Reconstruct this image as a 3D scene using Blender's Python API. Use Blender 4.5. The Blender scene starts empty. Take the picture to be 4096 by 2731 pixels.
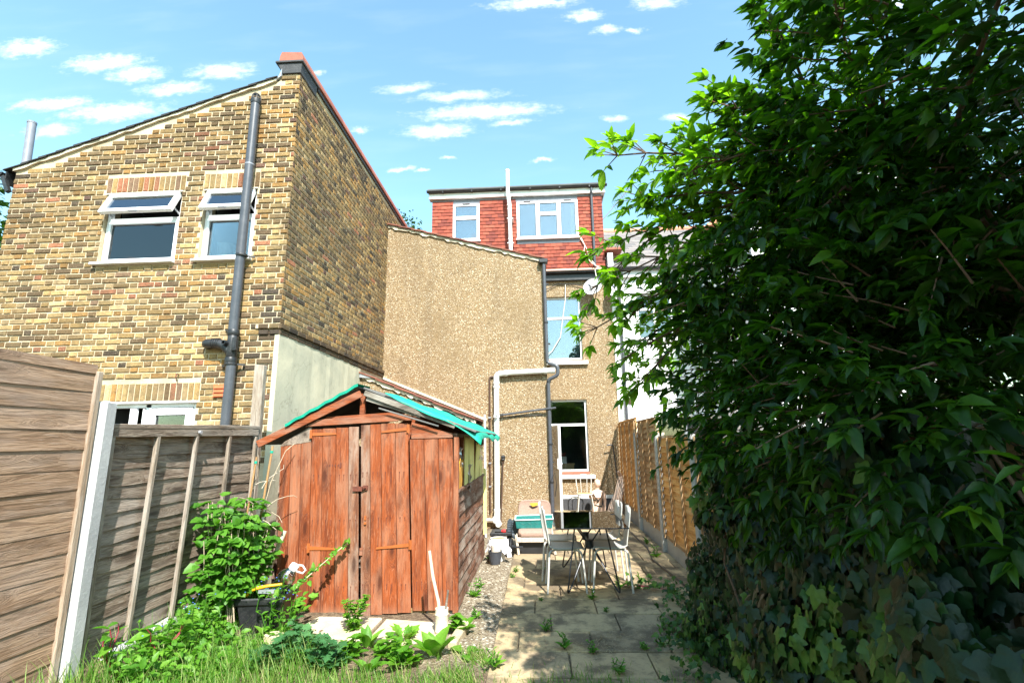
import bpy, math, random
import numpy as np
from mathutils import Vector, Matrix

random.seed(7)
RNG = np.random.default_rng(7)
SC = bpy.context.scene
COL = SC.collection

# ------------------------------------------------------------------ camera
cam = bpy.data.cameras.new('camera')
cam.sensor_width = 36.0
cam.lens = 1960.0 / 4096.0 * 36.0
cam.clip_start = 0.05
cam.clip_end = 3000.0
cam_o = bpy.data.objects.new('camera', cam)
COL.objects.link(cam_o)
_r = Vector((0.99845, 0.05349, -0.01567))
_u = Vector((0.0261, -0.20023, 0.9794))
_f = Vector((-0.04925, 0.97829, 0.20131))
cam_o.matrix_world = Matrix(((_r.x, _u.x, -_f.x, 0.0), (_r.y, _u.y, -_f.y, 0.0),
                             (_r.z, _u.z, -_f.z, 1.6), (0, 0, 0, 1)))
SC.camera = cam_o

# ------------------------------------------------------------------ light
LIGHT = Vector((-0.31, 0.86, -1.0)).normalized()      # direction the sunlight travels
SUN_EL = math.asin(-LIGHT.z)
SUN_ROT = math.atan2(-LIGHT.x, -LIGHT.y)
sun = bpy.data.lights.new('sun', 'SUN')
sun.energy = 5.0
sun.angle = math.radians(0.53)
sun.color = (1.0, 0.965, 0.91)
sun_o = bpy.data.objects.new('sun', sun)
COL.objects.link(sun_o)
sun_o.rotation_euler = LIGHT.to_track_quat('-Z', 'Y').to_euler()
sun_o.location = (3, -9, 12)

world = bpy.data.worlds.new('World')
SC.world = world
world.use_nodes = True


def nd(nt, typ, ins=None, **props):
    n = nt.nodes.new(typ)
    for k, v in props.items():
        setattr(n, k, v)
    for k, v in (ins or {}).items():
        s = n.inputs[k]
        if hasattr(v, 'links') or hasattr(v, 'is_linked'):
            nt.links.new(v, s)
        elif hasattr(v, 'outputs'):
            nt.links.new(v.outputs[0], s)
        else:
            s.default_value = v
    return n


def mth(nt, op, a, b=None, c=None, clamp=False):
    ins = {0: a}
    if b is not None:
        ins[1] = b
    if c is not None:
        ins[2] = c
    return nd(nt, 'ShaderNodeMath', ins, operation=op, use_clamp=clamp).outputs[0]


def vmth(nt, op, a, b=None):
    ins = {0: a}
    if b is not None:
        ins[1] = b
    n = nd(nt, 'ShaderNodeVectorMath', ins, operation=op)
    return n.outputs['Value'] if op in ('LENGTH', 'DOT_PRODUCT', 'DISTANCE') else n.outputs[0]


def mix(nt, f, a, b, blend='MIX'):
    n = nt.nodes.new('ShaderNodeMix')
    n.data_type = 'RGBA'
    n.blend_type = blend
    for i, v in ((0, f), (6, a), (7, b)):
        s = n.inputs[i]
        if hasattr(v, 'is_linked'):
            nt.links.new(v, s)
        else:
            if i and len(v) == 3:
                v = (*v, 1)
            s.default_value = v
    return n.outputs[2]


def ramp(nt, f, stops, interp='LINEAR'):
    n = nt.nodes.new('ShaderNodeValToRGB')
    n.color_ramp.interpolation = interp
    e = n.color_ramp.elements
    while len(e) < len(stops):
        e.new(0.5)
    for i, (p, c) in enumerate(stops):
        e[i].position = p
        if not isinstance(c, tuple):
            c = (c, c, c)
        e[i].color = (*c, 1) if len(c) == 3 else c
    nt.links.new(f, n.inputs[0])
    return n.outputs[0]


def smooth(nt, v, a, b):
    return nd(nt, 'ShaderNodeMapRange', {0: v, 1: a, 2: b, 3: 0.0, 4: 1.0}, interpolation_type='SMOOTHSTEP').outputs[0]


def build_world():
    nt = world.node_tree
    nt.nodes.clear()
    out = nt.nodes.new('ShaderNodeOutputWorld')
    bg = nt.nodes.new('ShaderNodeBackground')
    sky = nt.nodes.new('ShaderNodeTexSky')
    sky.sky_type = 'NISHITA'
    sky.sun_disc = False
    sky.sun_elevation = SUN_EL
    sky.sun_rotation = SUN_ROT
    sky.air_density = 1.35
    sky.dust_density = 0.9
    sky.ozone_density = 0.0
    tc = nt.nodes.new('ShaderNodeTexCoord')
    d = tc.outputs['Generated']
    sep = nd(nt, 'ShaderNodeSeparateXYZ', {0: d})
    x, y, z = sep.outputs
    # fair-weather clouds, each a small flat-bottomed puff in a fixed direction of the sky (u = x/y, v = z/y)
    ysafe = mth(nt, 'MAXIMUM', y, 0.02)
    uv = nd(nt, 'ShaderNodeCombineXYZ', {0: mth(nt, 'DIVIDE', x, ysafe), 1: mth(nt, 'DIVIDE', z, ysafe), 2: 0.0}).outputs[0]
    wob = nd(nt, 'ShaderNodeTexNoise', {'Vector': uv, 'Scale': 17.0, 'Detail': 6.0, 'Roughness': 0.62})
    wob_v = vmth(nt, 'MULTIPLY', vmth(nt, 'SUBTRACT', wob.outputs['Color'], (0.5, 0.5, 0.5)), (0.085, 0.036, 0.0))
    uvw = vmth(nt, 'ADD', uv, wob_v)
    fine = nd(nt, 'ShaderNodeTexNoise', {'Vector': vmth(nt, 'MULTIPLY', uv, (1.0, 2.2, 1.0)), 'Scale': 38.0, 'Detail': 6.0, 'Roughness': 0.65})
    clouds = [(-1.271, 0.998, 0.082, 0.024), (-1.054, 0.94, 0.108, 0.021), (-0.97, 0.903, 0.073, 0.02), (-0.748, 0.896, 0.083, 0.02),
              (-0.869, 0.854, 0.088, 0.017), (-1.171, 0.829, 0.107, 0.017), (-1.01, 0.799, 0.133, 0.022), (-1.163, 0.755, 0.067, 0.016),
              (-0.289, 0.823, 0.068, 0.012), (-0.165, 0.793, 0.112, 0.012), (-0.108, 0.749, 0.156, 0.017), (-0.215, 0.705, 0.081, 0.017),
              (-0.038, 0.72, 0.045, 0.007), (-0.394, 0.716, 0.023, 0.009), (-0.503, 0.877, 0.016, 0.007), (0.009, 1.04, 0.11, 0.015),
              (0.133, 0.998, 0.046, 0.015), (0.305, 1.019, 0.056, 0.014), (0.188, 0.951, 0.031, 0.012), (0.249, 0.95, 0.025, 0.008),
              (0.335, 0.711, 0.04, 0.01), (0.194, 0.716, 0.029, 0.008), (-0.298, 0.614, 0.03, 0.005), (-0.253, 0.607, 0.02, 0.004),
              (0.024, 0.618, 0.024, 0.005), (-0.189, 0.633, 0.015, 0.004), (0.844, 0.978, 0.058, 0.024)]
    tot = None
    for (u, v, a, b) in clouds:
        b *= 1.15
        a *= 1.0
        q = vmth(nt, 'MULTIPLY', vmth(nt, 'SUBTRACT', uvw, (u, v, 0.0)), (1.0 / a, 1.0 / b, 0.0))
        r = vmth(nt, 'LENGTH', q)
        m = smooth(nt, mth(nt, 'ADD', r, mth(nt, 'MULTIPLY', mth(nt, 'SUBTRACT', fine.outputs[0], 0.5), 1.7)), 1.35, -0.35)
        if b < 0.014:
            m = mth(nt, 'MULTIPLY', m, 0.75)
        tot = m if tot is None else mth(nt, 'MAXIMUM', tot, m)
    front = smooth(nt, y, 0.02, 0.15)
    tot = mth(nt, 'MULTIPLY', tot, front)
    # the same scattered cumulus goes on over the rest of the sky (behind the viewer)
    zs = mth(nt, 'MAXIMUM', z, 0.08)
    pl = nd(nt, 'ShaderNodeCombineXYZ', {0: mth(nt, 'DIVIDE', x, zs), 1: mth(nt, 'DIVIDE', y, zs), 2: 0.0}).outputs[0]
    cn = nd(nt, 'ShaderNodeTexNoise', {'Vector': pl, 'Scale': 2.6, 'Detail': 6.0, 'Roughness': 0.55})
    back = mth(nt, 'MULTIPLY', smooth(nt, cn.outputs[0], 0.60, 0.72), smooth(nt, y, 0.05, -0.15))
    tot = mth(nt, 'MAXIMUM', tot, back)
    streak = nd(nt, 'ShaderNodeTexNoise', {'Vector': vmth(nt, 'MULTIPLY', uv, (3.0, 14.0, 1.0)), 'Scale': 1.3, 'Detail': 5.0})
    haze = mth(nt, 'MULTIPLY', smooth(nt, streak.outputs[0], 0.45, 0.8), 0.05)
    tot = mth(nt, 'MAXIMUM', tot, haze)
    grain = smooth(nt, wob.outputs[0], 0.2, 0.75)
    cc = mix(nt, grain, (5.0, 5.1, 5.4), (6.2, 6.15, 6.1))
    skyc = mix(nt, 1.0, sky.outputs[0], (0.80, 1.04, 1.0), 'MULTIPLY')
    col = mix(nt, mth(nt, 'MULTIPLY', tot, 0.85), skyc, cc)
    nt.links.new(col, bg.inputs[0])
    bg.inputs[1].default_value = 0.15
    nt.links.new(bg.outputs[0], out.inputs[0])


build_world()
SC.view_settings.view_transform = 'Standard'
SC.view_settings.look = 'None'
SC.view_settings.gamma = 1.0
SC.view_settings.use_curve_mapping = False
SC.view_settings.exposure = 1.28
try:
    SC.cycles.max_bounces = 8
    SC.cycles.transparent_max_bounces = 12
    SC.cycles.caustics_reflective = False
    SC.cycles.caustics_refractive = False
except Exception:
    pass

# ------------------------------------------------------------------ scene graph helpers
ORG = {}


def tag(o, label=None, cat=None, group=None, kind=None):
    if label:
        o['label'] = label
    if cat:
        o['category'] = cat
    if group:
        o['group'] = group
    if kind:
        o['kind'] = kind
    return o


def thing(name, label, cat, loc=(0, 0, 0), rotz=0.0, group=None):
    o = bpy.data.objects.new(name, None)
    o.empty_display_size = 0.1
    COL.objects.link(o)
    o.location = loc
    o.rotation_euler = (0, 0, rotz)
    ORG[o] = Vector(loc)
    return tag(o, label, cat, group)


def link(name, me, parent=None, loc=None):
    o = bpy.data.objects.new(name, me)
    COL.objects.link(o)
    if parent is not None:
        o.parent = parent
        ORG[o] = ORG[parent]
        if loc is not None:
            o.location = Vector(loc) - ORG[parent]
    else:
        ORG[o] = Vector((0, 0, 0))
        if loc is not None:
            o.location = loc
    return o


def copy_tree(o, parent=None):
    c = o.copy()
    COL.objects.link(c)
    c.parent = parent
    for ch in list(o.children):
        copy_tree(ch, c)
    return c


class MB:
    def __init__(self):
        self.v, self.f, self.m = [], [], []

    def add(self, vs, fs, mi=0):
        b = len(self.v)
        self.v += [tuple(p) for p in vs]
        self.f += [tuple(b + i for i in q) for q in fs]
        self.m += [mi] * len(fs)
        return self

    def hexa(self, p, mi=0):
        return self.add(p, [(0, 3, 2, 1), (4, 5, 6, 7), (0, 1, 5, 4), (1, 2, 6, 5), (2, 3, 7, 6), (3, 0, 4, 7)], mi)

    def box(self, x0, x1, y0, y1, z0, z1, mi=0):
        return self.hexa([(x0, y0, z0), (x1, y0, z0), (x1, y1, z0), (x0, y1, z0), (x0, y0, z1), (x1, y0, z1), (x1, y1, z1), (x0, y1, z1)], mi)

    def bar(self, a, b, w, h, up=(0, 0, 1), mi=0):
        a, b = Vector(a), Vector(b)
        d = (b - a).normalized()
        s = d.cross(Vector(up))
        if s.length < 1e-4:
            s = d.cross(Vector((0, 1, 0)))
        s.normalize()
        t = s.cross(d)
        s *= w / 2
        t *= h / 2
        return self.hexa([a - s - t, a + s - t, b + s - t, b - s - t, a - s + t, a + s + t, b + s + t, b - s + t], mi)

    def prism(self, poly, vec, mi=0):
        n = len(poly)
        vec = Vector(vec)
        vs = [Vector(p) for p in poly] + [Vector(p) + vec for p in poly]
        fs = [tuple(range(n - 1, -1, -1)), tuple(range(n, 2 * n))] + [(i, (i + 1) % n, n + (i + 1) % n, n + i) for i in range(n)]
        return self.add(vs, fs, mi)

    def tube(self, pts, r, n=8, mi=0, caps=True):
        pts = [Vector(p) for p in pts]
        rs = r if isinstance(r, (list, tuple)) else [r] * len(pts)
        t0 = (pts[1] - pts[0]).normalized()
        s = t0.cross(Vector((0, 0, 1)))
        if s.length < 1e-3:
            s = t0.cross(Vector((1, 0, 0)))
        s.normalize()
        vs, fs = [], []
        for i, p in enumerate(pts):
            if i == 0:
                t = t0
            elif i == len(pts) - 1:
                t = (pts[i] - pts[i - 1]).normalized()
            else:
                t = ((pts[i + 1] - pts[i]).normalized() + (pts[i] - pts[i - 1]).normalized())
                t = t.normalized() if t.length > 1e-6 else t0
            s = (s - t * s.dot(t))
            s.normalize()
            q = t.cross(s)
            for k in range(n):
                a = 2 * math.pi * k / n
                vs.append(p + (s * math.cos(a) + q * math.sin(a)) * rs[i])
        for i in range(len(pts) - 1):
            for k in range(n):
                fs.append((i * n + k, i * n + (k + 1) % n, (i + 1) * n + (k + 1) % n, (i + 1) * n + k))
        if caps:
            fs.append(tuple(range(n - 1, -1, -1)))
            fs.append(tuple((len(pts) - 1) * n + k for k in range(n)))
        return self.add(vs, fs, mi)

    def lathe(self, prof, c=(0, 0, 0), n=20, mi=0, ax=(0, 0, 1), sx=1.0, sy=1.0):
        c = Vector(c)
        z = Vector(ax).normalized()
        x = z.orthogonal().normalized() if abs(z.z) < 0.99 else Vector((1, 0, 0))
        y = z.cross(x)
        vs, fs = [], []
        for (r, h) in prof:
            for k in range(n):
                a = 2 * math.pi * k / n
                vs.append(c + x * (r * sx * math.cos(a)) + y * (r * sy * math.sin(a)) + z * h)
        for i in range(len(prof) - 1):
            for k in range(n):
                fs.append((i * n + k, i * n + (k + 1) % n, (i + 1) * n + (k + 1) % n, (i + 1) * n + k))
        if prof[0][0] > 1e-6:
            fs.append(tuple(range(n - 1, -1, -1)))
        if prof[-1][0] > 1e-6:
            fs.append(tuple((len(prof) - 1) * n + k for k in range(n)))
        return self.add(vs, fs, mi)

    def build(self, name, mats, parent=None, world=True, smooth=False, bevel=0.0, seg=1):
        o0 = ORG[parent] if (parent is not None and world) else Vector((0, 0, 0))
        me = bpy.data.meshes.new(name)
        me.from_pydata([(x - o0.x, y - o0.y, z - o0.z) for (x, y, z) in self.v], [], self.f)
        for m in (mats if isinstance(mats, (list, tuple)) else [mats]):
            me.materials.append(m)
        if max(self.m or [0]):
            me.polygons.foreach_set('material_index', self.m)
        if smooth:
            me.polygons.foreach_set('use_smooth', [True] * len(me.polygons))
        o = link(name, me, parent)
        if bevel:
            b = o.modifiers.new('bevel', 'BEVEL')
            b.width = bevel
            b.segments = seg
            b.limit_method = 'ANGLE'
            b.angle_limit = math.radians(40)
        if smooth:
            try:
                me.set_sharp_from_angle(angle=math.radians(42))
            except Exception:
                pass
        return o


def arc(p0, p1, p2, n=8):
    p0, p1, p2 = Vector(p0), Vector(p1), Vector(p2)
    return [p0 * (1 - t) ** 2 + p1 * 2 * t * (1 - t) + p2 * t * t for t in [i / n for i in range(n + 1)]]


def bend(pts, r=0.08, n=5):
    pts = [Vector(p) for p in pts]
    out = [pts[0]]
    for i in range(1, len(pts) - 1):
        a = (pts[i - 1] - pts[i])
        b = (pts[i + 1] - pts[i])
        k = min(r, a.length * 0.48, b.length * 0.48)
        out += arc(pts[i] + a.normalized() * k, pts[i], pts[i] + b.normalized() * k, n)
    out.append(pts[-1])
    return out


# ------------------------------------------------------------------ materials
def newmat(name):
    m = bpy.data.materials.new(name)
    m.use_nodes = True
    nt = m.node_tree
    nt.nodes.clear()
    out = nt.nodes.new('ShaderNodeOutputMaterial')
    return m, nt, out


def principled(nt, out, col, rough=0.7, bump=None, bstr=0.3, bdist=0.01, metal=0.0, spec=0.5):
    p = nt.nodes.new('ShaderNodeBsdfPrincipled')
    for k, v in (('Base Color', col), ('Roughness', rough), ('Metallic', metal), ('Specular IOR Level', spec)):
        if hasattr(v, 'is_linked'):
            nt.links.new(v, p.inputs[k])
        else:
            p.inputs[k].default_value = (*v, 1) if isinstance(v, tuple) and len(v) == 3 else v
    if bump is not None:
        b = nd(nt, 'ShaderNodeBump', {'Height': bump, 'Strength': bstr, 'Distance': bdist})
        nt.links.new(b.outputs[0], p.inputs['Normal'])
    nt.links.new(p.outputs[0], out.inputs[0])
    return p


def position(nt):
    return nt.nodes.new('ShaderNodeNewGeometry').outputs['Position']


def noise(nt, vec, scale, detail=4.0, rough=0.55, dist=0.0):
    return nd(nt, 'ShaderNodeTexNoise', {'Vector': vec, 'Scale': scale, 'Detail': detail, 'Roughness': rough, 'Distortion': dist}).outputs[0]


def plain(name, col, rough=0.5, var=0.12, scale=9.0, metal=0.0, dirt=None, dirt_amt=0.0, bump=0.0, rnd=0.0):
    """painted / plastic / metal surface: colour with slow mottling, faint dirt and scuffs"""
    m, nt, out = newmat(name)
    pos = position(nt)
    a = noise(nt, pos, scale, 5.0)
    c = mix(nt, smooth(nt, a, 0.3, 0.75), tuple(q * (1 - var) for q in col), tuple(min(1, q * (1 + var)) for q in col))
    if rnd:
        oi = nt.nodes.new('ShaderNodeObjectInfo').outputs['Random']
        c = mix(nt, mth(nt, 'MULTIPLY', oi, rnd), c, tuple(q * 0.45 for q in col))
    if dirt:
        g = noise(nt, pos, scale * 3.7, 6.0, 0.65)
        c = mix(nt, mth(nt, 'MULTIPLY', smooth(nt, g, 0.5, 0.72), dirt_amt), c, dirt)
    b = noise(nt, pos, 60.0, 3.0) if bump else None
    rr = mth(nt, 'ADD', mth(nt, 'MULTIPLY', a, 0.25), rough - 0.12)
    principled(nt, out, c, rr, b, bump, 0.004, metal)
    return m


def wood(name, axis, light, dark, grey=None, grey_amt=0.0, rough=0.8, knots=0.5, wear_z=None, rnd=0.35, streak=None, streak_amt=0.0, ring=1.0):
    """sawn timber, grain running along the given axis ('x','y','z'), shifted per piece"""
    m, nt, out = newmat(name)
    oi = nt.nodes.new('ShaderNodeObjectInfo').outputs['Random']
    pos = position(nt)
    off = nd(nt, 'ShaderNodeCombineXYZ', {0: mth(nt, 'MULTIPLY', oi, 13.7), 1: mth(nt, 'MULTIPLY', oi, 7.9), 2: mth(nt, 'MULTIPLY', oi, 19.3)}).outputs[0]
    p = vmth(nt, 'ADD', pos, off)
    long_, cross = 1.3, 16.0
    sc = {'x': (long_, cross, cross), 'y': (cross, long_, cross), 'z': (cross, cross, long_)}[axis]
    kn = {'x': (2.6, 9.0, 9.0), 'y': (9.0, 2.6, 9.0), 'z': (9.0, 9.0, 2.6)}[axis]
    vo = nd(nt, 'ShaderNodeTexVoronoi', {'Vector': vmth(nt, 'MULTIPLY', p, kn), 'Scale': 1.0, 'Randomness': 1.0})
    kd = vo.outputs['Distance']
    sep = nd(nt, 'ShaderNodeSeparateColor', {0: vo.outputs['Color']})
    has = mth(nt, 'LESS_THAN', sep.outputs[0], knots)
    knot = mth(nt, 'MULTIPLY', smooth(nt, kd, 0.24, 0.10), has)
    halo = mth(nt, 'MULTIPLY', smooth(nt, kd, 0.55, 0.15), has)
    q = vmth(nt, 'MULTIPLY', p, sc)
    q2 = vmth(nt, 'ADD', q, nd(nt, 'ShaderNodeCombineXYZ', {0: mth(nt, 'MULTIPLY', halo, 1.2), 1: mth(nt, 'MULTIPLY', halo, 1.2), 2: mth(nt, 'MULTIPLY', halo, 1.2)}).outputs[0])
    g1 = noise(nt, q2, 1.0, 5.0, 0.6, 0.6)
    g2 = noise(nt, vmth(nt, 'MULTIPLY', q2, (5.0, 5.0, 5.0)), 1.0, 4.0, 0.7)
    rings = mth(nt, 'MULTIPLY', mth(nt, 'SINE', mth(nt, 'MULTIPLY', g1, 42.0)), 0.5 * ring)
    t = mth(nt, 'ADD', mth(nt, 'ADD', mth(nt, 'MULTIPLY', g1, 0.9), mth(nt, 'MULTIPLY', g2, 0.55)), mth(nt, 'MULTIPLY', rings, 0.22))
    c = mix(nt, smooth(nt, t, 0.38, 1.0), dark, light)
    if rnd:
        c = mix(nt, mth(nt, 'MULTIPLY', oi, rnd), c, tuple(k * 0.5 for k in dark))
    if streak:
        sv = {'x': (0.5, 7, 7), 'y': (7, 0.5, 7), 'z': (7, 7, 0.5)}[axis]
        s = noise(nt, vmth(nt, 'MULTIPLY', p, sv), 1.0, 4.0, 0.7)
        c = mix(nt, mth(nt, 'MULTIPLY', smooth(nt, s, 0.5, 0.68), streak_amt), c, streak)
    if grey:
        w = noise(nt, vmth(nt, 'MULTIPLY', p, tuple(math.sqrt(k) * 1.1 for k in sc)), 1.0, 5.0, 0.7)
        wa = mth(nt, 'MULTIPLY', smooth(nt, w, 0.42, 0.66), grey_amt)
        fine = mth(nt, 'MULTIPLY', smooth(nt, g2, 0.55, 0.66), 0.45 * min(1.0, grey_amt * 2))
        wa = mth(nt, 'MAXIMUM', wa, fine)
        if wear_z is not None:
            zz = nd(nt, 'ShaderNodeSeparateXYZ', {0: pos}).outputs[2]
            low = smooth(nt, mth(nt, 'ADD', zz, mth(nt, 'MULTIPLY', w, 0.25)), wear_z + 0.22, wear_z)
            wa = mth(nt, 'MAXIMUM', wa, mth(nt, 'MULTIPLY', low, 0.75))
        c = mix(nt, wa, c, grey)
    c = mix(nt, mth(nt, 'MULTIPLY', halo, 0.45), c, tuple(k * 0.7 for k in dark))
    c = mix(nt, mth(nt, 'MULTIPLY', knot, 0.7), c, tuple(k * 0.4 for k in dark))
    h = mth(nt, 'ADD', mth(nt, 'MULTIPLY', g2, 0.8), rings)
    principled(nt, out, c, rough, h, 0.35, 0.004, spec=0.3)
    return m


def brick_mat():
    m, nt, out = newmat('stock_brick')
    at = nd(nt, 'ShaderNodeAttribute', attribute_name='tint')
    s = nd(nt, 'ShaderNodeSeparateColor', {0: at.outputs['Color']})
    r, g, b = s.outputs[0], s.outputs[1], s.outputs[2]
    base = ramp(nt, r, [(0.0, (0.39, 0.265, 0.11)), (0.12, (0.46, 0.335, 0.155)), (0.26, (0.37, 0.205, 0.06)), (0.40, (0.53, 0.40, 0.225)),
                        (0.52, (0.25, 0.175, 0.085)), (0.62, (0.21, 0.135, 0.065)), (0.70, (0.12, 0.08, 0.048)), (0.78, (0.05, 0.04, 0.036)),
                        (0.84, (0.32, 0.20, 0.14)), (0.91, (0.36, 0.13, 0.075)), (0.97, (0.17, 0.085, 0.075))], 'CONSTANT')
    pos = vmth(nt, 'ADD', position(nt), vmth(nt, 'MULTIPLY', at.outputs['Color'], (9.0, 9.0, 9.0)))
    n1 = noise(nt, pos, 16.0, 5.0, 0.65)
    n2 = noise(nt, pos, 75.0, 4.0, 0.7)
    c = mix(nt, smooth(nt, n1, 0.35, 0.72), base, mix(nt, 0.5, base, (0.10, 0.075, 0.05)))
    c = mix(nt, mth(nt, 'MULTIPLY', smooth(nt, n2, 0.5, 0.7), 0.5), c, (0.52, 0.43, 0.29))
    c = mix(nt, mth(nt, 'MULTIPLY', smooth(nt, n2, 0.46, 0.3), 0.8), c, (0.05, 0.035, 0.025))
    base_m = noise(nt, position(nt), 0.9, 5.0, 0.6)
    c = mix(nt, 1.0, c, (0.92, 0.86, 0.78), 'MULTIPLY')
    c = mix(nt, mth(nt, 'MULTIPLY', smooth(nt, base_m, 0.42, 0.66), 0.55), c, (0.085, 0.06, 0.036))
    c = mix(nt, 0.06, c, (0.26, 0.185, 0.09))
    v = mth(nt, 'ADD', mth(nt, 'MULTIPLY', g, 0.5), 0.70)
    c = mix(nt, 1.0, c, nd(nt, 'ShaderNodeCombineXYZ', {0: v, 1: v, 2: v}).outputs[0], 'MULTIPLY')
    c = mix(nt, mth(nt, 'MULTIPLY', b, 0.8), c, (0.035, 0.03, 0.028))
    principled(nt, out, c, 0.9, mth(nt, 'ADD', n1, n2), 0.6, 0.012, spec=0.2)
    return m


def mortar_mat(name, col, dark, scale=30.0, bstr=0.5):
    m, nt, out = newmat(name)
    pos = position(nt)
    a = noise(nt, pos, 2.2, 5.0, 0.6)
    b = noise(nt, pos, scale, 5.0, 0.7)
    c = mix(nt, smooth(nt, a, 0.35, 0.7), col, dark)
    c = mix(nt, mth(nt, 'MULTIPLY', smooth(nt, b, 0.5, 0.75), 0.4), c, tuple(min(1, q * 1.5) for q in col))
    principled(nt, out, c, 0.95, mth(nt, 'ADD', b, mth(nt, 'MULTIPLY', a, 0.5)), bstr, 0.01, spec=0.15)
    return m


def render_mat():
    m, nt, out = newmat('cement_render')
    pos = position(nt)
    a = noise(nt, pos, 1.6, 6.0, 0.6, 0.4)
    b = noise(nt, pos, 14.0, 6.0, 0.65)
    f = noise(nt, pos, 90.0, 3.0, 0.6)
    c = mix(nt, smooth(nt, a, 0.32, 0.68), (0.56, 0.51, 0.37), (0.42, 0.40, 0.30))
    c = mix(nt, mth(nt, 'MULTIPLY', smooth(nt, b, 0.55, 0.75), 0.5), c, (0.34, 0.325, 0.255))
    vo = nd(nt, 'ShaderNodeTexVoronoi', {'Vector': vmth(nt, 'ADD', pos, vmth(nt, 'MULTIPLY', nd(nt, 'ShaderNodeTexNoise', {'Vector': pos, 'Scale': 4.0, 'Detail': 5.0}).outputs['Color'], (0.5, 0.5, 0.5))), 'Scale': 1.1}, feature='DISTANCE_TO_EDGE')
    crack = smooth(nt, vo.outputs['Distance'], 0.012, 0.0)
    c = mix(nt, mth(nt, 'MULTIPLY', mth(nt, 'MULTIPLY', crack, smooth(nt, a, 0.5, 0.6)), 0.4), c, (0.2, 0.18, 0.13))
    principled(nt, out, c, 0.95, mth(nt, 'ADD', f, mth(nt, 'MULTIPLY', b, 1.4)), 0.3, 0.01, spec=0.15)
    return m


def pebble_mat():
    m, nt, out = newmat('pebbledash')
    pos = position(nt)
    wob = nd(nt, 'ShaderNodeTexNoise', {'Vector': pos, 'Scale': 30.0, 'Detail': 2.0})
    p = vmth(nt, 'ADD', pos, vmth(nt, 'MULTIPLY', wob.outputs['Color'], (0.02, 0.02, 0.02)))
    vo = nd(nt, 'ShaderNodeTexVoronoi', {'Vector': vmth(nt, 'MULTIPLY', p, (1.0, 1.0, 1.25)), 'Scale': 54.0})
    s = nd(nt, 'ShaderNodeSeparateColor', {0: vo.outputs['Color']})
    c = ramp(nt, s.outputs[0], [(0.0, (0.295, 0.21, 0.12)), (0.22, (0.335, 0.25, 0.15)), (0.42, (0.24, 0.155, 0.082)), (0.56, (0.39, 0.30, 0.19)), (0.68, (0.145, 0.098, 0.056)),
                                (0.78, (0.28, 0.19, 0.09)), (0.91, (0.58, 0.51, 0.38))], 'CONSTANT')
    big = noise(nt, pos, 1.3, 5.0, 0.6)
    c = mix(nt, mth(nt, 'MULTIPLY', smooth(nt, big, 0.42, 0.7), 0.4), c, (0.20, 0.14, 0.075))
    rain = noise(nt, vmth(nt, 'MULTIPLY', pos, (3.0, 3.0, 0.35)), 1.0, 5.0, 0.6)
    c = mix(nt, mth(nt, 'MULTIPLY', smooth(nt, rain, 0.5, 0.72), 0.35), c, (0.13, 0.095, 0.06))
    gap = smooth(nt, vo.outputs['Distance'], 0.42, 0.68)
    c = mix(nt, mth(nt, 'MULTIPLY', gap, 0.6), c, (0.15, 0.10, 0.05))
    vo2 = nd(nt, 'ShaderNodeTexVoronoi', {'Vector': p, 'Scale': 85.0})
    h = mth(nt, 'ADD', mth(nt, 'SUBTRACT', 1.0, vo.outputs['Distance']), mth(nt, 'MULTIPLY', vo2.outputs['Distance'], -0.25))
    principled(nt, out, c, 0.85, h, 0.6, 0.014, spec=0.25)
    return m


def tile_mat(name, cols, moss=None):
    m, nt, out = newmat(name)
    at = nd(nt, 'ShaderNodeAttribute', attribute_name='tint')
    s = nd(nt, 'ShaderNodeSeparateColor', {0: at.outputs['Color']})
    pos = position(nt)
    a = noise(nt, pos, 12.0, 5.0, 0.65)
    b = noise(nt, pos, 70.0, 3.0, 0.6)
    k = len(cols)
    c = ramp(nt, s.outputs[0], [(i / k, q) for i, q in enumerate(cols)], 'CONSTANT')
    c = mix(nt, mth(nt, 'MULTIPLY', smooth(nt, a, 0.45, 0.75), 0.45), c, tuple(q * 0.45 for q in cols[0]))
    if moss:
        c = mix(nt, mth(nt, 'MULTIPLY', smooth(nt, b, 0.55, 0.7), 0.45), c, moss)
    principled(nt, out, c, 0.8, mth(nt, 'ADD', a, b), 0.35, 0.006, spec=0.3)
    return m


def glass_mat(name, tint, refl, body=(0.9, 0.95, 0.95), rough=0.0):
    m, nt, out = newmat(name)
    fr = nd(nt, 'ShaderNodeFresnel', {'IOR': 1.5}).outputs[0]
    f = mth(nt, 'ADD', mth(nt, 'MULTIPLY', fr, 1.2), refl, clamp=True)
    tr = nd(nt, 'ShaderNodeBsdfTransparent', {'Color': (*body, 1)})
    gl = nd(nt, 'ShaderNodeBsdfGlossy', {'Color': (*tint, 1), 'Roughness': rough})
    mx = nd(nt, 'ShaderNodeMixShader', {0: f})
    nt.links.new(tr.outputs[0], mx.inputs[1])
    nt.links.new(gl.outputs[0], mx.inputs[2])
    nt.links.new(mx.outputs[0], out.inputs[0])
    return m


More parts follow.
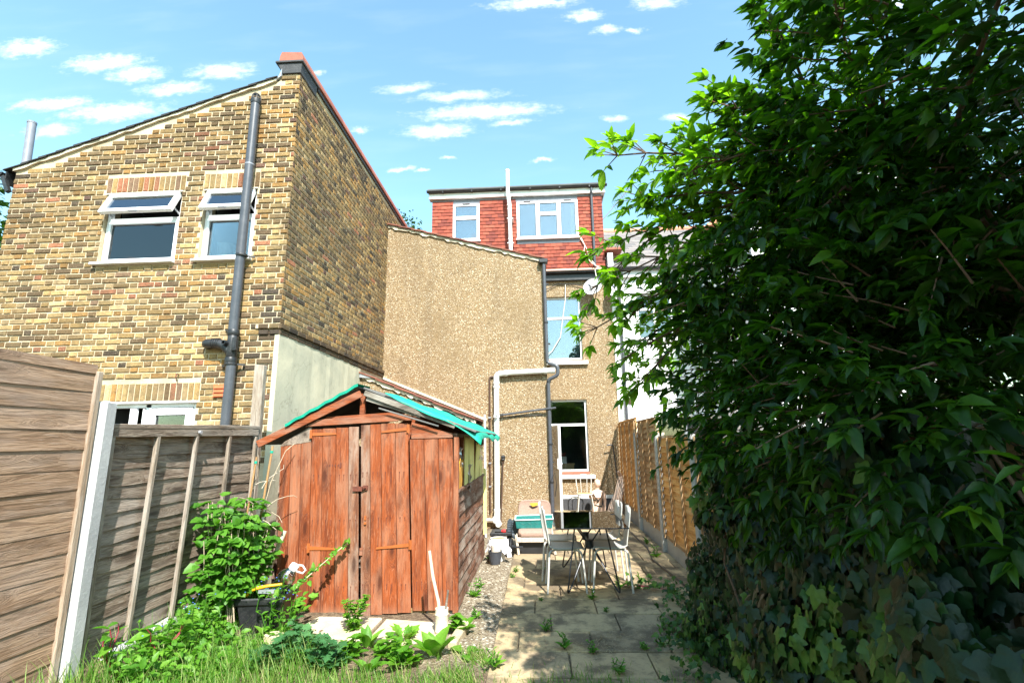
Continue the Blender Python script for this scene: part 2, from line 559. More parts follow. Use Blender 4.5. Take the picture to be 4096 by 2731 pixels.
def leaf_mat(name, cols, trans=0.35, rough=0.42, tcol=None, spec=0.4):
    m, nt, out = newmat(name)
    at = nd(nt, 'ShaderNodeAttribute', attribute_name='tint')
    s = nd(nt, 'ShaderNodeSeparateColor', {0: at.outputs['Color']})
    k = len(cols)
    c = ramp(nt, s.outputs[0], [(i / (k - 1) if k > 1 else 0, q) for i, q in enumerate(cols)])
    pos = position(nt)
    n = noise(nt, pos, 45.0, 3.0)
    c = mix(nt, smooth(nt, n, 0.35, 0.75), c, mix(nt, 1.0, c, (0.72, 0.78, 0.7), 'MULTIPLY'))
    p = nt.nodes.new('ShaderNodeBsdfPrincipled')
    nt.links.new(c, p.inputs['Base Color'])
    p.inputs['Roughness'].default_value = rough
    p.inputs['Specular IOR Level'].default_value = spec
    b = nd(nt, 'ShaderNodeBump', {'Height': n, 'Strength': 0.25, 'Distance': 0.01})
    nt.links.new(b.outputs[0], p.inputs['Normal'])
    tc = mix(nt, 1.0, c, tcol or (1.7, 1.9, 0.6), 'MULTIPLY')
    t = nd(nt, 'ShaderNodeBsdfTranslucent', {'Color': tc})
    mx = nd(nt, 'ShaderNodeMixShader', {0: trans})
    nt.links.new(p.outputs[0], mx.inputs[1])
    nt.links.new(t.outputs[0], mx.inputs[2])
    nt.links.new(mx.outputs[0], out.inputs[0])
    return m


def slab_mat():
    m, nt, out = newmat('paving_slab')
    oi = nt.nodes.new('ShaderNodeObjectInfo').outputs['Random']
    pos = position(nt)
    a = noise(nt, pos, 2.6, 6.0, 0.65, 0.3)
    b = noise(nt, pos, 22.0, 6.0, 0.7)
    f = noise(nt, pos, 120.0, 3.0, 0.6)
    c = ramp(nt, oi, [(0.0, (0.42, 0.315, 0.175)), (0.3, (0.47, 0.36, 0.21)), (0.55, (0.32, 0.245, 0.15)), (0.8, (0.45, 0.335, 0.18))])
    c = mix(nt, mth(nt, 'MULTIPLY', smooth(nt, a, 0.42, 0.60), 0.9), c, (0.13, 0.098, 0.064))
    c = mix(nt, mth(nt, 'MULTIPLY', smooth(nt, b, 0.52, 0.72), 0.65), c, (0.13, 0.105, 0.08))
    c = mix(nt, mth(nt, 'MULTIPLY', smooth(nt, f, 0.62, 0.7), 0.6), c, (0.58, 0.52, 0.42))
    mo = noise(nt, pos, 6.0, 6.0, 0.7)
    c = mix(nt, mth(nt, 'MULTIPLY', smooth(nt, mo, 0.55, 0.68), 0.7), c, (0.10, 0.085, 0.055))
    principled(nt, out, c, 0.9, mth(nt, 'ADD', b, mth(nt, 'MULTIPLY', f, 0.6)), 0.4, 0.008, spec=0.2)
    return m


def soil_mat():
    m, nt, out = newmat('garden_soil')
    pos = position(nt)
    x, y, z = nd(nt, 'ShaderNodeSeparateXYZ', {0: pos}).outputs
    a = noise(nt, pos, 1.4, 6.0, 0.65)
    b = noise(nt, pos, 26.0, 6.0, 0.75)
    vo = nd(nt, 'ShaderNodeTexVoronoi', {'Vector': pos, 'Scale': 55.0})
    vs = nd(nt, 'ShaderNodeSeparateColor', {0: vo.outputs['Color']})
    soil = mix(nt, smooth(nt, b, 0.35, 0.7), (0.085, 0.06, 0.04), (0.24, 0.18, 0.115))
    grit = ramp(nt, vs.outputs[0], [(0.0, (0.22, 0.18, 0.125)), (0.3, (0.30, 0.25, 0.18)), (0.6, (0.15, 0.115, 0.075)), (0.88, (0.48, 0.43, 0.34))], 'CONSTANT')
    grit = mix(nt, mth(nt, 'MULTIPLY', smooth(nt, b, 0.5, 0.7), 0.6), grit, (0.17, 0.135, 0.09))
    wx = mth(nt, 'ADD', x, mth(nt, 'MULTIPLY', mth(nt, 'SUBTRACT', a, 0.5), 0.5))
    strip = mth(nt, 'MULTIPLY', smooth(nt, wx, -1.05, -0.85), smooth(nt, mth(nt, 'ADD', y, mth(nt, 'MULTIPLY', a, 0.6)), 4.1, 4.6))
    c = mix(nt, strip, soil, grit)
    far = smooth(nt, vmth(nt, 'LENGTH', pos), 16.0, 40.0)
    c = mix(nt, far, c, (0.07, 0.10, 0.03))
    principled(nt, out, c, 0.95, mth(nt, 'ADD', b, vo.outputs['Distance']), 0.7, 0.02, spec=0.15)
    return m


M = {}
M['brick'] = brick_mat()
M['mortar'] = mortar_mat('lime_mortar', (0.52, 0.435, 0.305), (0.38, 0.305, 0.20))
M['render'] = render_mat()
M['fillet'] = mortar_mat('mortar_fillet', (0.66, 0.60, 0.47), (0.42, 0.36, 0.27), 18.0)
M['pebble'] = pebble_mat()
M['hung_tile'] = tile_mat('red_hung_tile', [(0.24, 0.052, 0.03), (0.27, 0.062, 0.036), (0.21, 0.046, 0.028), (0.30, 0.078, 0.046), (0.17, 0.04, 0.028)])
M['roof_tile'] = tile_mat('brown_roof_tile', [(0.20, 0.07, 0.045), (0.24, 0.09, 0.06), (0.16, 0.06, 0.045)], (0.30, 0.24, 0.17))
M['coping'] = tile_mat('red_coping', [(0.34, 0.12, 0.08), (0.38, 0.14, 0.10), (0.30, 0.10, 0.07)])
M['ridge'] = tile_mat('orange_ridge_tile', [(0.55, 0.24, 0.14), (0.60, 0.28, 0.18), (0.5, 0.2, 0.12)])
M['slate'] = tile_mat('grey_slate', [(0.17, 0.15, 0.145), (0.20, 0.175, 0.165), (0.145, 0.135, 0.135), (0.23, 0.20, 0.185)], (0.27, 0.25, 0.22))
M['dark_slate'] = tile_mat('dark_slate', [(0.035, 0.035, 0.035), (0.05, 0.045, 0.045)])
M['white_render'] = mortar_mat('white_render', (0.80, 0.80, 0.79), (0.74, 0.74, 0.74), 40.0, 0.15)
M['upvc'] = plain('white_upvc', (0.80, 0.81, 0.82), 0.32, 0.03, dirt=(0.5, 0.5, 0.46), dirt_amt=0.15)
M['white_pipe'] = plain('white_pipe', (0.72, 0.73, 0.70), 0.4, 0.05, dirt=(0.42, 0.42, 0.36), dirt_amt=0.35)
M['white_paint'] = plain('white_paint', (0.76, 0.76, 0.74), 0.6, 0.06, dirt=(0.45, 0.44, 0.40), dirt_amt=0.3)
M['black_plastic'] = plain('black_plastic', (0.018, 0.019, 0.021), 0.42, 0.3, dirt=(0.10, 0.095, 0.085), dirt_amt=0.35)
M['grey_plastic'] = plain('grey_pipe_plastic', (0.060, 0.064, 0.075), 0.36, 0.12, dirt=(0.14, 0.14, 0.14), dirt_amt=0.25)
M['grey_pvc'] = plain('mid_grey_pvc', (0.20, 0.21, 0.24), 0.45, 0.08)
M['lead'] = plain('lead_flashing', (0.16, 0.17, 0.20), 0.5, 0.15, dirt=(0.4, 0.4, 0.42), dirt_amt=0.3)
M['zinc'] = plain('zinc_flashing', (0.42, 0.44, 0.47), 0.4, 0.1, metal=0.5)
M['concrete'] = mortar_mat('concrete', (0.40, 0.38, 0.345), (0.30, 0.29, 0.27), 45.0, 0.35)
M['concrete_post'] = mortar_mat('concrete_post', (0.50, 0.50, 0.49), (0.38, 0.38, 0.38), 45.0, 0.35)
M['slab'] = slab_mat()
M['soil'] = soil_mat()
M['glass'] = glass_mat('window_glass', (0.92, 0.96, 1.0), 0.03)
M['sky_glass'] = glass_mat('coated_glass', (0.74, 0.76, 0.82), 0.20)
M['smoked'] = glass_mat('smoked_glass', (0.42, 0.42, 0.42), 0.14, (0.16, 0.16, 0.16))
M['clear_plastic'] = glass_mat('clear_plastic', (0.95, 0.95, 0.97), 0.22, (0.80, 0.83, 0.86), 0.15)
M['polythene'] = glass_mat('polythene', (0.95, 0.95, 0.97), 0.35, (0.75, 0.77, 0.78), 0.35)
M['room'] = plain('dim_room', (0.075, 0.08, 0.08), 0.9, 0.1)
M['sky_reflection_panel'] = plain('reflected_sky_blue', (0.16, 0.21, 0.29), 0.8, 0.05)  # blue tone standing in for sky reflected in the panes
M['wood_floor'] = plain('pine_furniture', (0.45, 0.30, 0.13), 0.6, 0.1)
SHED = dict(light=(0.31, 0.072, 0.016), dark=(0.12, 0.025, 0.007), grey=(0.42, 0.24, 0.15), streak=(0.075, 0.033, 0.02))
M['shed_z'] = wood('stained_shed_plank', 'z', SHED['light'], SHED['dark'], SHED['grey'], 0.36, knots=0.34, wear_z=0.0, streak=SHED['streak'], streak_amt=0.55, rnd=0.2)
M['shed_x'] = wood('stained_shed_rail', 'x', SHED['light'], SHED['dark'], (0.36, 0.24, 0.17), 0.4, knots=0.25, rnd=0.2)
M['shed_grey'] = wood('bare_weathered_stile', 'z', (0.24, 0.095, 0.045), (0.10, 0.035, 0.018), (0.34, 0.25, 0.19), 0.75, knots=0.2, wear_z=0.0, rnd=0.15)
M['shed_y'] = wood('weathered_shed_cladding', 'y', (0.28, 0.11, 0.052), (0.10, 0.04, 0.022), (0.40, 0.32, 0.255), 0.95, knots=0.2, rnd=0.5, streak=(0.08, 0.05, 0.035), streak_amt=0.6)
M['dark_wood_y'] = wood('rotten_roof_board', 'x', (0.24, 0.20, 0.155), (0.08, 0.065, 0.05), (0.36, 0.33, 0.28), 0.7, knots=0.1)
M['fence_y'] = wood('orange_fence_slat', 'y', (0.82, 0.43, 0.13), (0.48, 0.20, 0.045), (0.76, 0.50, 0.24), 0.3, knots=0.7, rnd=0.5)
M['fence_brown'] = wood('brown_fence_slat', 'y', (0.58, 0.34, 0.14), (0.22, 0.105, 0.04), (0.62, 0.46, 0.29), 0.5, knots=0.85, rnd=0.55)
M['batten_z'] = wood('fence_batten', 'z', (0.46, 0.28, 0.13), (0.24, 0.13, 0.055), (0.42, 0.33, 0.22), 0.5, knots=0.15)
M['old_y'] = wood('old_grey_slat', 'y', (0.33, 0.25, 0.185), (0.085, 0.056, 0.038), (0.44, 0.39, 0.335), 0.42, knots=0.45, rnd=0.35, streak=(0.09, 0.07, 0.055), streak_amt=0.5)
M['old_z'] = wood('old_grey_batten', 'z', (0.33, 0.265, 0.20), (0.13, 0.09, 0.06), (0.44, 0.40, 0.35), 0.6, knots=0.15)
M['near_y'] = wood('weathered_brown_board', 'y', (0.42, 0.275, 0.175), (0.19, 0.112, 0.066), (0.38, 0.30, 0.25), 0.4, knots=0.5, rnd=0.3, streak=(0.15, 0.095, 0.055), streak_amt=0.5)
M['near_z'] = wood('pale_fence_batten', 'z', (0.42, 0.32, 0.23), (0.25, 0.17, 0.11), (0.46, 0.42, 0.37), 0.6, knots=0.2)
M['pale_z'] = wood('pale_stick_wood', 'z', (0.62, 0.54, 0.41), (0.40, 0.30, 0.19), (0.60, 0.56, 0.5), 0.4, knots=0.2)
M['cane'] = wood('orange_cane', 'z', (0.42, 0.25, 0.11), (0.24, 0.12, 0.05), None, 0, knots=0.15)
M['bamboo'] = plain('pale_bamboo', (0.66, 0.58, 0.44), 0.5, 0.1, dirt=(0.35, 0.28, 0.19), dirt_amt=0.4)
M['hinge'] = plain('orange_painted_hinge', (0.36, 0.095, 0.018), 0.55, 0.15, dirt=(0.22, 0.06, 0.02), dirt_amt=0.4)
M['rust'] = plain('rusty_iron', (0.13, 0.035, 0.018), 0.8, 0.35, scale=30)
M['green_net'] = plain('green_shade_net', (0.0, 0.31, 0.20), 0.75, 0.14, scale=14, bump=0.6, dirt=(0.0, 0.22, 0.16), dirt_amt=0.5)
M['felt'] = mortar_mat('grey_roof_felt', (0.11, 0.11, 0.105), (0.19, 0.18, 0.165), 60.0, 0.5)
M['yellow_foam'] = plain('yellow_insulation', (0.80, 0.70, 0.24), 0.8, 0.1, dirt=(0.45, 0.36, 0.12), dirt_amt=0.4)
M['orange_foam'] = plain('amber_foam', (0.62, 0.30, 0.03), 0.9, 0.2)
M['chair_white'] = plain('chair_shell_paint', (0.50, 0.50, 0.455), 0.45, 0.08, dirt=(0.36, 0.35, 0.29), dirt_amt=0.55)
M['chair_leg'] = plain('chair_leg_enamel', (0.50, 0.49, 0.445), 0.4, 0.06, dirt=(0.34, 0.26, 0.18), dirt_amt=0.3)
M['black_metal'] = plain('black_steel', (0.03, 0.032, 0.036), 0.38, 0.2, metal=0.4)
M['cushion'] = plain('dusty_brown_fabric', (0.33, 0.215, 0.165), 0.95, 0.12, scale=40, bump=0.5)
M['frame_wood'] = plain('peeling_wood_frame', (0.50, 0.42, 0.34), 0.8, 0.2, scale=30, dirt=(0.24, 0.15, 0.10), dirt_amt=0.5)
M['teal'] = plain('teal_planter_plastic', (0.015, 0.17, 0.155), 0.45, 0.1, dirt=(0.10, 0.24, 0.21), dirt_amt=0.4)
M['teal_rim'] = plain('faded_planter_rim', (0.52, 0.66, 0.62), 0.5, 0.08)
M['boot'] = plain('slate_rubber', (0.045, 0.06, 0.075), 0.5, 0.2)
M['dark_pot'] = plain('charcoal_glaze', (0.055, 0.06, 0.072), 0.4, 0.15)
M['terracotta'] = plain('dusty_terracotta', (0.42, 0.27, 0.15), 0.85, 0.15, dirt=(0.5, 0.45, 0.36), dirt_amt=0.5)
M['cream_pot'] = plain('cream_card', (0.62, 0.55, 0.44), 0.8, 0.08)
M['white_cloth'] = plain('white_plastic_bag', (0.76, 0.75, 0.74), 0.55, 0.05, dirt=(0.62, 0.30, 0.32), dirt_amt=0.35)
M['mannequin'] = plain('flesh_mannequin', (0.70, 0.48, 0.36), 0.5, 0.08, dirt=(0.36, 0.22, 0.15), dirt_amt=0.35)
M['limb'] = plain('weathered_mannequin_limb', (0.56, 0.42, 0.33), 0.7, 0.15, scale=7, dirt=(0.28, 0.13, 0.07), dirt_amt=0.75)
M['black_paint'] = plain('black_paint', (0.015, 0.015, 0.016), 0.5, 0.2)
M['plinth'] = plain('tar_plinth', (0.045, 0.046, 0.05), 0.7, 0.25, dirt=(0.13, 0.13, 0.13), dirt_amt=0.4)
M['red_plastic'] = plain('red_plastic', (0.55, 0.03, 0.03), 0.4, 0.1)
M['airbrick'] = plain('orange_air_brick', (0.60, 0.115, 0.035), 0.7, 0.12)
M['yellow_plastic'] = plain('yellow_handle', (0.75, 0.36, 0.01), 0.4, 0.08)
M['brown_conduit'] = plain('brown_conduit', (0.07, 0.035, 0.022), 0.5, 0.2)
M['dish'] = plain('satellite_dish_grey', (0.58, 0.57, 0.57), 0.5, 0.06, dirt=(0.4, 0.36, 0.32), dirt_amt=0.3)
M['cable'] = plain('cream_cable', (0.66, 0.63, 0.54), 0.6, 0.05)
M['dry_twig'] = plain('dry_twig', (0.45, 0.36, 0.25), 0.85, 0.2)
M['bark'] = plain('brown_bark', (0.13, 0.08, 0.05), 0.9, 0.3, scale=30, bump=0.6)
M['stone'] = mortar_mat('york_stone', (0.52, 0.45, 0.33), (0.40, 0.32, 0.20), 25.0, 0.4)
M['red_stem'] = plain('red_stem', (0.30, 0.03, 0.05), 0.5, 0.2)
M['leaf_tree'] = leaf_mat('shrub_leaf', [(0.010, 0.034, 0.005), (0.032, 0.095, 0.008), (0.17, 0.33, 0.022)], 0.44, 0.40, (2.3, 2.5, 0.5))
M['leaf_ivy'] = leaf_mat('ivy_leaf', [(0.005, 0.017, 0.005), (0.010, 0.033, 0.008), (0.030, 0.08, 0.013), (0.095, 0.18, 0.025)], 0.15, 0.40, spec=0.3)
M['leaf_dark'] = leaf_mat('far_tree_leaf', [(0.015, 0.05, 0.008), (0.04, 0.10, 0.015)], 0.25, 0.5)
M['leaf_bush'] = leaf_mat('raspberry_leaf', [(0.045, 0.15, 0.012), (0.075, 0.22, 0.016), (0.13, 0.30, 0.03)], 0.35, 0.5)
M['leaf_weed'] = leaf_mat('weed_leaf', [(0.06, 0.18, 0.015), (0.095, 0.26, 0.018), (0.17, 0.34, 0.035)], 0.38, 0.5)
M['leaf_kale'] = leaf_mat('blue_green_leaf', [(0.035, 0.13, 0.04), (0.06, 0.18, 0.06), (0.10, 0.24, 0.085)], 0.3, 0.5)
M['grass'] = leaf_mat('grass_blade', [(0.07, 0.18, 0.02), (0.12, 0.26, 0.03), (0.24, 0.34, 0.08), (0.40, 0.36, 0.18)], 0.35, 0.55)
M['straw'] = leaf_mat('dead_grass', [(0.30, 0.22, 0.11), (0.45, 0.35, 0.2), (0.22, 0.13, 0.06)], 0.1, 0.8, (1, 1, 1))
M['blue_petal'] = plain('blue_petal', (0.08, 0.16, 0.55), 0.6, 0.2)
M['succulent'] = plain('red_succulent', (0.30, 0.06, 0.05), 0.6, 0.2)
M['teal_bottle'] = plain('teal_bottle', (0.01, 0.20, 0.22), 0.3, 0.1)


# ------------------------------------------------------------------ pieces that carry a tint
def set_tint(me, cols):
    a = me.color_attributes.new('tint', 'FLOAT_COLOR', 'POINT')
    a.data.foreach_set('color', np.asarray(cols, dtype=np.float32).ravel())


def piece_mesh(name, v, f, mat, tint):
    me = bpy.data.meshes.new(name)
    me.from_pydata([tuple(p) for p in v], [], f)
    me.materials.append(mat)
    set_tint(me, [(*tint, 1.0)] * len(v))
    return me


def join_pieces(name, items, mat, parent):
    """items: (verts, faces, tint) in world space -> one mesh object, a mass of pieces past the single ones"""
    V, F, T = [], [], []
    o0 = ORG[parent]
    for v, f, t in items:
        b = len(V)
        V += [(p[0] - o0.x, p[1] - o0.y, p[2] - o0.z) for p in v]
        F += [tuple(b + i for i in q) for q in f]
        T += [(*t, 1.0)] * len(v)
    me = bpy.data.meshes.new(name)
    me.from_pydata(V, [], F)
    me.materials.append(mat)
    set_tint(me, T)
    o = link(name, me, parent)
    o['kind'] = 'stuff'
    return o


BRICK_F = [(0, 1, 5, 4), (1, 2, 6, 5), (2, 3, 7, 6), (3, 0, 4, 7), (4, 5, 9, 8), (5, 6, 10, 9), (6, 7, 11, 10), (7, 4, 8, 11), (8, 9, 10, 11)]


def brick_shape(w, h, rnd):
    a, b = w / 2, h / 2
    j = lambda k: rnd.uniform(-k, k)
    pr = rnd.uniform(0.002, 0.011)
    cor = [(-a, -b), (a, -b), (a, b), (-a, b)]
    v = [(x, 0.03, z) for x, z in cor]
    v += [(x + j(.003), 0.0015, z + j(.003)) for x, z in cor]
    v += [(x - math.copysign(rnd.uniform(.004, .011), x) + j(.002), -pr + j(.0025), z - math.copysign(rnd.uniform(.003, .009), z)) for x, z in cor]
    return v


CATS = [0.02, 0.14, 0.28, 0.42, 0.54, 0.64, 0.72, 0.80, 0.86, 0.93, 0.98]
W_FRONT = [.21, .20, .16, .17, .09, .05, .035, .015, .03, .03, .01]
W_SIDE = [.17, .15, .12, .10, .15, .10, .08, .03, .05, .03, .02]
W_NEW = [.14, .16, .06, .22, .04, .04, .0, .0, .16, .18, .0]
W_SOOT = [.04, .02, .04, .0, .1, .2, .3, .3, .0, .0, .0]
rb = random.Random(11)
BVAR = {}


def brick_variant(kind, wset):
    key = (kind, wset, rb.randrange(26))
    if key not in BVAR:
        w = {'s': 0.2155, 'h': 0.1025, 'l': 0.0655}[kind]
        h = 0.0605 if kind != 'l' else 0.212
        wt = {'f': W_FRONT, 'r': W_SIDE, 'n': W_NEW, 'k': W_SOOT}[wset]
        t = (rb.choices(CATS, wt)[0] + 0.005, rb.random(), (rb.random() ** 3) * (0.35 if wset == 'r' else 0.2) if wset != 'k' else rb.uniform(.4, .9))
        v = brick_shape(w - .005, h, rb)
        BVAR[key] = (piece_mesh('brick', v, BRICK_F, M['brick'], t), v, t, w, h)
    return BVAR[key]


def lay_bricks(u0, u1, z0, z1f, holes, wsetf, course=0.0755, phase=0.0):
    """Flemish bond over u0..u1, from z0 up to the line z1f(u); returns (uc, zc, w, kind, wset)"""
    res = []
    n = 0
    z = z0
    while z < 9:
        zc = z + course / 2
        u = u0 - (0.0 if n % 2 == 0 else 0.169) + phase
        st = 0
        anyb = False
        while u < u1:
            w = 0.2155 if st % 2 == 0 else 0.1025
            a, b = max(u, u0), min(u + w, u1)
            segs = [(a, b)] if b - a > 0.035 else []
            for (h0, h1, hz0, hz1) in holes:
                if zc + 0.03 > hz0 and zc - 0.03 < hz1:
                    ns = []
                    for (p, q) in segs:
                        if q <= h0 or p >= h1:
                            ns.append((p, q))
                        else:
                            if h0 - p > 0.04:
                                ns.append((p, h0 - 0.004))
                            if q - h1 > 0.04:
                                ns.append((h1 + 0.004, q))
                    segs = ns
            for (p, q) in segs:
                top = min(z1f(p), z1f(q))
                if zc + 0.036 < top:
                    anyb = True
                    kind = 's' if q - p > 0.15 else 'h'
                    uc = (p + q) / 2
                    res.append((uc, zc + rb.uniform(-.003, .003), q - p, kind, wsetf(uc, zc)))
            u += w + 0.0105
            st += 1
        z += course
        n += 1
        if not anyb and z > 4:
            break
    return res


def wall_holes(mb, x0, x1, z0, z1, y0, y1, holes):
    xs = sorted({x0, x1, *[h[0] for h in holes], *[h[1] for h in holes]})
    zs = sorted({z0, z1, *[h[2] for h in holes], *[h[3] for h in holes]})
    xs = [x for x in xs if x0 <= x <= x1]
    zs = [z for z in zs if z0 <= z <= z1]
    for j in range(len(zs) - 1):
        run = None
        for i in range(len(xs) - 1):
            cx, cz = (xs[i] + xs[i + 1]) / 2, (zs[j] + zs[j + 1]) / 2
            solid = not any(h[0] < cx < h[1] and h[2] < cz < h[3] for h in holes)
            if solid:
                run = (run[0], xs[i + 1]) if run else (xs[i], xs[i + 1])
            if run and (not solid or i == len(xs) - 2):
                mb.box(run[0], run[1], y0, y1, zs[j], zs[j + 1])
                run = None
    return mb


def room(parent, x0, x1, y0, y1, z0, z1, mat=None):
    v = [(x0, y0, z0), (x1, y0, z0), (x1, y1, z0), (x0, y1, z0), (x0, y0, z1), (x1, y0, z1), (x1, y1, z1), (x0, y1, z1)]
    return MB().add(v, [(0, 1, 2, 3), (4, 7, 6, 5), (1, 5, 6, 2), (2, 6, 7, 3), (3, 7, 4, 0)]).build('room_interior', mat or M['room'], parent)


def frame_rect(mb, x0, x1, z0, z1, y0, y1, t, tb=None):
    tb = tb or t
    mb.box(x0, x0 + t, y0, y1, z0, z1)
    mb.box(x1 - t, x1, y0, y1, z0, z1)
    mb.box(x0 + t, x1 - t, y0, y1, z0, z0 + tb)
    mb.box(x0 + t, x1 - t, y0, y1, z1 - t, z1)


def pane(parent, x0, x1, z0, z1, y, glass):
    return MB().box(x0, x1, y, y + 0.006, z0, z1).build('pane', M[glass], parent)


def beading(parent, x0, x1, z0, z1, y):
    mb = MB()
    frame_rect(mb, x0 - .016, x1 + .016, z0 - .016, z1 + .016, y, y + .012, .017)
    return mb.build('glazing_seal', M['black_plastic'], parent)


# ------------------------------------------------------------------ the ground
def gheight(x, y):
    h = -0.045
    if x < -0.45:
        k = min(1.0, (-0.45 - x) / 0.12)
        nz = 0.012 * math.sin(x * 7.1 + y * 3.3) + 0.010 * math.sin(y * 9.7 - x * 4.1) + 0.008 * math.sin(x * 17 + y * 13)
        h = -0.045 + k * (0.040 + nz)
        if x < -2.35:
            t = min(1.0, (-2.35 - x) / 0.7)
            h += 0.20 * t * t * (3 - 2 * t) * max(0.0, min(1.0, (6.0 - y) / 2.0))
    elif y < 3.35:
        k = min(1.0, (3.35 - y) / 0.2)
        h = -0.045 + k * (0.035 + 0.012 * math.sin(x * 9 + y * 7))
    if y < -1 or x > 3 or x < -5 or y > 9:
        h = -0.045
    return h


def ground():
    xs = [-600, -120, -40, -12, -7] + [-5 + 0.09 * i for i in range(0, 73)] + [1.9, 2.4, 3.2, 6, 12, 40, 120, 600]
    ys = [-600, -120, -40, -12, -5, -2] + [-1 + 0.1 * i for i in range(0, 91)] + [8.6, 10, 12, 14, 20, 60, 160, 600]
    V = [(x, y, gheight(x, y)) for y in ys for x in xs]
    nx = len(xs)
    F = [(j * nx + i, j * nx + i + 1, (j + 1) * nx + i + 1, (j + 1) * nx + i) for j in range(len(ys) - 1) for i in range(nx - 1)]
    o = MB().add(V, F).build('ground', M['soil'], smooth=True)
    tag(o, kind='structure')
    return o


GROUND = ground()


def patio():
    bed = MB().box(-0.42, 1.84, 3.36, 12.28, -0.06, -0.028).build('patio', M['soil'])
    tag(bed, kind='structure')
    rp = random.Random(5)
    y = 3.38
    n = 0
    while y < 12.2:
        y1 = min(y + 0.43, 12.27)
        x = -0.41
        first = [0.33, 0.6, 0.2, 0.48][n % 4]
        while x < 1.83:
            w = first if x < -0.4 else 0.60
            x1 = min(x + w, 1.83)
            if x1 - x > 0.05:
                a, b, c, d = x + .005, x1 - .006, y + .005, y1 - .007
                zt = rp.uniform(-.004, .004)
                tl = [rp.uniform(-.003, .003) for _ in range(4)]
                j = lambda: rp.uniform(-.003, .003)
                MB().hexa([(a, c, -.05), (b, c, -.05), (b, d, -.05), (a, d, -.05), (a + j(), c + j(), zt + tl[0]), (b + j(), c + j(), zt + tl[1]), (b + j(), d + j(), zt + tl[2]), (a + j(), d + j(), zt + tl[3])]).build('paving_slab', M['slab'], bed, bevel=0.006)
            x = x1
        y = y1
        n += 1
    return bed


patio()


# ------------------------------------------------------------------ brick house on the left
BX0, BX1, BY = -7.25, -3.25, 5.9


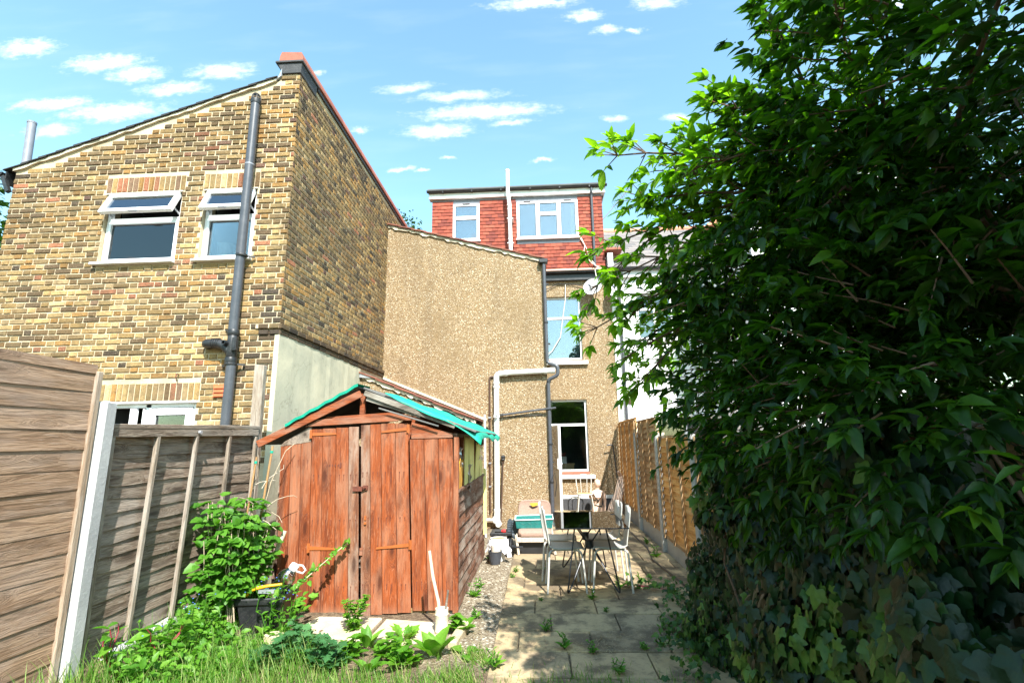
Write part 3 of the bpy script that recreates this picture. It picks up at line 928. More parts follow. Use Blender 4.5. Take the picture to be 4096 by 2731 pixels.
def brick_house():
    H = thing('brick_house', 'tall yellow stock brick house end with sloping roof and grey soil pipe', 'house', (BX0, BY, 0))
    slope = 0.336
    ztop = lambda x: 5.44 + slope * (x - BX0) if x < -3.55 else 6.78
    W1 = (-5.84, -4.77, 4.0, 5.04)
    W2 = (-4.45, -3.72, 4.0, 5.04)
    W3 = (-5.50, -4.24, 1.05, 2.17)
    holes = [W1, W2, W3]
    mb = MB()
    wall_holes(mb, BX0, BX1 - .006, -0.05, 5.44, BY + .006, BY + .25, holes)
    mb.prism([(BX0, BY + .006, 5.44), (-3.55, BY + .006, 5.44), (-3.55, BY + .006, ztop(-3.551))], (0, .244, 0))
    mb.box(-3.55, BX1 - .006, BY + .006, BY + .25, 5.44, 6.78)
    mb.build('front_wall', M['mortar'], H)
    MB().box(-3.5, BX1 - .006, BY + .25, 12.6, -.05, 6.9).build('side_wall', M['mortar'], H)
    MB().box(BX0, BX0 + .25, BY + .25, 12.6, -.05, 5.4).build('far_side_wall', M['mortar'], H)
    # bricks
    lint = [(W1[0] - .03, W1[1] + .03, W1[3], W1[3] + .235), (W2[0] - .03, W2[1] + .03, W2[3], W2[3] + .235), (W3[0] - .03, W3[1] + .03, W3[3], W3[3] + .235)]

    def wf(u, z):
        if -5.95 < u < -4.6 and 3.35 < z < 4.0 and rb.random() < .75:
            return 'n'
        if u > -3.62 and 2.4 < z < 3.6 and rb.random() < .5:
            return 'k'
        if -4.75 < u < -4.4 and z > 3.8 and rb.random() < .5:
            return 'n'
        return 'r' if rb.random() < max(.12, min(.75, (z - 3.6) * .5)) else 'f'
    fr = lay_bricks(BX0, BX1, 1.40, lambda u: ztop(u) - .01, holes + lint, wf)
    sd = lay_bricks(BY, 12.0, 3.135, lambda u: 6.87, [], lambda u, z: 'k' if rb.random() < (.04 if z < 6.3 else .22) else 'r', phase=-.11)
    items = []
    singles = []
    for (u, z, w, k, ws) in fr:
        d = math.dist((u, BY, z), (0, 0, 1.6))
        if abs(u + 3.78) < .06 or z < 1.86 or (u < -5.5 and z < 2.2):
            d += 20
        singles.append((d, u, z, w, k, ws))
    singles.sort()
    for i, (d, u, z, w, k, ws) in enumerate(singles):
        me, v, t, w0, h0 = brick_variant(k, ws)
        s = w / w0
        if i < 240:
            o = link('brick', me, H, (u, BY, z))
            o.scale = (s, 1, 1)
        else:
            items.append(([(p[0] * s + u, p[1] + BY, p[2] + z) for p in v], BRICK_F, t))
    for (u, z, w, k, ws) in sd:
        me, v, t, w0, h0 = brick_variant(k, ws)
        s = w / w0
        items.append(([(BX1 - p[1] * (.35 if p[1] < 0 else 1), p[0] * s + u, p[2] + z) for p in v], BRICK_F, t))
    join_pieces('brickwork', items, M['brick'], H)
    # soldier arches
    for (x0, x1, z0, z1) in lint:
        n = round((x1 - x0) / .0765)
        for i in range(n):
            u = x0 + (i + .5) * (x1 - x0) / n
            me, v, t, w0, h0 = brick_variant('l', 'n')
            link('brick', me, H, (u, BY - .002, (z0 + z1) / 2))
    # oversailing soot-black courses at the foot of the side wall and round the corner
    for z, pr in ((3.09, .035), (3.015, .018)):
        u = BY - pr
        while u < 10.05:
            me, v, t, w0, h0 = brick_variant('s', 'k')
            o = link('brick', me, H, (BX1 + pr, u + .108, z))
            o.rotation_euler = (0, 0, math.pi / 2)
            u += .226
        for u in (-3.50, -3.36):
            me, v, t, w0, h0 = brick_variant('h', 'k')
            o = link('brick', me, H, (u + .05, BY - pr, z))
            o.scale = (1.25, 1, 1)
    MB().box(-3.55, BX1 + .03, BY - .03, BY + .2, 3.065, 3.115).box(BX1 - .1, BX1 + .03, BY + .2, 10.09, 3.065, 3.115).build('band_bed', M['mortar'], H)
    # cement render on the lower side wall, uneven top and arris
    rr = random.Random(3)
    pts = []
    ys = [BY - .012 + (8.76 - BY + .012) * i / 24 for i in range(25)]
    v = []
    for y in ys:
        zt = 3.0 - .012 * (y - BY) + rr.uniform(-.01, .01)
        xo = BX1 + .012 + rr.uniform(-.004, .004)
        v += [(xo, y, -.05), (xo + rr.uniform(-.003, .003), y, 1.2), (xo, y, zt), (BX1 - .05, y, zt), (BX1 - .05, y, -.05)]
    f = []
    for i in range(24):
        for k in range(4):
            a = i * 5 + k
            f.append((a, a + 5, a + 6, a + 1))
    f.append((0, 1, 2, 3, 4))
    f.append(tuple(24 * 5 + k for k in (4, 3, 2, 1, 0)))
    MB().add(v, f).build('render_coat', M['render'], H)
    # roof: slab, verge slates one by one, mortar fillet, gutter
    zx = lambda x: 5.47 + slope * (x - BX0)
    MB().prism([(-7.42, BY + .2, zx(-7.42)), (-3.5, BY + .2, zx(-3.5)), (-3.5, BY + .2, zx(-3.5) + .03), (-7.42, BY + .2, zx(-7.42) + .03)], (0, 6.4, 0)).build('roof', M['dark_slate'], H)
    x = -7.40
    i = 0
    while x < -3.72:
        x1 = min(x + .36, -3.56)
        lift = .012
        a = (x, BY - .045, zx(x) + lift + .006)
        me = MB()
        me.hexa([(x, BY - .05, zx(x) + .022), (x1, BY - .05, zx(x1) + .004), (x1, BY + .25, zx(x1) + .004), (x, BY + .25, zx(x) + .022),
                 (x, BY - .05, zx(x) + .036), (x1, BY - .05, zx(x1) + .016), (x1, BY + .25, zx(x1) + .016), (x, BY + .25, zx(x) + .036)])
        me.build('slate', M['dark_slate'], H)
        x += .245
        i += 1
    v, f = [], []
    n = 40
    for i in range(n + 1):
        x = -7.28 + (3.7) * i / n
        th = rr.uniform(.018, .045)
        v += [(x, BY - .02 - rr.uniform(0, .01), zx(x) + .018), (x, BY - .022 - rr.uniform(0, .01), zx(x) - th), (x, BY + .1, zx(x) - th), (x, BY + .1, zx(x) + .018)]
    for i in range(n):
        for k in range(4):
            a, b = i * 4 + k, i * 4 + (k + 1) % 4
            f.append((a, b, b + 4, a + 4))
    MB().add(v, f).build('verge_mortar', M['fillet'], H)
    g = MB()
    prof = [(-7.44 + .055 * math.cos(math.pi + math.pi * k / 8), 5.41 + .055 * math.sin(math.pi + math.pi * k / 8)) for k in range(9)]
    g.prism([(x, BY - .06, z) for x, z in prof], (0, 6.4, 0))
    g.box(-7.37, -7.35, BY - .03, BY + 6, 5.25, 5.43)
    g.bar((-7.40, BY - .02, 5.36), (-7.28, BY - .02, 5.12), .05, .05)
    g.build('gutter', M['black_plastic'], H)
    # parapet: corbelled kneeler and red coping tiles
    MB().prism([(-3.50, BY - .02, 6.78), (-3.24, BY - .02, 6.78), (-3.22, BY - .04, 6.93), (-3.58, BY - .04, 6.93)], (0, .5, 0)).box(-3.6, -3.2, BY - .06, BY + .5, 6.93, 6.965).build('kneeler', M['plinth'], H, bevel=.006)
    MB().box(-3.53, -3.225, BY + .5, 12.0, 6.90, 6.945).build('coping_bed', M['plinth'], H)
    y = BY - .05
    while y < 11.9:
        me = MB()
        w = .30
        t = rr.uniform(-.004, .004)
        me.prism([(-3.545, y, 6.967), (-3.205, y, 6.967), (-3.205, y, 7.01), (-3.23, y, 7.09 + t), (-3.52, y, 7.11 + t), (-3.545, y, 7.03)], (0, w - .008, 0))
        o = me.build('coping_tile', M['coping'], H)
        set_tint(o.data, [(rr.random(), 0, 0, 1)] * len(o.data.vertices))
        y += w
    MB().prism([(-3.62, BY - .03, 6.66), (-3.51, BY - .03, 6.74), (-3.51, BY - .03, 6.86), (-3.55, BY - .03, 6.74)], (0, .2, 0)).build('flashing', M['zinc'], H)

    # windows
    def top_hung(x0, x1, z0, z1, tr, panes_glass, ang, ycas):
        yf = BY + .055
        mb = MB()
        frame_rect(mb, x0 + .004, x1 - .004, z0 + .02, z1 - .004, yf, yf + .06, .045)
        mb.box(x0 + .049, x1 - .049, yf + .001, yf + .058, tr - .03, tr + .03)
        w = mb.build('window', M['upvc'], H, bevel=.004)
        MB().box(x0 - .04, x1 + .02, BY - .075, yf + .002, z0 - .012, z0 + .018).build('sill', M['upvc'], w, bevel=.004)
        m2 = MB()
        frame_rect(m2, x0 + .05, x1 - .05, z0 + .066, tr - .031, yf - .012, yf + .03, .028)
        m2.build('glazing_bead', M['upvc'], w)
        pane(w, x0 + .075, x1 - .075, z0 + .09, tr - .055, yf + .02, panes_glass)
        beading(w, x0 + .085, x1 - .085, z0 + .1, tr - .065, yf + .0185)
        MB().box(x0 - .01, x1 + .01, BY - .012, yf + .01, z1 - .022, z1 - .002).build('head_drip', M['fillet'], w)
        # open top-hung light
        cz0, cz1 = tr + .005, z1 - .03
        L = cz1 - cz0
        c = MB()
        frame_rect(c, x0 + .03, x1 - .03, -L, 0, -.03, .025, .06)
        co = c.build('opening_light', M['upvc'], w, world=False, bevel=.005)
        co.location = Vector((0, yf - .028, cz1)) - ORG[H]
        co.rotation_euler = (-ang, 0, 0)
        for o_, nm, mm in ((MB().box(x0 + .085, x1 - .085, -.004, .002, -L + .055, -.055), 'pane', M['sky_glass']),):
            q = o_.build(nm, mm, w, world=False)
            q.location = co.location
            q.rotation_euler = co.rotation_euler
        sl = MB()
        cx = (x0 + x1) / 2
        sl.box(cx - .17, cx + .17, -.042, -.03, -.045, -.018)
        for k in range(7):
            sl.box(cx - .15 + k * .045, cx - .12 + k * .045, -.044, -.041, -.038, -.026, 1)
        q = sl.build('trickle_vent', [M['upvc'], M['black_plastic']], w, world=False)
        q.location = co.location
        q.rotation_euler = co.rotation_euler
        hk = MB()
        hk.box(cx - .05, cx + .05, -.05, -.02, -L - .028, -L - .001)
        q = hk.build('latch', M['zinc'], w, world=False)
        q.location = co.location
        q.rotation_euler = co.rotation_euler
        st = MB()
        for xx in (x0 + .055, x1 - .055):
            st.bar((xx, yf + .01, cz0 + .06), (xx, yf - .028 - math.sin(ang) * L * .7, cz1 - math.cos(ang) * L * .7), .012, .02)
        st.build('stay', M['zinc'], w)
        room(H, x0 + .02, x1 - .02, BY + .25, BY + 2.2, z0 + .02, z1 - .02)
        return w
    top_hung(*W1, 4.655, 'glass', math.radians(24), 0)
    _c = []
    for _z in (4.06, 4.35, 4.62):
        _c += [(-5.74 + .035 * _i + (.03 if _z > 4.5 else 0), BY + .30 + .025 * (_i % 2), _z) for _i in range(7)]
    MB().add(_c, [(j * 7 + i, j * 7 + i + 1, j * 7 + i + 8, j * 7 + i + 7) for j in range(2) for i in range(6)]).build('curtain', M['white_cloth'], H)
    top_hung(*W2, 4.655, 'glass', math.radians(24), 0)
    x0, x1, z0, z1 = W3
    yf = BY + .05
    mb = MB()
    frame_rect(mb, x0, x1, z0, z1 - .02, yf, yf + .06, .055)
    mb.box(-4.92, -4.85, yf, yf + .06, z0, z1 - .03)
    w = mb.build('window', M['upvc'], H, bevel=.004)
    MB().box(x0 - .02, x1 + .02, BY - .02, yf, z1 - .022, z1 - .001).build('head_drip', M['upvc'], w)
    m2 = MB()
    frame_rect(m2, -4.86, x1 - .06, z0 + .05, z1 - .085, yf - .02, yf + .03, .085)
    m2.build('casement', M['upvc'], w, bevel=.004)
    pane(w, -4.78, x1 - .14, z0 + .1, z1 - .16, yf + .01, 'glass')
    beading(w, -4.765, x1 - .155, z0 + .12, z1 - .175, yf + .008)
    m3 = MB()
    m3.bar((-4.93, yf - .01, z0 + .06), (-4.93, yf - .01, z1 - .09), .02, .02)
    m3.prism([(-5.44, yf - .28, z0 + .06), (-5.38, yf - .30, z0 + .06), (-5.38, yf - .30, z1 - .085), (-5.44, yf - .28, z1 - .085)], (.06, .04, 0))
    m3.prism([(-5.08, yf - .05, z0 + .06), (-5.04, yf - .05, z0 + .06), (-5.04, yf - .05, z1 - .085), (-5.08, yf - .05, z1 - .085)], (.02, .06, 0))
    m3.build('open_casement', M['upvc'], w)
    room(H, x0 + .02, x1 - .02, BY + .25, BY + 2.2, z0 + .02, z1 - .04)
    # things on the inner sills
    for (x, y, z, r, h, mt, nm, lb, ct) in ((-5.46, BY + .17, 4.02, .05, .19, 'teal_bottle', 'bottle', 'teal bottle standing inside the wider upstairs window', 'bottle'),
                                            (-5.62, BY + .17, 4.02, .035, .10, 'white_paint', 'jar', 'small white jar inside the wider upstairs window', 'jar')):
        o = MB().lathe([(0, z), (r, z), (r, z + h * .7), (r * .4, z + h * .8), (r * .4, z + h), (0, z + h)], (x, y, 0), 14).build(nm, M[mt], smooth=True)
        tag(o, lb, ct)
    t = thing('plant_pot', 'tan flower pot inside the narrower upstairs window', 'pot', (-3.98, BY + .18, 4.02))
    MB().lathe([(0, 4.02), (.05, 4.02), (.065, 4.15), (.075, 4.15), (.075, 4.18), (.06, 4.18), (.055, 4.165), (0, 4.165)], (-3.98, BY + .18, 0), 16).build('pot', M['wood_floor'], t, smooth=True)
    t = thing('waste_basket', 'dark tub inside the narrower upstairs window', 'tub', (-4.2, BY + .2, 4.02))
    MB().lathe([(0, 4.02), (.10, 4.02), (.12, 4.30), (.11, 4.30), (.1, 4.04), (0, 4.04)], (-4.2, BY + .2, 0), 18).build('tub', M['lead'], t, smooth=True)
    # orange air brick and a hook
    ab = MB()
    ab.box(-4.02, -3.80, BY - .022, BY + .03, 2.20, 2.36)
    for k in range(3):
        ab.prism([(-4.01, BY - .022, 2.212 + k * .05), (-4.01, BY - .038, 2.212 + k * .05), (-4.01, BY - .022, 2.252 + k * .05)], (.20, 0, 0))
    ab.build('air_brick', M['airbrick'], H)
    MB().tube([(-4.5, BY + .03, 2.50), (-4.5, BY - .05, 2.50), (-4.49, BY - .07, 2.46), (-4.5, BY - .03, 2.41)], .007, 6).build('hook', M['rust'], H)
    return H


HB = brick_house()


def soil_pipe():
    x, y, r = -3.79, BY - .105, .058
    T = thing('soil_pipe', 'tall dark grey soil pipe clipped up the brick wall with vent cage on top', 'pipe', (x, y, 0))
    MB().tube([(x + .03, y, -.05), (x + .02, y, 2.66)], r, 18).build('lower_shaft', M['grey_plastic'], T, smooth=True)
    MB().tube([(x, y, 2.98), (x - .005, y, 6.28)], r, 18).build('upper_shaft', M['grey_plastic'], T, smooth=True)
    MB().lathe([(r, 5.30), (r + .003, 5.305), (r + .003, 5.318), (r, 5.323)], (x - .003, y, 0), 18).build('joint', M['grey_pvc'], T, smooth=True)
    cg = MB()
    cg.lathe([(r + .006, 6.24), (r + .008, 6.25), (r + .008, 6.30), (r, 6.305)], (x - .005, y, 0), 18)
    for k in range(14):
        a = 2 * math.pi * k / 14
        cg.tube([(x - .005 + r * math.cos(a), y + r * math.sin(a), 6.30), (x - .005 + r * .95 * math.cos(a), y + r * .95 * math.sin(a), 6.365), (x - .005 + r * .45 * math.cos(a), y + r * .45 * math.sin(a), 6.40)], .006, 5)
    cg.lathe([(0, 6.405), (r * .5, 6.402), (r * .5, 6.39), (0, 6.39)], (x - .005, y, 0), 12)
    cg.build('vent_cage', M['black_plastic'], T, smooth=True)
    te = MB()
    for z0, z1, k in ((2.60, 2.68, .012), (2.68, 2.96, .004), (2.96, 3.03, .012)):
        te.lathe([(r + k - .004, z0), (r + k, z0 + .008), (r + k, z1 - .008), (r + k - .004, z1)], (x + .01, y, 0), 20)
    te.lathe([(r + .016, 2.985), (r + .016, 2.995)], (x + .01, y, 0), 20)
    te.build('tee_fitting', M['black_plastic'], T, smooth=True)
    br = MB()
    br.tube(bend([(x + .01, y, 2.74), (x - .12, y - .005, 2.86), (x - .34, y, 2.87), (x - .37, y + .12, 2.87)], .07), r * .98, 16)
    for k in range(4):
        br.lathe([(r + .004, -.006), (r + .006, 0), (r + .004, .006)], (x - .16 - k * .028, y - .003, 2.868), 16, ax=(1, 0, 0))
    br.build('branch_elbow', M['black_plastic'], T, smooth=True)
    MB().lathe([(.032, 0), (.032, .06), (.022, .06), (.022, .01), (0, .01)], (x - .03, y - .045, 2.85), 14, ax=(-.25, -1, .1)).build('boss', M['black_plastic'], T, smooth=True)
    MB().box(x + .045, x + .10, y - .075, y - .02, 2.76, 2.92).box(x + .055, x + .09, y - .083, y - .075, 2.78, 2.90).build('access_door', M['black_plastic'], T, bevel=.006)
    for z in (2.60, 4.02):
        c = MB()
        c.lathe([(r + .012, z - .014), (r + .014, z), (r + .012, z + .014)], (x + .012, y, 0), 18)
        c.bar((x + .05, y + .02, z), (x + .15, y + .07, z), .02, .02)
        c.bar((x - .05, y + .02, z - .01), (x - .14, y + .08, z - .01), .02, .03)
        c.build('clip', M['black_plastic'], T)
    for (z, dx) in ((5.92, -.13), (5.32, -.09), (3.42, -.10), (3.05, -.16)):
        MB().tube([(x, y + .03, z - .09), (x + dx, y + .09, z + (.05 if dx < -.12 else -.3) * (1 if z > 5.5 else .2))], .009, 6).build('old_bracket', M['black_plastic'], T)
    return T


soil_pipe()
_t = thing('vent_pipe', 'slim grey vent pipe standing beyond the low end of the roof', 'pipe', (-7.97, 6.6, 5.3))
MB().tube([(-7.93, 6.6, 5.3), (-8.01, 6.6, 6.76)], .058, 14).build('shaft', M['grey_pvc'], _t, smooth=True)
MB().lathe([(.062, 0), (.062, .03)], (-8.01, 6.6, 6.735), 14).build('rim', M['grey_pvc'], _t)


# ------------------------------------------------------------------ pebbledashed house in the middle
PX0, PX1, PY, MY = -3.25, 0.21, 10.1, 12.3


def verge(parent, x0, z0, x1, z1, y, tile_len, back, rr, th=.030, fillet=True):
    """sloping row of verge tiles over an uneven mortar fillet; runs from the high end to the low end"""
    sl = (z1 - z0) / (x1 - x0)
    n = max(2, round(abs(x1 - x0) / tile_len))
    L = (x1 - x0) / n
    for i in range(n):
        a = x0 + L * i - .05
        b = x0 + L * (i + 1)
        za, zb = z0 + sl * (a - x0), z0 + sl * (b - x0)
        u, w = .010, .030
        me = MB().hexa([(a, y - .075, za + u), (b, y - .075, zb + w), (b, back, zb + w), (a, back, za + u), (a, y - .075, za + u + th), (b, y - .075, zb + w + th), (b, back, zb + w + th), (a, back, za + u + th)])
        o = me.build('verge_tile', M['roof_tile'], parent, bevel=.004)
        set_tint(o.data, [(rr.random(), 0, 0, 1)] * len(o.data.vertices))
    if fillet:
        v, f = [], []
        m = 44
        for i in range(m + 1):
            x = x0 + (x1 - x0) * i / m
            z = z0 + sl * (x - x0)
            t = rr.uniform(.02, .07)
            v += [(x, y - .03 - rr.uniform(0, .012), z + .012), (x, y - .025 - rr.uniform(0, .012), z - t), (x, y + .1, z - t), (x, y + .1, z + .012)]
        for i in range(m):
            for k in range(4):
                a, b = i * 4 + k, i * 4 + (k + 1) % 4
                f.append((a, b, b + 4, a + 4))
        MB().add(v, f).build('verge_mortar', M['fillet'], parent)


def pebble_house():
    H = thing('pebbledash_house', 'house with tan pebbledash walls and red tile-hung dormer, between brick house and white house', 'house', (-1.5, PY, 0))
    rr = random.Random(21)
    MB().prism([(PX0 + .002, PY, -.05), (PX1, PY, -.05), (PX1, PY, 5.42), (PX0 + .002, PY, 6.37)], (0, MY - PY, 0)).build('outrigger_wall', M['pebble'], H)
    verge(H, PX0 + .01, 6.39, PX1 + .02, 5.45, PY, .30, PY + .3, rr)
    MB().prism([(PX0 + .01, PY + .2, 6.37), (PX1 + .06, PY + .2, 5.42), (PX1 + .06, PY + .2, 5.46), (PX0 + .01, PY + .2, 6.41)], (0, 2.0, 0)).build('outrigger_roof', M['roof_tile'], H)
    MB().prism([(PX0 + .0, PY - .03, 6.40), (PX0 + .16, PY - .05, 6.37), (PX0 + .20, PY - .04, 6.33), (PX0 + .02, PY - .02, 6.44)], (0, .3, 0)).build('flashing', M['zinc'], H)
    # main rear wall
    UW = (0.22, 1.17, 3.62, 5.28)
    KW = (0.22, 1.21, 0.88, 2.62)
    mb = MB()
    wall_holes(mb, PX1, 1.965, .26, 5.9, MY, MY + .28, [UW, KW])
    mb.build('rear_wall', M['pebble'], H)
    MB().box(PX1 + .01, 1.96, MY - .03, MY + .2, -.05, .26).build('plinth', M['plinth'], H)
    MB().box(PX1 + .01, 1.96, MY - .026, MY - .002, .262, .34).build('plinth_band', M['white_paint'], H)
    room(H, UW[0], UW[1], MY + .28, MY + 1.6, UW[2], UW[3])
    room(H, KW[0] - .1, KW[1] + .4, MY + .28, MY + 3.0, KW[2] - .5, KW[3])

    def rear_window(x0, x1, z0, z1, tr, glass, sillz):
        yf = MY + .07
        mb = MB()
        frame_rect(mb, x0, x1, z0, z1, yf, yf + .06, .05)
        mb.box(x0 + .05, x1 - .05, yf + .001, yf + .058, tr - .03, tr + .03)
        w = mb.build('window', M['upvc'], H, bevel=.004)
        pane(w, x0 + .05, x1 - .05, z0 + .05, tr - .03, yf + .03, glass)
        pane(w, x0 + .05, x1 - .05, tr + .03, z1 - .05, yf + .03, glass)
        MB().box(x0 - .02, x1 + .12, MY - .09, MY + .06, sillz - .11, sillz - .02).build('sill', M['white_paint'], w, bevel=.006)
        MB().box(x0, x1, MY - .02, MY + .07, sillz - .018, z0 - .001).build('sub_sill', M['coping'], w)
        return w
    w = rear_window(*UW, 4.72, 'sky_glass', 3.60)
    MB().box(UW[0] + .05, UW[1] - .05, MY + .16, MY + .17, UW[2], UW[3]).build('sky_reflection_panel', M['sky_reflection_panel'], w)  # blue panel behind the glass, painted as mirrored sky
    w = rear_window(*KW, 2.0, 'glass', .83)
    # dormer
    DX0, DX1, DY = -2.77, 1.88, 12.42
    D1 = (-2.19, -1.46, 6.95, 8.06)
    D2 = (-.44, 1.22, 6.95, 8.06)
    mb = MB()
    wall_holes(mb, DX0, DX1, 5.9, 8.2, DY, DY + .15, [D1, D2])
    mb.box(DX0, DX0 + .12, DY + .15, 15.4, 5.9, 8.2).box(DX1 - .12, DX1, DY + .15, 15.4, 5.9, 8.2)
    dw = mb.build('dormer_wall', M['roof_tile'], H)
    MB().box(DX0, DX1, DY - .012, DY - .001, 8.07, 8.2).box(D2[0], D2[1] + .02, DY - .03, DY - .001, D2[2] - .13, D2[2] - .02).box(D1[0], D1[1] + .02, DY - .03, DY - .001, D1[2] - .08, D1[2] - .02).build('lead_apron', M['lead'], H)
    tiles = []
    z = 6.02
    row = 0
    while z < 8.06:
        x = DX0 - (0.0825 if row % 2 else 0)
        while x < DX1 - .01:
            a, b = max(x, DX0), min(x + .161, DX1)
            segs = [(a, b)]
            for h in (D1, D2):
                zc = z + .03
                if h[2] - .13 * (h is D2) - .06 * (h is D1) < zc < h[3] + .01:
                    ns = []
                    for p, q in segs:
                        if q <= h[0] or p >= h[1]:
                            ns.append((p, q))
                        else:
                            if h[0] - p > .02:
                                ns.append((p, h[0]))
                            if q - h[1] > .02:
                                ns.append((h[1], q))
                    segs = ns
            for p, q in segs:
                if q - p > .02:
                    tiles.append((p, q, z))
            x += .165
        z += .1
        row += 1

    def tile_geo(w):
        o1, o2 = rr.uniform(.026, .034), rr.uniform(.026, .034)
        b1, b2 = rr.uniform(-.003, .003), rr.uniform(-.003, .003)
        h = .125
        v = [(0, -o1, b1), (w / 2, -o1 - .003, (b1 + b2) / 2), (w, -o2, b2), (0, -o1 + .014, b1), (w / 2, -o1 + .013, (b1 + b2) / 2), (w, -o2 + .014, b2), (0, -.013, h), (w / 2, -.014, h), (w, -.013, h)]
        f = [(0, 1, 7, 6), (1, 2, 8, 7), (0, 3, 4, 1), (1, 4, 5, 2), (0, 6, 3), (2, 5, 8)]
        return v, f
    var = []
    for k in range(40):
        v, f = tile_geo(.161)
        t = (rr.random() * .999, 0, 0)
        var.append((piece_mesh('tile', v, f, M['hung_tile'], t), v, f, t))
    # behind the outrigger roof nothing shows: those join the mass first
    vis = [q for q in tiles if q[2] > 6.42 - .276 * (q[0] + 3.25) * .93 + .35 or q[0] > .2]
    hid = [q for q in tiles if q not in vis]
    rr.shuffle(vis)
    extra = []
    for i, (p, q, z) in enumerate(vis):
        me, v, f, t = var[rr.randrange(40)]
        s = (q - p) / .161
        if i < 295:
            o = link('tile', me, dw, (p, DY, z))
            o.scale = (s, 1, 1)
        else:
            extra.append(([(a * s + p, b + DY, c + z) for a, b, c in v], f, t))
    for (p, q, z) in hid:
        me, v, f, t = var[rr.randrange(40)]
        s = (q - p) / .161
        extra.append(([(a * s + p, b + DY, c + z) for a, b, c in v], f, t))
    join_pieces('tiling', extra, M['hung_tile'], dw)
    rf = MB().box(DX0 - .12, DX1 + .12, DY - .14, 15.6, 8.40, 8.47).build('dormer_roof', M['felt'], H)
    MB().box(DX0 - .08, DX1 + .09, DY - .10, DY + .1, 8.2, 8.35).box(DX1 + .07, DX1 + .09, DY + .1, 15.5, 8.2, 8.36).build('fascia', M['white_paint'], H)
    g = MB()
    gp = [(DY - .155 + .055 * math.cos(math.pi + math.pi * k / 8), 8.40 + .055 * math.sin(math.pi + math.pi * k / 8)) for k in range(9)]
    g.prism([(DX0 - .13, y, z) for y, z in gp], (DX1 - DX0 + .27, 0, 0))
    for k in range(6):
        g.box(DX0 + .3 + k * .8, DX0 + .33 + k * .8, DY - .2, DY - .09, 8.33, 8.40)
    g.build('gutter', M['black_plastic'], H)
    MB().tube(bend([(1.60, DY - .12, 8.36), (1.60, DY - .12, 8.22), (1.60, DY - .07, 8.14), (1.60, DY - .07, 6.08)], .04), .034, 12).build('downpipe', M['grey_plastic'], H, smooth=True)

    def dorm_win(x0, x1, z0, z1, bars, tbars, panes, vents):
        yf = DY - .045
        mb = MB()
        frame_rect(mb, x0, x1, z0, z1 - .02, yf, yf + .06, .055)
        for b in bars:
            mb.box(b - .03, b + .03, yf + .001, yf + .058, z0 + .055, z1 - .075)
        for (a, b, zz) in tbars:
            mb.box(a, b, yf + .002, yf + .056, zz - .03, zz + .03)
        w = mb.build('window', M['upvc'], H, bevel=.004)
        for (a, b, c, d) in panes:
            m2 = MB()
            frame_rect(m2, a, b, c, d, yf - .018, yf + .02, .032)
            m2.build('sash', M['upvc'], w, bevel=.003)
            pane(w, a + .03, b - .03, c + .03, d - .03, yf + .004, 'sky_glass')
            beading(w, a + .045, b - .045, c + .045, d - .045, yf + .002)
        for vx in vents:
            MB().box(vx - .1, vx + .1, yf - .024, yf - .001, z1 - .062, z1 - .035).build('trickle_vent', M['black_plastic'], w)
        MB().box(x0 - .02, x1 + .03, yf - .06, yf + .0, z0 - .03, z0 - .001).build('sill', M['upvc'], w)
        room(H, x0 + .01, x1 - .01, DY + .15, DY + 1.8, z0 + .01, z1 - .01)
        MB().box(x0 + .02, x1 - .02, DY + .13, DY + .14, z0 + .02, z1 - .02).build('sky_reflection_panel', M['sky_reflection_panel'], w)  # sky reflection put into the colour of a backing panel
        return w
    dorm_win(*D1, [], [(-2.135, -1.515, 7.62)], [(-2.15, -1.5, 6.99, 7.6), (-2.15, -1.5, 7.64, 8.0)], [-1.82])
    w = dorm_win(*D2, [.13, .70], [(.16, .67, 7.66)], [(-.40, .11, 6.99, 8.0), (.15, .68, 6.99, 7.64), (.15, .68, 7.68, 8.0), (.72, 1.18, 6.99, 8.0)], [-.15, .95])
    cv = []
    for i in range(9):
        a = i / 8
        cv.append((1.0 + .12 * a, DY + .1 - .02 * (i % 2), 7.0))
    MB().add([(x, y, zz) for zz in (7.02, 7.55, 7.95) for x, y, _ in [(p[0] + (.03 if zz > 7.5 else 0), p[1], 0) for p in cv]],
             [(j * 9 + i, j * 9 + i + 1, (j + 1) * 9 + i + 1, (j + 1) * 9 + i) for j in range(2) for i in range(8)]).build('curtain', M['white_cloth'], w)
    # eaves of the main roof under the dormer
    t = MB()
    t.hexa([(PX1, MY - .16, 5.93), (1.98, MY - .16, 5.93), (1.98, MY + .12, 6.0), (PX1, MY + .12, 6.0), (PX1, MY - .16, 5.955), (1.98, MY - .16, 5.955), (1.98, MY + .12, 6.03), (PX1, MY + .12, 6.03)])
    o = t.build('eaves_tile', M['ridge'], H)
    set_tint(o.data, [(.2, 0, 0, 1)] * 8)
    MB().box(PX1, 1.95, MY + .05, MY + .115, 6.0, 6.06).build('tile_bedding', M['fillet'], H)
    g = MB()
    gp = [(MY - .165 + .06 * math.cos(math.pi + math.pi * k / 8), 5.92 + .06 * math.sin(math.pi + math.pi * k / 8)) for k in range(9)]
    g.prism([(PX1 + .02, y, z) for y, z in gp], (1.80, 0, 0))
    g.box(PX1 + .02, 1.95, MY - .10, MY + .02, 5.70, 5.90)
    g.build('eaves_gutter', M['black_plastic'], H)
    # party-wall stub with capping tile
    MB().box(1.93, 2.06, MY - .06, MY + .5, 5.95, 6.42).build('party_stub', M['white_render'], H)
    for i in range(5):
        me, v, tt, w0, h0 = brick_variant('s', 'f')
        o = link('brick', me, H, (2.18, MY + .3, 6.1 + i * .0755))
    o = MB().box(1.88, 2.32, MY - .1, MY + .5, 6.50, 6.56).build('capping_tile', M['coping'], H)
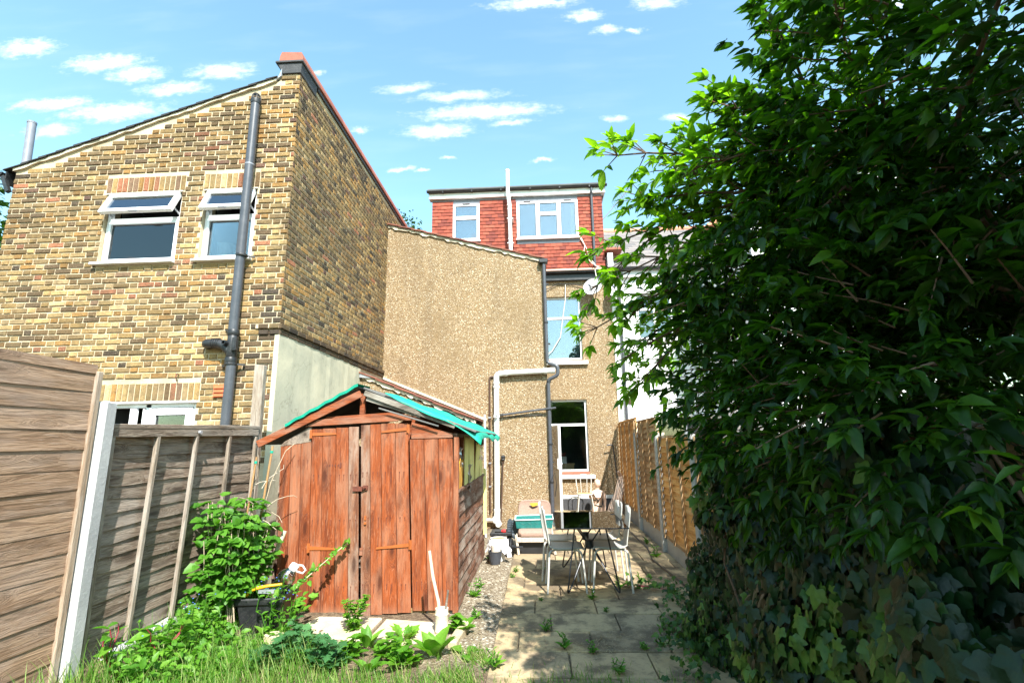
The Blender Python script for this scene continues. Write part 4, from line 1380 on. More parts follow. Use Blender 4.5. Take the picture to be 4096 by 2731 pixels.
    set_tint(o.data, [(.2, 0, 0, 1)] * 8)
    MB().box(2.07, 2.29, MY + .32, MY + .6, 5.95, 6.5).build('stub_core', M['mortar'], H)
    # open white kitchen door standing out from the side wall
    A, B = Vector((.235, 12.05, 0)), Vector((.47, 11.35, 0))
    d = (B - A).normalized()
    nrm = Vector((d.y, -d.x, 0))

    def P(s, o, z):
        q = A + d * s + nrm * o
        return (q.x, q.y, z)
    L = (B - A).length

    def slab(mb, s0, s1, o0, o1, z0, z1):
        mb.hexa([P(s0, o0, z0), P(s1, o0, z0), P(s1, o1, z0), P(s0, o1, z0), P(s0, o0, z1), P(s1, o0, z1), P(s1, o1, z1), P(s0, o1, z1)])
    mb = MB()
    for (s0, s1, z0, z1) in ((0, .1, .1, 1.97), (L - .1, L, .1, 1.97), (.1, L - .1, .1, .22), (.1, L - .1, 1.87, 1.97), (.1, L - .1, .80, .95)):
        slab(mb, s0, s1, -.03, .03, z0, z1)
    do = mb.build('door', M['upvc'], H, bevel=.006)
    mb = MB()
    slab(mb, .09, L - .09, -.012, .012, .21, .81)
    mb.build('door_panel', M['upvc'], do)
    mb = MB()
    slab(mb, .09, L - .09, -.006, .006, .94, 1.88)
    mb.build('door_pane', M['glass'], do)
    mb = MB()
    slab(mb, L - .07, L - .04, -.05, .05, 1.0, 1.22)
    slab(mb, L - .17, L - .05, -.07, -.05, 1.10, 1.125)
    mb.build('door_handle', M['upvc'], do)
    return H


HP = pebble_house()


def lean_to():
    H = thing('lean_to', 'low pebbledash lean-to with sloping red tile verge behind the shed', 'outbuilding', (-2.1, 8.75, 0))
    rr = random.Random(31)
    y = 8.76
    MB().prism([(-3.24, y, -.05), (-1.14, y, -.05), (-1.14, y, 1.93), (-3.24, y, 2.82)], (0, 1.33, 0)).build('wall', M['pebble'], H)
    verge(H, -3.23, 2.86, -1.12, 1.98, y, .33, y + 1.32, rr)
    MB().prism([(-3.235, PY - .02, 2.99), (-1.05, PY - .02, 2.08), (-1.05, PY - .02, 2.03), (-3.235, PY - .02, 2.94)], (0, .018, 0)).build('wall_flashing', M['fillet'], H)
    MB().prism([(-3.23, y - .06, 2.90), (-3.02, y - .06, 2.83), (-3.02, y - .06, 2.78), (-3.23, y - .06, 2.80)], (0, .3, 0)).build('lead_saddle', M['zinc'], H)
    g = MB()
    gp = [(-1.07 + .055 * math.cos(math.pi + math.pi * k / 8), 1.90 + .055 * math.sin(math.pi + math.pi * k / 8)) for k in range(9)]
    g.prism([(x, y - .1, z) for x, z in gp], (0, 1.4, 0))
    g.build('gutter', M['black_plastic'], H)
    MB().tube([(-.96, y + .2, 0), (-.97, y + .2, 2.1)], .02, 8).build('post', M['white_pipe'], H, smooth=True)
    return H


lean_to()


# ------------------------------------------------------------------ white house on the right
def white_house():
    H = thing('white_house', 'white rendered house with grey slate roof behind the right-hand fence', 'house', (4.5, MY, 0))
    rr = random.Random(41)
    U = (2.60, 3.52, 4.10, 5.30)
    L = (2.95, 4.30, .9, 2.14)
    mb = MB()
    wall_holes(mb, 1.972, 8.0, -.05, 5.92, MY + .02, MY + .3, [U, L])
    mb.build('rear_wall', M['white_render'], H)
    MB().prism([(4.4, 9.6, -.05), (8.0, 9.6, -.05), (8.0, 9.6, 7.3), (4.4, 9.6, 6.35)], (0, MY + .02 - 9.6, 0)).build('wing_wall', M['white_render'], H)
    MB().prism([(4.3, 9.5, 6.33), (8.0, 9.5, 7.32), (8.0, 9.5, 7.40), (4.3, 9.5, 6.42)], (0, 3.0, 0)).build('wing_roof', M['felt'], H)
    MB().box(1.975, 2.10, MY - .02, MY + .02, 0, 5.9).build('corner_strip', M['white_paint'], H)
    room(H, U[0], U[1], MY + .3, MY + 1.5, U[2], U[3])
    room(H, L[0], L[1], MY + .3, MY + 2.5, L[2], L[3])
    for (x0, x1, z0, z1), bars, tr in ((U, [3.06], 4.9), (L, [3.6], None)):
        yf = MY + .08
        mb = MB()
        frame_rect(mb, x0, x1, z0, z1, yf, yf + .06, .06)
        for b in bars:
            mb.box(b - .035, b + .035, yf + .001, yf + .058, z0 + .06, z1 - .06)
        if tr:
            mb.box(x0 + .06, bars[0] - .035, yf + .001, yf + .056, tr - .03, tr + .03)
        w = mb.build('window', M['upvc'], H, bevel=.004)
        MB().box(x0 - .06, x1 + .06, MY - .05, MY + .08, z0 - .07, z0 - .001).box(x0 - .1, x1 + .1, MY - .03, MY + .02, z1 + .01, z1 + .07).build('sill', M['white_paint'], w)
        ed = [x0 + .06] + [b + s for b in bars for s in (-.035, .035)] + [x1 - .06]
        for k in range(0, len(ed), 2):
            pane(w, ed[k], ed[k + 1], z0 + .06, z1 - .06, yf + .03, 'glass')
        if tr:
            MB().add([(x0 + .08 + .1 * i, MY + .2 + .02 * (i % 2), z) for z in (z0 + .1, z0 + .75) for i in range(9)], [(i, i + 1, i + 10, i + 9) for i in range(8)]).build('net_curtain', M['white_cloth'], w)
    # slates
    yb, zb, yt, zt = MY - .16, 5.99, 16.0, 8.66
    nrow = 19
    dy, dz = (yt - yb) / nrow, (zt - zb) / nrow
    ln = math.hypot(dy, dz)
    MB().hexa([(1.9, yb + .05, zb - .03), (8.1, yb + .05, zb - .03), (8.1, yt, zt - .03), (1.9, yt, zt - .03), (1.9, yb + .05, zb - .005), (8.1, yb + .05, zb - .005), (8.1, yt, zt - .005), (1.9, yt, zt - .005)]).build('roof', M['dark_slate'], H)
    sl = []
    for r in range(nrow):
        x = 1.9 - (.15 if r % 2 else 0)
        while x < 8.0:
            a, b = max(x, 1.9), min(x + .297, 8.05)
            if b - a > .03:
                sl.append((a, b, r))
            x += .30
    def geo(a, b, r):
        y0, z0 = yb + dy * r - .02, zb + dz * r - .014
        y1, z1 = yb + dy * (r + 1.25), zb + dz * (r + 1.25)
        e = rr.uniform(0, .004)
        v = [(a, y0, z0 + .012 + e), (b, y0, z0 + .012 + e), (b, y1, z1), (a, y1, z1), (a, y0 + .003, z0 + .003), (b, y0 + .003, z0 + .003)]
        return v, [(0, 1, 2, 3), (4, 5, 1, 0), (0, 3, 4), (1, 5, 2)]
    sl.sort(key=lambda s: s[0] + (8 if s[0] < 1.95 and s[2] > 8 else 0))
    rest = []
    for i, (a, b, r) in enumerate(sl):
        v, f = geo(a, b, r)
        t = (rr.random() * .999, 0, 0)
        if i < 230:
            ce = Vector(v[0])
            me = piece_mesh('slate', [Vector(p) - ce for p in v], f, M['slate'], t)
            link('slate', me, H, ce)
        else:
            rest.append((v, f, t))
    join_pieces('slating', rest, M['slate'], H)
    x = 1.9
    while x < 8:
        o = MB().tube([(x, yt, zt - .01), (x + .435, yt, zt - .01)], .11, 12).build('ridge_tile', M['ridge'], H)
        set_tint(o.data, [(rr.random(), 0, 0, 1)] * len(o.data.vertices))
        x += .45
    g = MB()
    gp = [(MY - .17 + .06 * math.cos(math.pi + math.pi * k / 8), 5.95 + .06 * math.sin(math.pi + math.pi * k / 8)) for k in range(9)]
    g.prism([(2.05, y, z) for y, z in gp], (2.35, 0, 0))
    g.build('gutter', M['black_plastic'], H)
    MB().box(2.05, 4.4, MY - .10, MY + .02, 5.74, 5.92).build('fascia', M['white_paint'], H)
    MB().tube(bend([(2.24, MY - .14, 5.95), (2.24, MY - .12, 5.75), (2.17, MY - .05, 5.6), (2.17, MY - .05, 0)], .05), .036, 12).build('downpipe', M['grey_plastic'], H, smooth=True)
    v = MB()
    v.box(2.24, 2.38, MY - .012, MY + .02, 2.48, 2.64)
    for k in range(4):
        v.box(2.255, 2.365, MY - .02, MY - .012, 2.50 + k * .033, 2.52 + k * .033)
    v.build('vent_grille', M['brown_conduit'], H)
    v = MB()
    for i in range(7):
        for j in range(5):
            v.box(3.0 + i * .04, 3.022 + i * .04, MY + .005, MY + .018, 2.45 + j * .035, 2.47 + j * .035)
    v.build('air_vent', M['black_plastic'], H)
    # chimney beyond the ridge, far to the right
    c = MB()
    c.box(6.35, 7.3, 16.2, 16.9, 8.3, 9.1).box(6.3, 7.35, 16.15, 16.95, 9.1, 9.2)
    c.build('chimney', M['roof_tile'], H)
    o = MB().prism([(5.6, 15.0, 8.3), (8.2, 15.0, 9.3), (8.2, 15.0, 9.4), (5.6, 15.0, 8.4)], (0, 1.2, 0)).build('far_hip', M['ridge'], H)
    return H


white_house()

# a sliver of another tiled house beyond the brick gable, far left
_t = thing('tiled_house', 'distant red tile-hung wall at the far left edge beyond the brick house', 'house', (-11, 9.0, 0))
MB().box(-12.5, -9.6, 9.0, 12, -.05, 5.0).build('wall', M['mortar'], _t)
rq = random.Random(77)
_it = []
for r in range(22):
    for c in range(10):
        a = -11.3 + c * .165 + (.08 if r % 2 else 0)
        v = [(a, 8.985 - .03, 3.4 + r * .1), (a + .16, 8.985 - .03, 3.4 + r * .1), (a + .16, 8.985, 3.52 + r * .1), (a, 8.985, 3.52 + r * .1), (a, 8.985, 3.4 + r * .1), (a + .16, 8.985, 3.4 + r * .1)]
        _it.append((v, [(0, 1, 2, 3), (4, 5, 1, 0)], (rq.random(), 0, 0)))
join_pieces('tiling', _it, M['hung_tile'], _t)


# ------------------------------------------------------------------ fences
def slat(parent, name, y0, y1, x, z, h, tilt, mat, rr, wav=.006, n=9, sgn=1, th=.008, xf=None):
    """one feather-edged board along Y facing +X (sgn=1) or -X (sgn=-1); bottom edge proud and wavy"""
    v, f = [], []
    ph = rr.uniform(0, 9)
    for i in range(n + 1):
        y = y0 + (y1 - y0) * i / n
        xx = xf(y) if xf else x
        zb = z + wav * math.sin(ph + y * 4.3) + wav * .6 * math.sin(ph * 2 + y * 9.1) + rr.uniform(-.2, .2) * wav
        bx = xx + sgn * (tilt + .003 * math.sin(ph + y * 3))
        v += [(bx, y, zb), (xx + sgn * tilt * .45, y, z + h * .5), (xx, y, z + h), (xx - sgn * th, y, z + h), (bx - sgn * th, y, zb)]
    for i in range(n):
        for k in range(5):
            a, b = i * 5 + k, i * 5 + (k + 1) % 5
            f.append((a, b, b + 5, a + 5) if sgn > 0 else (b, a, a + 5, b + 5))
    f.append((0, 1, 2, 3, 4))
    f.append(tuple(n * 5 + k for k in (4, 3, 2, 1, 0)))
    return MB().add(v, f).build(name, mat, parent)


def left_fence():
    rr = random.Random(61)
    F = thing('lap_fence', 'tall weathered brown close-boarded fence panel nearest the viewer on the left', 'fence', (-3.0, 2.2, .15), group='left fence panels')
    z = .20
    i = 0
    while z < 2.14:
        h = min(.150, 2.165 - z)
        slat(F, 'slat', .4, 3.185, -3.02, z, h, .006, M['near_y'], rr, .0015, 6)
        z += .127
        i += 1
    MB().box(-3.03, -2.995, 3.172, 3.215, .18, 2.12).build('batten', M['near_z'], F, bevel=.004)
    MB().box(-3.06, -3.03, .4, 3.2, .18, .25).build('bottom_rail', M['near_y'], F)
    P_ = MB().hexa([(-3.09, 3.228, -.1), (-2.955, 3.228, -.1), (-2.965, 3.335, -.1), (-3.08, 3.335, -.1), (-3.09, 3.228, 1.915), (-2.955, 3.228, 1.925), (-2.965, 3.335, 1.92), (-3.08, 3.335, 1.91)]).build('fence_post', M['concrete_post'], bevel=.012)
    tag(P_, 'pale concrete fence post between the brown panel and the grey lap panel', 'fence post')
    F = thing('lap_fence', 'old grey lap fence panel sagging beside the shed with wavy slats', 'fence', (-3.0, 4.3, .3), group='left fence panels')
    xf = lambda y: -3.05 - .02 * math.sin((y - 3.3) * 1.6)
    zb = lambda y: .26
    z = .27
    i = 0
    while z < 1.70:
        wob = rr.uniform(-.008, .008)
        slat(F, 'slat', 3.36, 5.19, -3.05, z + wob, .125, .011, M['old_y'], rr, .009, 22, xf=xf)
        z += .098
        i += 1
    for (y, lean) in ((3.375, 0), (3.80, -.13), (4.25, -.16), (4.72, -.12), (5.165, -.03)):
        MB().bar((-3.005, y + lean * .5, .25), (-3.012, y, 1.70), .034, .03, up=(1, 0, 0)).build('batten', M['old_z'], F, bevel=.004)
    MB().bar((-3.03, 3.355, 1.755), (-3.035, 5.21, 1.80), .075, .035).bar((-3.005, 3.36, 1.71), (-3.01, 5.2, 1.745), .02, .065).build('cap_rail', M['old_y'], F, bevel=.004)
    MB().lathe([(0, .02), (.016, .02), (.016, 0)], (-2.993, 4.25, 1.73), 12, ax=(1, 0, 0)).build('bolt', M['zinc'], F)
    o = MB().hexa([(-3.06, 3.36, -.1), (-2.985, 3.36, -.1), (-2.985, 5.2, -.1), (-3.06, 5.2, -.1), (-3.06, 3.36, .19), (-2.985, 3.36, .19), (-2.985, 5.2, .33), (-3.06, 5.2, .33)]).build('gravel_board', M['concrete_post'], F, bevel=.01)
    o = MB().hexa([(-3.11, 5.24, -.1), (-3.0, 5.24, -.1), (-3.0, 5.31, -.1), (-3.11, 5.31, -.1), (-3.13, 5.22, 2.49), (-3.02, 5.22, 2.48), (-3.02, 5.29, 2.48), (-3.13, 5.29, 2.49)]).build('timber_post', M['old_z'], bevel=.006)
    tag(o, 'tall grey timber post beside the brick corner and the shed', 'post')


left_fence()


def right_fence():
    rr = random.Random(71)
    xf = lambda y: 1.80 + (y - 6.0) * .022 + .02
    spec = [(12.2, 9.752, .22, 2.0, 'fence_y', 'orange lap fence panel against the pebbledash wall, farthest from the viewer'),
            (9.628, 7.842, .22, 1.96, 'fence_brown', 'brown knotty lap fence panel, second from the pebbledash wall'),
            (7.718, 5.937, .20, 1.66, 'fence_y', 'lower orange lap fence panel beside the leafy shrub'),
            (5.80, 4.05, .18, 1.66, 'fence_y', 'lap fence panel half buried in ivy by the paving'),
            (3.90, 2.15, .18, 1.66, 'fence_brown', 'lap fence panel buried in ivy near the viewer'),
            (2.0, .2, .18, 1.66, 'fence_brown', 'lap fence panel hidden under ivy at the right edge')]
    for (y1, y0, z0, z1, mt, lb) in spec:
        F = thing('lap_fence', lb, 'fence', (xf((y0 + y1) / 2), (y0 + y1) / 2, z0), group='right fence panels')
        n = round((z1 - z0 - .06) / .098)
        for i in range(n):
            slat(F, 'slat', y0, y1, 0, z0 + .03 + i * .098, .128, .032, M[mt], rr, .007, 12, sgn=-1, th=.016, xf=xf)
        m = 5 if y1 - y0 > 2 else 4
        for k in range(m):
            y = y0 + .02 + (y1 - y0 - .04) * k / (m - 1)
            MB().box(xf(y) - .064, xf(y) - .040, y - .018, y + .018, z0, z1 - .03).build('batten', M['batten_z'], F, bevel=.003)
        MB().bar((xf(y0) - .01, y0, z1 - .012), (xf(y1) - .01, y1, z1 - .012), .05, .022).build('cap_rail', M['batten_z'], F)
        MB().bar((xf(y0) - .02, y0, z0 + .02), (xf(y1) - .02, y1, z0 + .02), .03, .035).build('bottom_rail', M['batten_z'], F)
        o = MB().hexa([(xf(y0) - .025, y0, -.06), (xf(y0) + .025, y0, -.06), (xf(y1) + .025, y1, -.06), (xf(y1) - .025, y1, -.06),
                       (xf(y0) - .025, y0, z0 - .004), (xf(y0) + .025, y0, z0 - .004), (xf(y1) + .025, y1, z0 - .004), (xf(y1) - .025, y1, z0 - .004)]).build('gravel_board', M['concrete'], F, bevel=.006)
    for (y, h, lb) in ((9.69, 1.74, 'concrete fence post between the tall orange and brown panels'), (7.78, 1.68, 'concrete fence post where the fence steps down'),
                       (5.875, 1.66, 'concrete fence post at the edge of the leafy shrub'), (3.975, 1.66, 'concrete fence post inside the ivy'), (2.075, 1.66, 'concrete fence post deep in the ivy near the viewer')):
        x = xf(y)
        o = MB().box(x - .085, x + .05, y - .06, y + .06, -.06, h).build('fence_post', M['concrete'], bevel=.01)
        tag(o, lb, 'fence post', 'right fence posts')
    MB_ = MB().box(xf(7.78) - .05, xf(7.78) - .03, 7.76, 7.80, 1.60, 1.98).box(xf(7.78) - .07, xf(7.78) + .06, 7.72, 7.84, 1.68, 1.71)
    o = MB_.build('post_extension', M['pale_z'])
    tag(o, 'pale timber batten topping the concrete post where the fence steps down', 'batten')


right_fence()


# ------------------------------------------------------------------ the shed
def shed():
    rr = random.Random(91)
    S = thing('garden_shed', 'worn red-brown wooden garden shed with double doors and green net on its roof', 'shed', (-1.7, 5.1, 0))
    FY, BYY = 5.1, 7.62
    X = lambda x0, z: x0 - .045 * z

    def plank(par, x0, x1, z0, z1, y=FY, mat='shed_z', th=.016, zj=.0, z1b=None):
        z1b = z1 if z1b is None else z1b
        g = .0022
        return MB().hexa([(X(x0, z0) + g, y, z0), (X(x1, z0) - g, y, z0), (X(x1, z0) - g, y + th, z0), (X(x0, z0) + g, y + th, z0),
                          (X(x0, z1) + g, y, z1), (X(x1, z1b) - g, y, z1b), (X(x1, z1b) - g, y + th, z1b), (X(x0, z1) + g, y + th, z1)]).build('plank', M[mat], par, bevel=.003)
    # shell behind the boards
    MB().box(-2.68, -.90, FY + .06, BYY - .02, -.02, .03).build('floor', M['dark_wood_y'], S)
    MB().box(-2.70, -.86, BYY - .03, BYY, 0, 1.6).build('back_wall', M['shed_x'], S)
    MB().box(-2.71, -2.69, FY + .05, BYY - .03, 0, 1.58).build('hidden_side_wall', M['shed_y'], S)
    e = [-2.625, -2.515, -2.405, -2.295]
    for i in range(3):
        plank(S, e[i], e[i + 1], .06, 1.60 + .055 * i, z1b=1.60 + .055 * (i + 1))
    e = [-1.262, -1.11, -.962, -.812]
    for i in range(3):
        plank(S, e[i], e[i + 1], .02 + .003 * i, 1.645)
    # doors, each a few millimetres proud and dropped on its hinges
    dl = MB().box(X(-2.27, .2), X(-1.8, .2), FY + .006, FY + .03, .2, .29).box(X(-2.29, 1.5) + .02, X(-1.8, 1.5), FY + .006, FY + .03, 1.5, 1.59).build('left_door', M['shed_x'], S)
    e = [-2.288, -2.170, -2.030, -1.895, -1.788]
    for i in range(4):
        plank(dl, e[i], e[i + 1], -.035 - .005 * i, 1.765 + .006 * i, FY - .014, 'shed_grey' if i == 3 else 'shed_z', .018)
    dr = MB().box(X(-1.76, .2), X(-1.28, .2), FY + .006, FY + .03, .2, .29).box(X(-1.75, 1.5), X(-1.28, 1.5), FY + .006, FY + .03, 1.5, 1.59).build('right_door', M['shed_x'], S)
    e = [-1.768, -1.670, -1.555, -1.405, -1.270]
    tops = [1.800, 1.807, 1.815, 1.81]
    for i in range(4):
        plank(dr, e[i], e[i + 1], -.02 + .009 * i, tops[i], FY - .012, 'shed_grey' if i == 0 else 'shed_z', .018)

    def hinge(par, x, z, L, s, tilt):
        m = MB()
        y = FY - .017
        m.box(x - .014, x + .014, y - .005, y, z - .045, z + .045)
        m.hexa([(x, y - .005, z - .018), (x + s * L, y - .005, z - .009 + tilt), (x + s * L, y, z - .009 + tilt), (x, y, z - .018), (x, y - .005, z + .018), (x + s * L, y - .005, z + .009 + tilt), (x + s * L, y, z + .009 + tilt), (x, y, z + .018)] if s > 0 else
               [(x + s * L, y - .005, z - .009 + tilt), (x, y - .005, z - .018), (x, y, z - .018), (x + s * L, y, z - .009 + tilt), (x + s * L, y - .005, z + .009 + tilt), (x, y - .005, z + .018), (x, y, z + .018), (x + s * L, y, z + .009 + tilt)])
        m.tube([(x + s * .008, y - .008, z - .04), (x + s * .008, y - .008, z + .04)], .007, 6)
        return m.build('strap_hinge', M['hinge'], par)
    hinge(dl, X(-2.293, 1.71), 1.715, .27, 1, .0)
    hinge(dl, X(-2.293, .6), .60, .30, 1, -.01)
    hinge(dr, X(-1.266, 1.75), 1.755, .28, -1, -.03)
    hinge(dr, X(-1.266, .62), .625, .34, -1, -.03)
    h = MB()
    h.box(-1.895, -1.795, FY - .034, FY - .015, 1.14, 1.185).box(-1.79, -1.745, FY - .03, FY - .013, 1.15, 1.195)
    h.tube(arc((-1.79, FY - .045, 1.165), (-1.775, FY - .07, 1.19), (-1.76, FY - .03, 1.165), 6), .006, 6)
    h.build('hasp', M['rust'], dr)
    m = MB().box(-1.768, -1.75, FY - .02, FY - .012, .86, .90)
    m.lathe([(.012, -.003), (.014, 0), (.012, .003)], (-1.755, FY - .026, .83), 10, ax=(0, 1, 0))
    m.build('escutcheon', M['hinge'], dr)
    MB().box(-1.80, -1.768, FY - .026, FY - .014, .53, .60).build('cleat', M['shed_x'], dl)
    m = MB()
    for k in range(5):
        m.box(-2.19 + k * .03, -2.178 + k * .03, FY - .0165, FY - .0135, 1.385, 1.405)
    m.box(-2.05, -2.03, FY - .018, FY - .0135, 1.37, 1.42)
    m.build('old_bolt_holes', M['rust'], dl)
    ns = MB()
    for e_, zs in (((-2.57, -2.46, -2.35), (.30, .92, 1.45)), ((-2.23, -2.10, -1.96, -1.84), (.24, .86, 1.30)), ((-1.72, -1.61, -1.48, -1.34), (.26, .88, 1.32)), ((-1.19, -1.04, -.89), (.28, .94, 1.42))):
        for a in e_:
            for z in zs:
                for dx in (-.028, .024):
                    h_ = rr.uniform(.02, .11)
                    xx = X(a, z) + dx + rr.uniform(-.006, .006)
                    yy = FY - .0165 if -2.29 < a < -1.27 else FY - .0012
                    ns.box(xx - .0022, xx + .0022, yy, yy + .004, z - h_, z)
                    ns.box(xx - .004, xx + .004, yy - .0012, yy + .004, z - .003, z + .006)
    o = ns.build('nail_stains', M['rust'], S)
    o['kind'] = 'stuff'
    # gable boards, slanting rails and pale bare boards at each side
    MB().hexa([(-2.70, FY - .004, 1.595), (X(-2.295, 1.76), FY - .004, 1.64), (X(-2.295, 1.76), FY + .016, 1.64), (-2.70, FY + .016, 1.595), (-2.66, FY - .004, 1.64), (X(-2.295, 1.76), FY - .004, 1.80), (X(-2.295, 1.76), FY + .016, 1.80), (-2.66, FY + .016, 1.64)]).build('bare_board', M['old_y'], S)
    MB().hexa([(-1.315, FY - .006, 1.65), (-.885, FY - .006, 1.655), (-.885, FY + .016, 1.655), (-1.315, FY + .016, 1.65), (-1.315, FY - .006, 1.82), (-.885, FY - .006, 1.70), (-.885, FY + .016, 1.70), (-1.315, FY + .016, 1.82)]).build('side_board', M['shed_x'], S, bevel=.003)
    MB().hexa([(-2.44, FY - .030, 1.79), (-1.30, FY - .030, 1.84), (-1.30, FY - .008, 1.84), (-2.44, FY - .008, 1.79), (-2.30, FY - .030, 1.865), (-1.46, FY - .030, 1.905), (-1.46, FY - .008, 1.905), (-2.30, FY - .008, 1.865)]).build('gable_board', M['shed_x'], S, bevel=.004)
    MB().hexa([(-1.46, FY - .028, 1.86), (-1.19, FY - .028, 1.845), (-1.19, FY - .008, 1.845), (-1.46, FY - .008, 1.86), (-1.46, FY - .028, 1.905), (-1.36, FY - .028, 1.90), (-1.36, FY - .008, 1.90), (-1.46, FY - .008, 1.905)]).build('gable_board', M['shed_x'], S)
    MB().hexa([(-2.26, FY - .002, 1.855), (-1.42, FY - .002, 1.90), (-1.42, FY + .03, 1.90), (-2.26, FY + .03, 1.855), (-2.22, FY - .002, 1.89), (-1.46, FY - .002, 1.93), (-1.46, FY + .03, 1.93), (-2.22, FY + .03, 1.89)]).build('gable_rail', M['shed_x'], S)
    MB().box(-1.875, -1.825, FY + .01, FY + .05, 1.91, 2.13).build('king_stud', M['shed_x'], S)
    ap = (-1.85, 2.15)
    lf = (-2.90, 1.585)
    rt = (-.86, 1.745)
    MB().bar((ap[0] + .01, FY - .05, ap[1] - .03), (lf[0], FY - .05, lf[1]), .025, .085, up=(0, 1, 0)).build('barge_board', M['shed_x'], S, bevel=.003) if False else None

    def sloped(name, a, b, t, y0, y1, mat, off=0.0):
        d = Vector((b[0] - a[0], 0, b[1] - a[1])).normalized()
        n = Vector((-d.z, 0, d.x))
        if n.z < 0:
            n = -n
        A, B = Vector((a[0], 0, a[1])) + n * off, Vector((b[0], 0, b[1])) + n * off
        poly = [A, B, B + n * t, A + n * t]
        return MB().prism([(p.x, y0, p.z) for p in poly], (0, y1 - y0, 0)).build(name, M[mat], S, bevel=.003)
    sloped('barge_board', (ap[0] + .02, ap[1] - .06), lf, .075, FY - .062, FY - .04, 'shed_x')
    sloped('barge_board', (ap[0] + .03, ap[1] - .045), rt, .055, FY - .062, FY - .04, 'dark_wood_y')
    sloped('inner_rafter', (ap[0] + .05, ap[1] - .10), (-1.22, 1.86), .045, FY - .036, FY - .006, 'dark_wood_y')
    sloped('roof_left', (ap[0], ap[1] - .01), (lf[0] - .02, lf[1] - .02), .02, FY - .038, BYY + .1, 'felt', .055)
    sloped('roof_right', (ap[0], ap[1] - .02), (-.66, 1.655), .02, FY - .038, BYY + .1, 'felt', .05)
    sloped('torn_felt', (ap[0] + .2, ap[1] - .19), (-1.02, 1.765), .016, FY - .075, FY - .063, 'felt')
    # green net
    v, f = [], []
    nu, nv = 16, 22
    for j in range(nv + 1):
        for i in range(nu + 1):
            s, w = i / nu, j / nv
            y = FY - .06 + (BYY + .12 - FY) * w + (.03 * math.sin(s * 9) if j == 0 else 0)
            top = .22 + .10 * w + .03 * math.sin(w * 11)
            u = top + (1.08 - top) * s
            x = ap[0] + u * (1.19)
            z = 2.15 + .082 - .405 * (x - ap[0]) + .012 * math.sin(s * 13 + w * 7) + .010 * math.sin(w * 23 + s * 5)
            if j == 0:
                y -= .012
                z -= .052 * min(1, s * 6) + .008 * math.sin(s * 15)
            z += .022 * math.exp(-((s - .35) / .25) ** 2 - ((w - .2) / .2) ** 2)
            if s > .82:
                k = (s - .82) / .18
                x -= .02 * k
                z -= .07 * k * k + .015 * k * math.sin(w * 17)
            v.append((x, y, z))
    for j in range(nv):
        for i in range(nu):
            a = j * (nu + 1) + i
            f.append((a, a + 1, a + nu + 2, a + nu + 1))
    o = MB().add(v, f).build('net_sheet', M['green_net'], S, smooth=True)
    sm = o.modifiers.new('solid', 'SOLIDIFY')
    sm.thickness = .006
    v, f = [], []
    for j in range(21):
        w = j / 20
        x = ap[0] - .02 + (lf[0] - ap[0] + .30) * w
        z = ap[1] + .07 + .005 + (lf[1] - ap[1]) * (x - ap[0]) / (lf[0] - ap[0])
        b = .006 * math.sin(w * 31)
        v += [(x, FY - .085, z - .016 + b), (x - .004, FY - .09, z + .012 + b), (x, FY + .3, z + .018 + b), (x, FY + .3, z + .008)]
    for j in range(20):
        for k in range(4):
            a, b = j * 4 + k, j * 4 + (k + 1) % 4
            f.append((a, b, b + 4, a + 4))
    MB().add(v, f).build('net_edge', M['green_net'], S, smooth=True)
    MB().tube([(-.93, FY - .04, 1.81), (-.80, 5.6, 1.765), (-.66, 6.4, 1.69), (-.63, 6.9, 1.67)], .016, 6).build('weighing_stick', M['dark_wood_y'], S)
    # side wall: cladding boards, opening stuffed with yellow insulation
    z = .0
    k = 0
    while z < 1.06:
        slat(S, 'cladding_board', FY + .02, BYY - .01, -.845, z, .135, .016, M['shed_y'], rr, .003, 10)
        z += .125
        k += 1
    MB().prism([(-2.72, BYY - .028, 1.58), (-.84, BYY - .028, 1.58), (-.84, BYY - .028, 1.69), (-1.85, BYY - .028, 2.10)], (0, .02, 0)).build('rear_gable', M['shed_x'], S)
    MB().box(-.872, -.822, FY - .006, FY + .06, 0, 1.66).build('corner_post', M['shed_z'], S, bevel=.004)
    MB().box(-.90, -.865, FY + .06, BYY - .03, .0, 1.11).build('side_lining', M['shed_y'], S)
    MB().bar((-.835, FY + .02, 1.125), (-.835, BYY, 1.135), .04, .022).build('sill_rail', M['shed_y'], S)
    for y in (5.60, 5.98, 6.52, 7.0, 7.45):
        MB().box(-.885, -.845, y - .018, y + .018, 1.12, 1.68).build('mullion', M['shed_z'], S)
    MB().box(-.885, -.845, FY + .05, BYY, 1.66, 1.70).build('head_rail', M['shed_y'], S)
    for (y0, y1, z0, z1, lean, mt, nm) in ((5.63, 5.95, 1.14, 1.66, .02, 'yellow_foam', 'insulation_sheet'), (6.02, 6.48, 1.14, 1.67, .03, 'yellow_foam', 'insulation_sheet'),
                                          (6.55, 6.97, 1.14, 1.58, .0, 'yellow_foam', 'insulation_sheet'), (7.04, 7.42, 1.14, 1.52, .02, 'yellow_foam', 'insulation_sheet'),
                                          (5.20, 5.45, 1.14, 1.42, .01, 'orange_foam', 'foam_offcut')):
        m = MB()
        n = 6
        vv, ff = [], []
        for i in range(n + 1):
            w = i / n
            y = y0 + (y1 - y0) * w
            jag = .03 * math.sin(i * 2.3 + y0 * 7)
            vv += [(-.838 + .008 * math.sin(i), y, z0), (-.815 - lean, y + .01, z1 + jag), (-.827 - lean, y + .01, z1 + jag), (-.85 + .008 * math.sin(i), y, z0)]
        for i in range(n):
            for q in range(4):
                a, b = i * 4 + q, i * 4 + (q + 1) % 4
                ff.append((a, b, b + 4, a + 4))
        ff.append((3, 2, 1, 0))
        ff.append(tuple(n * 4 + q for q in range(4)))
        m.add(vv, ff).build(nm, M[mt], S)
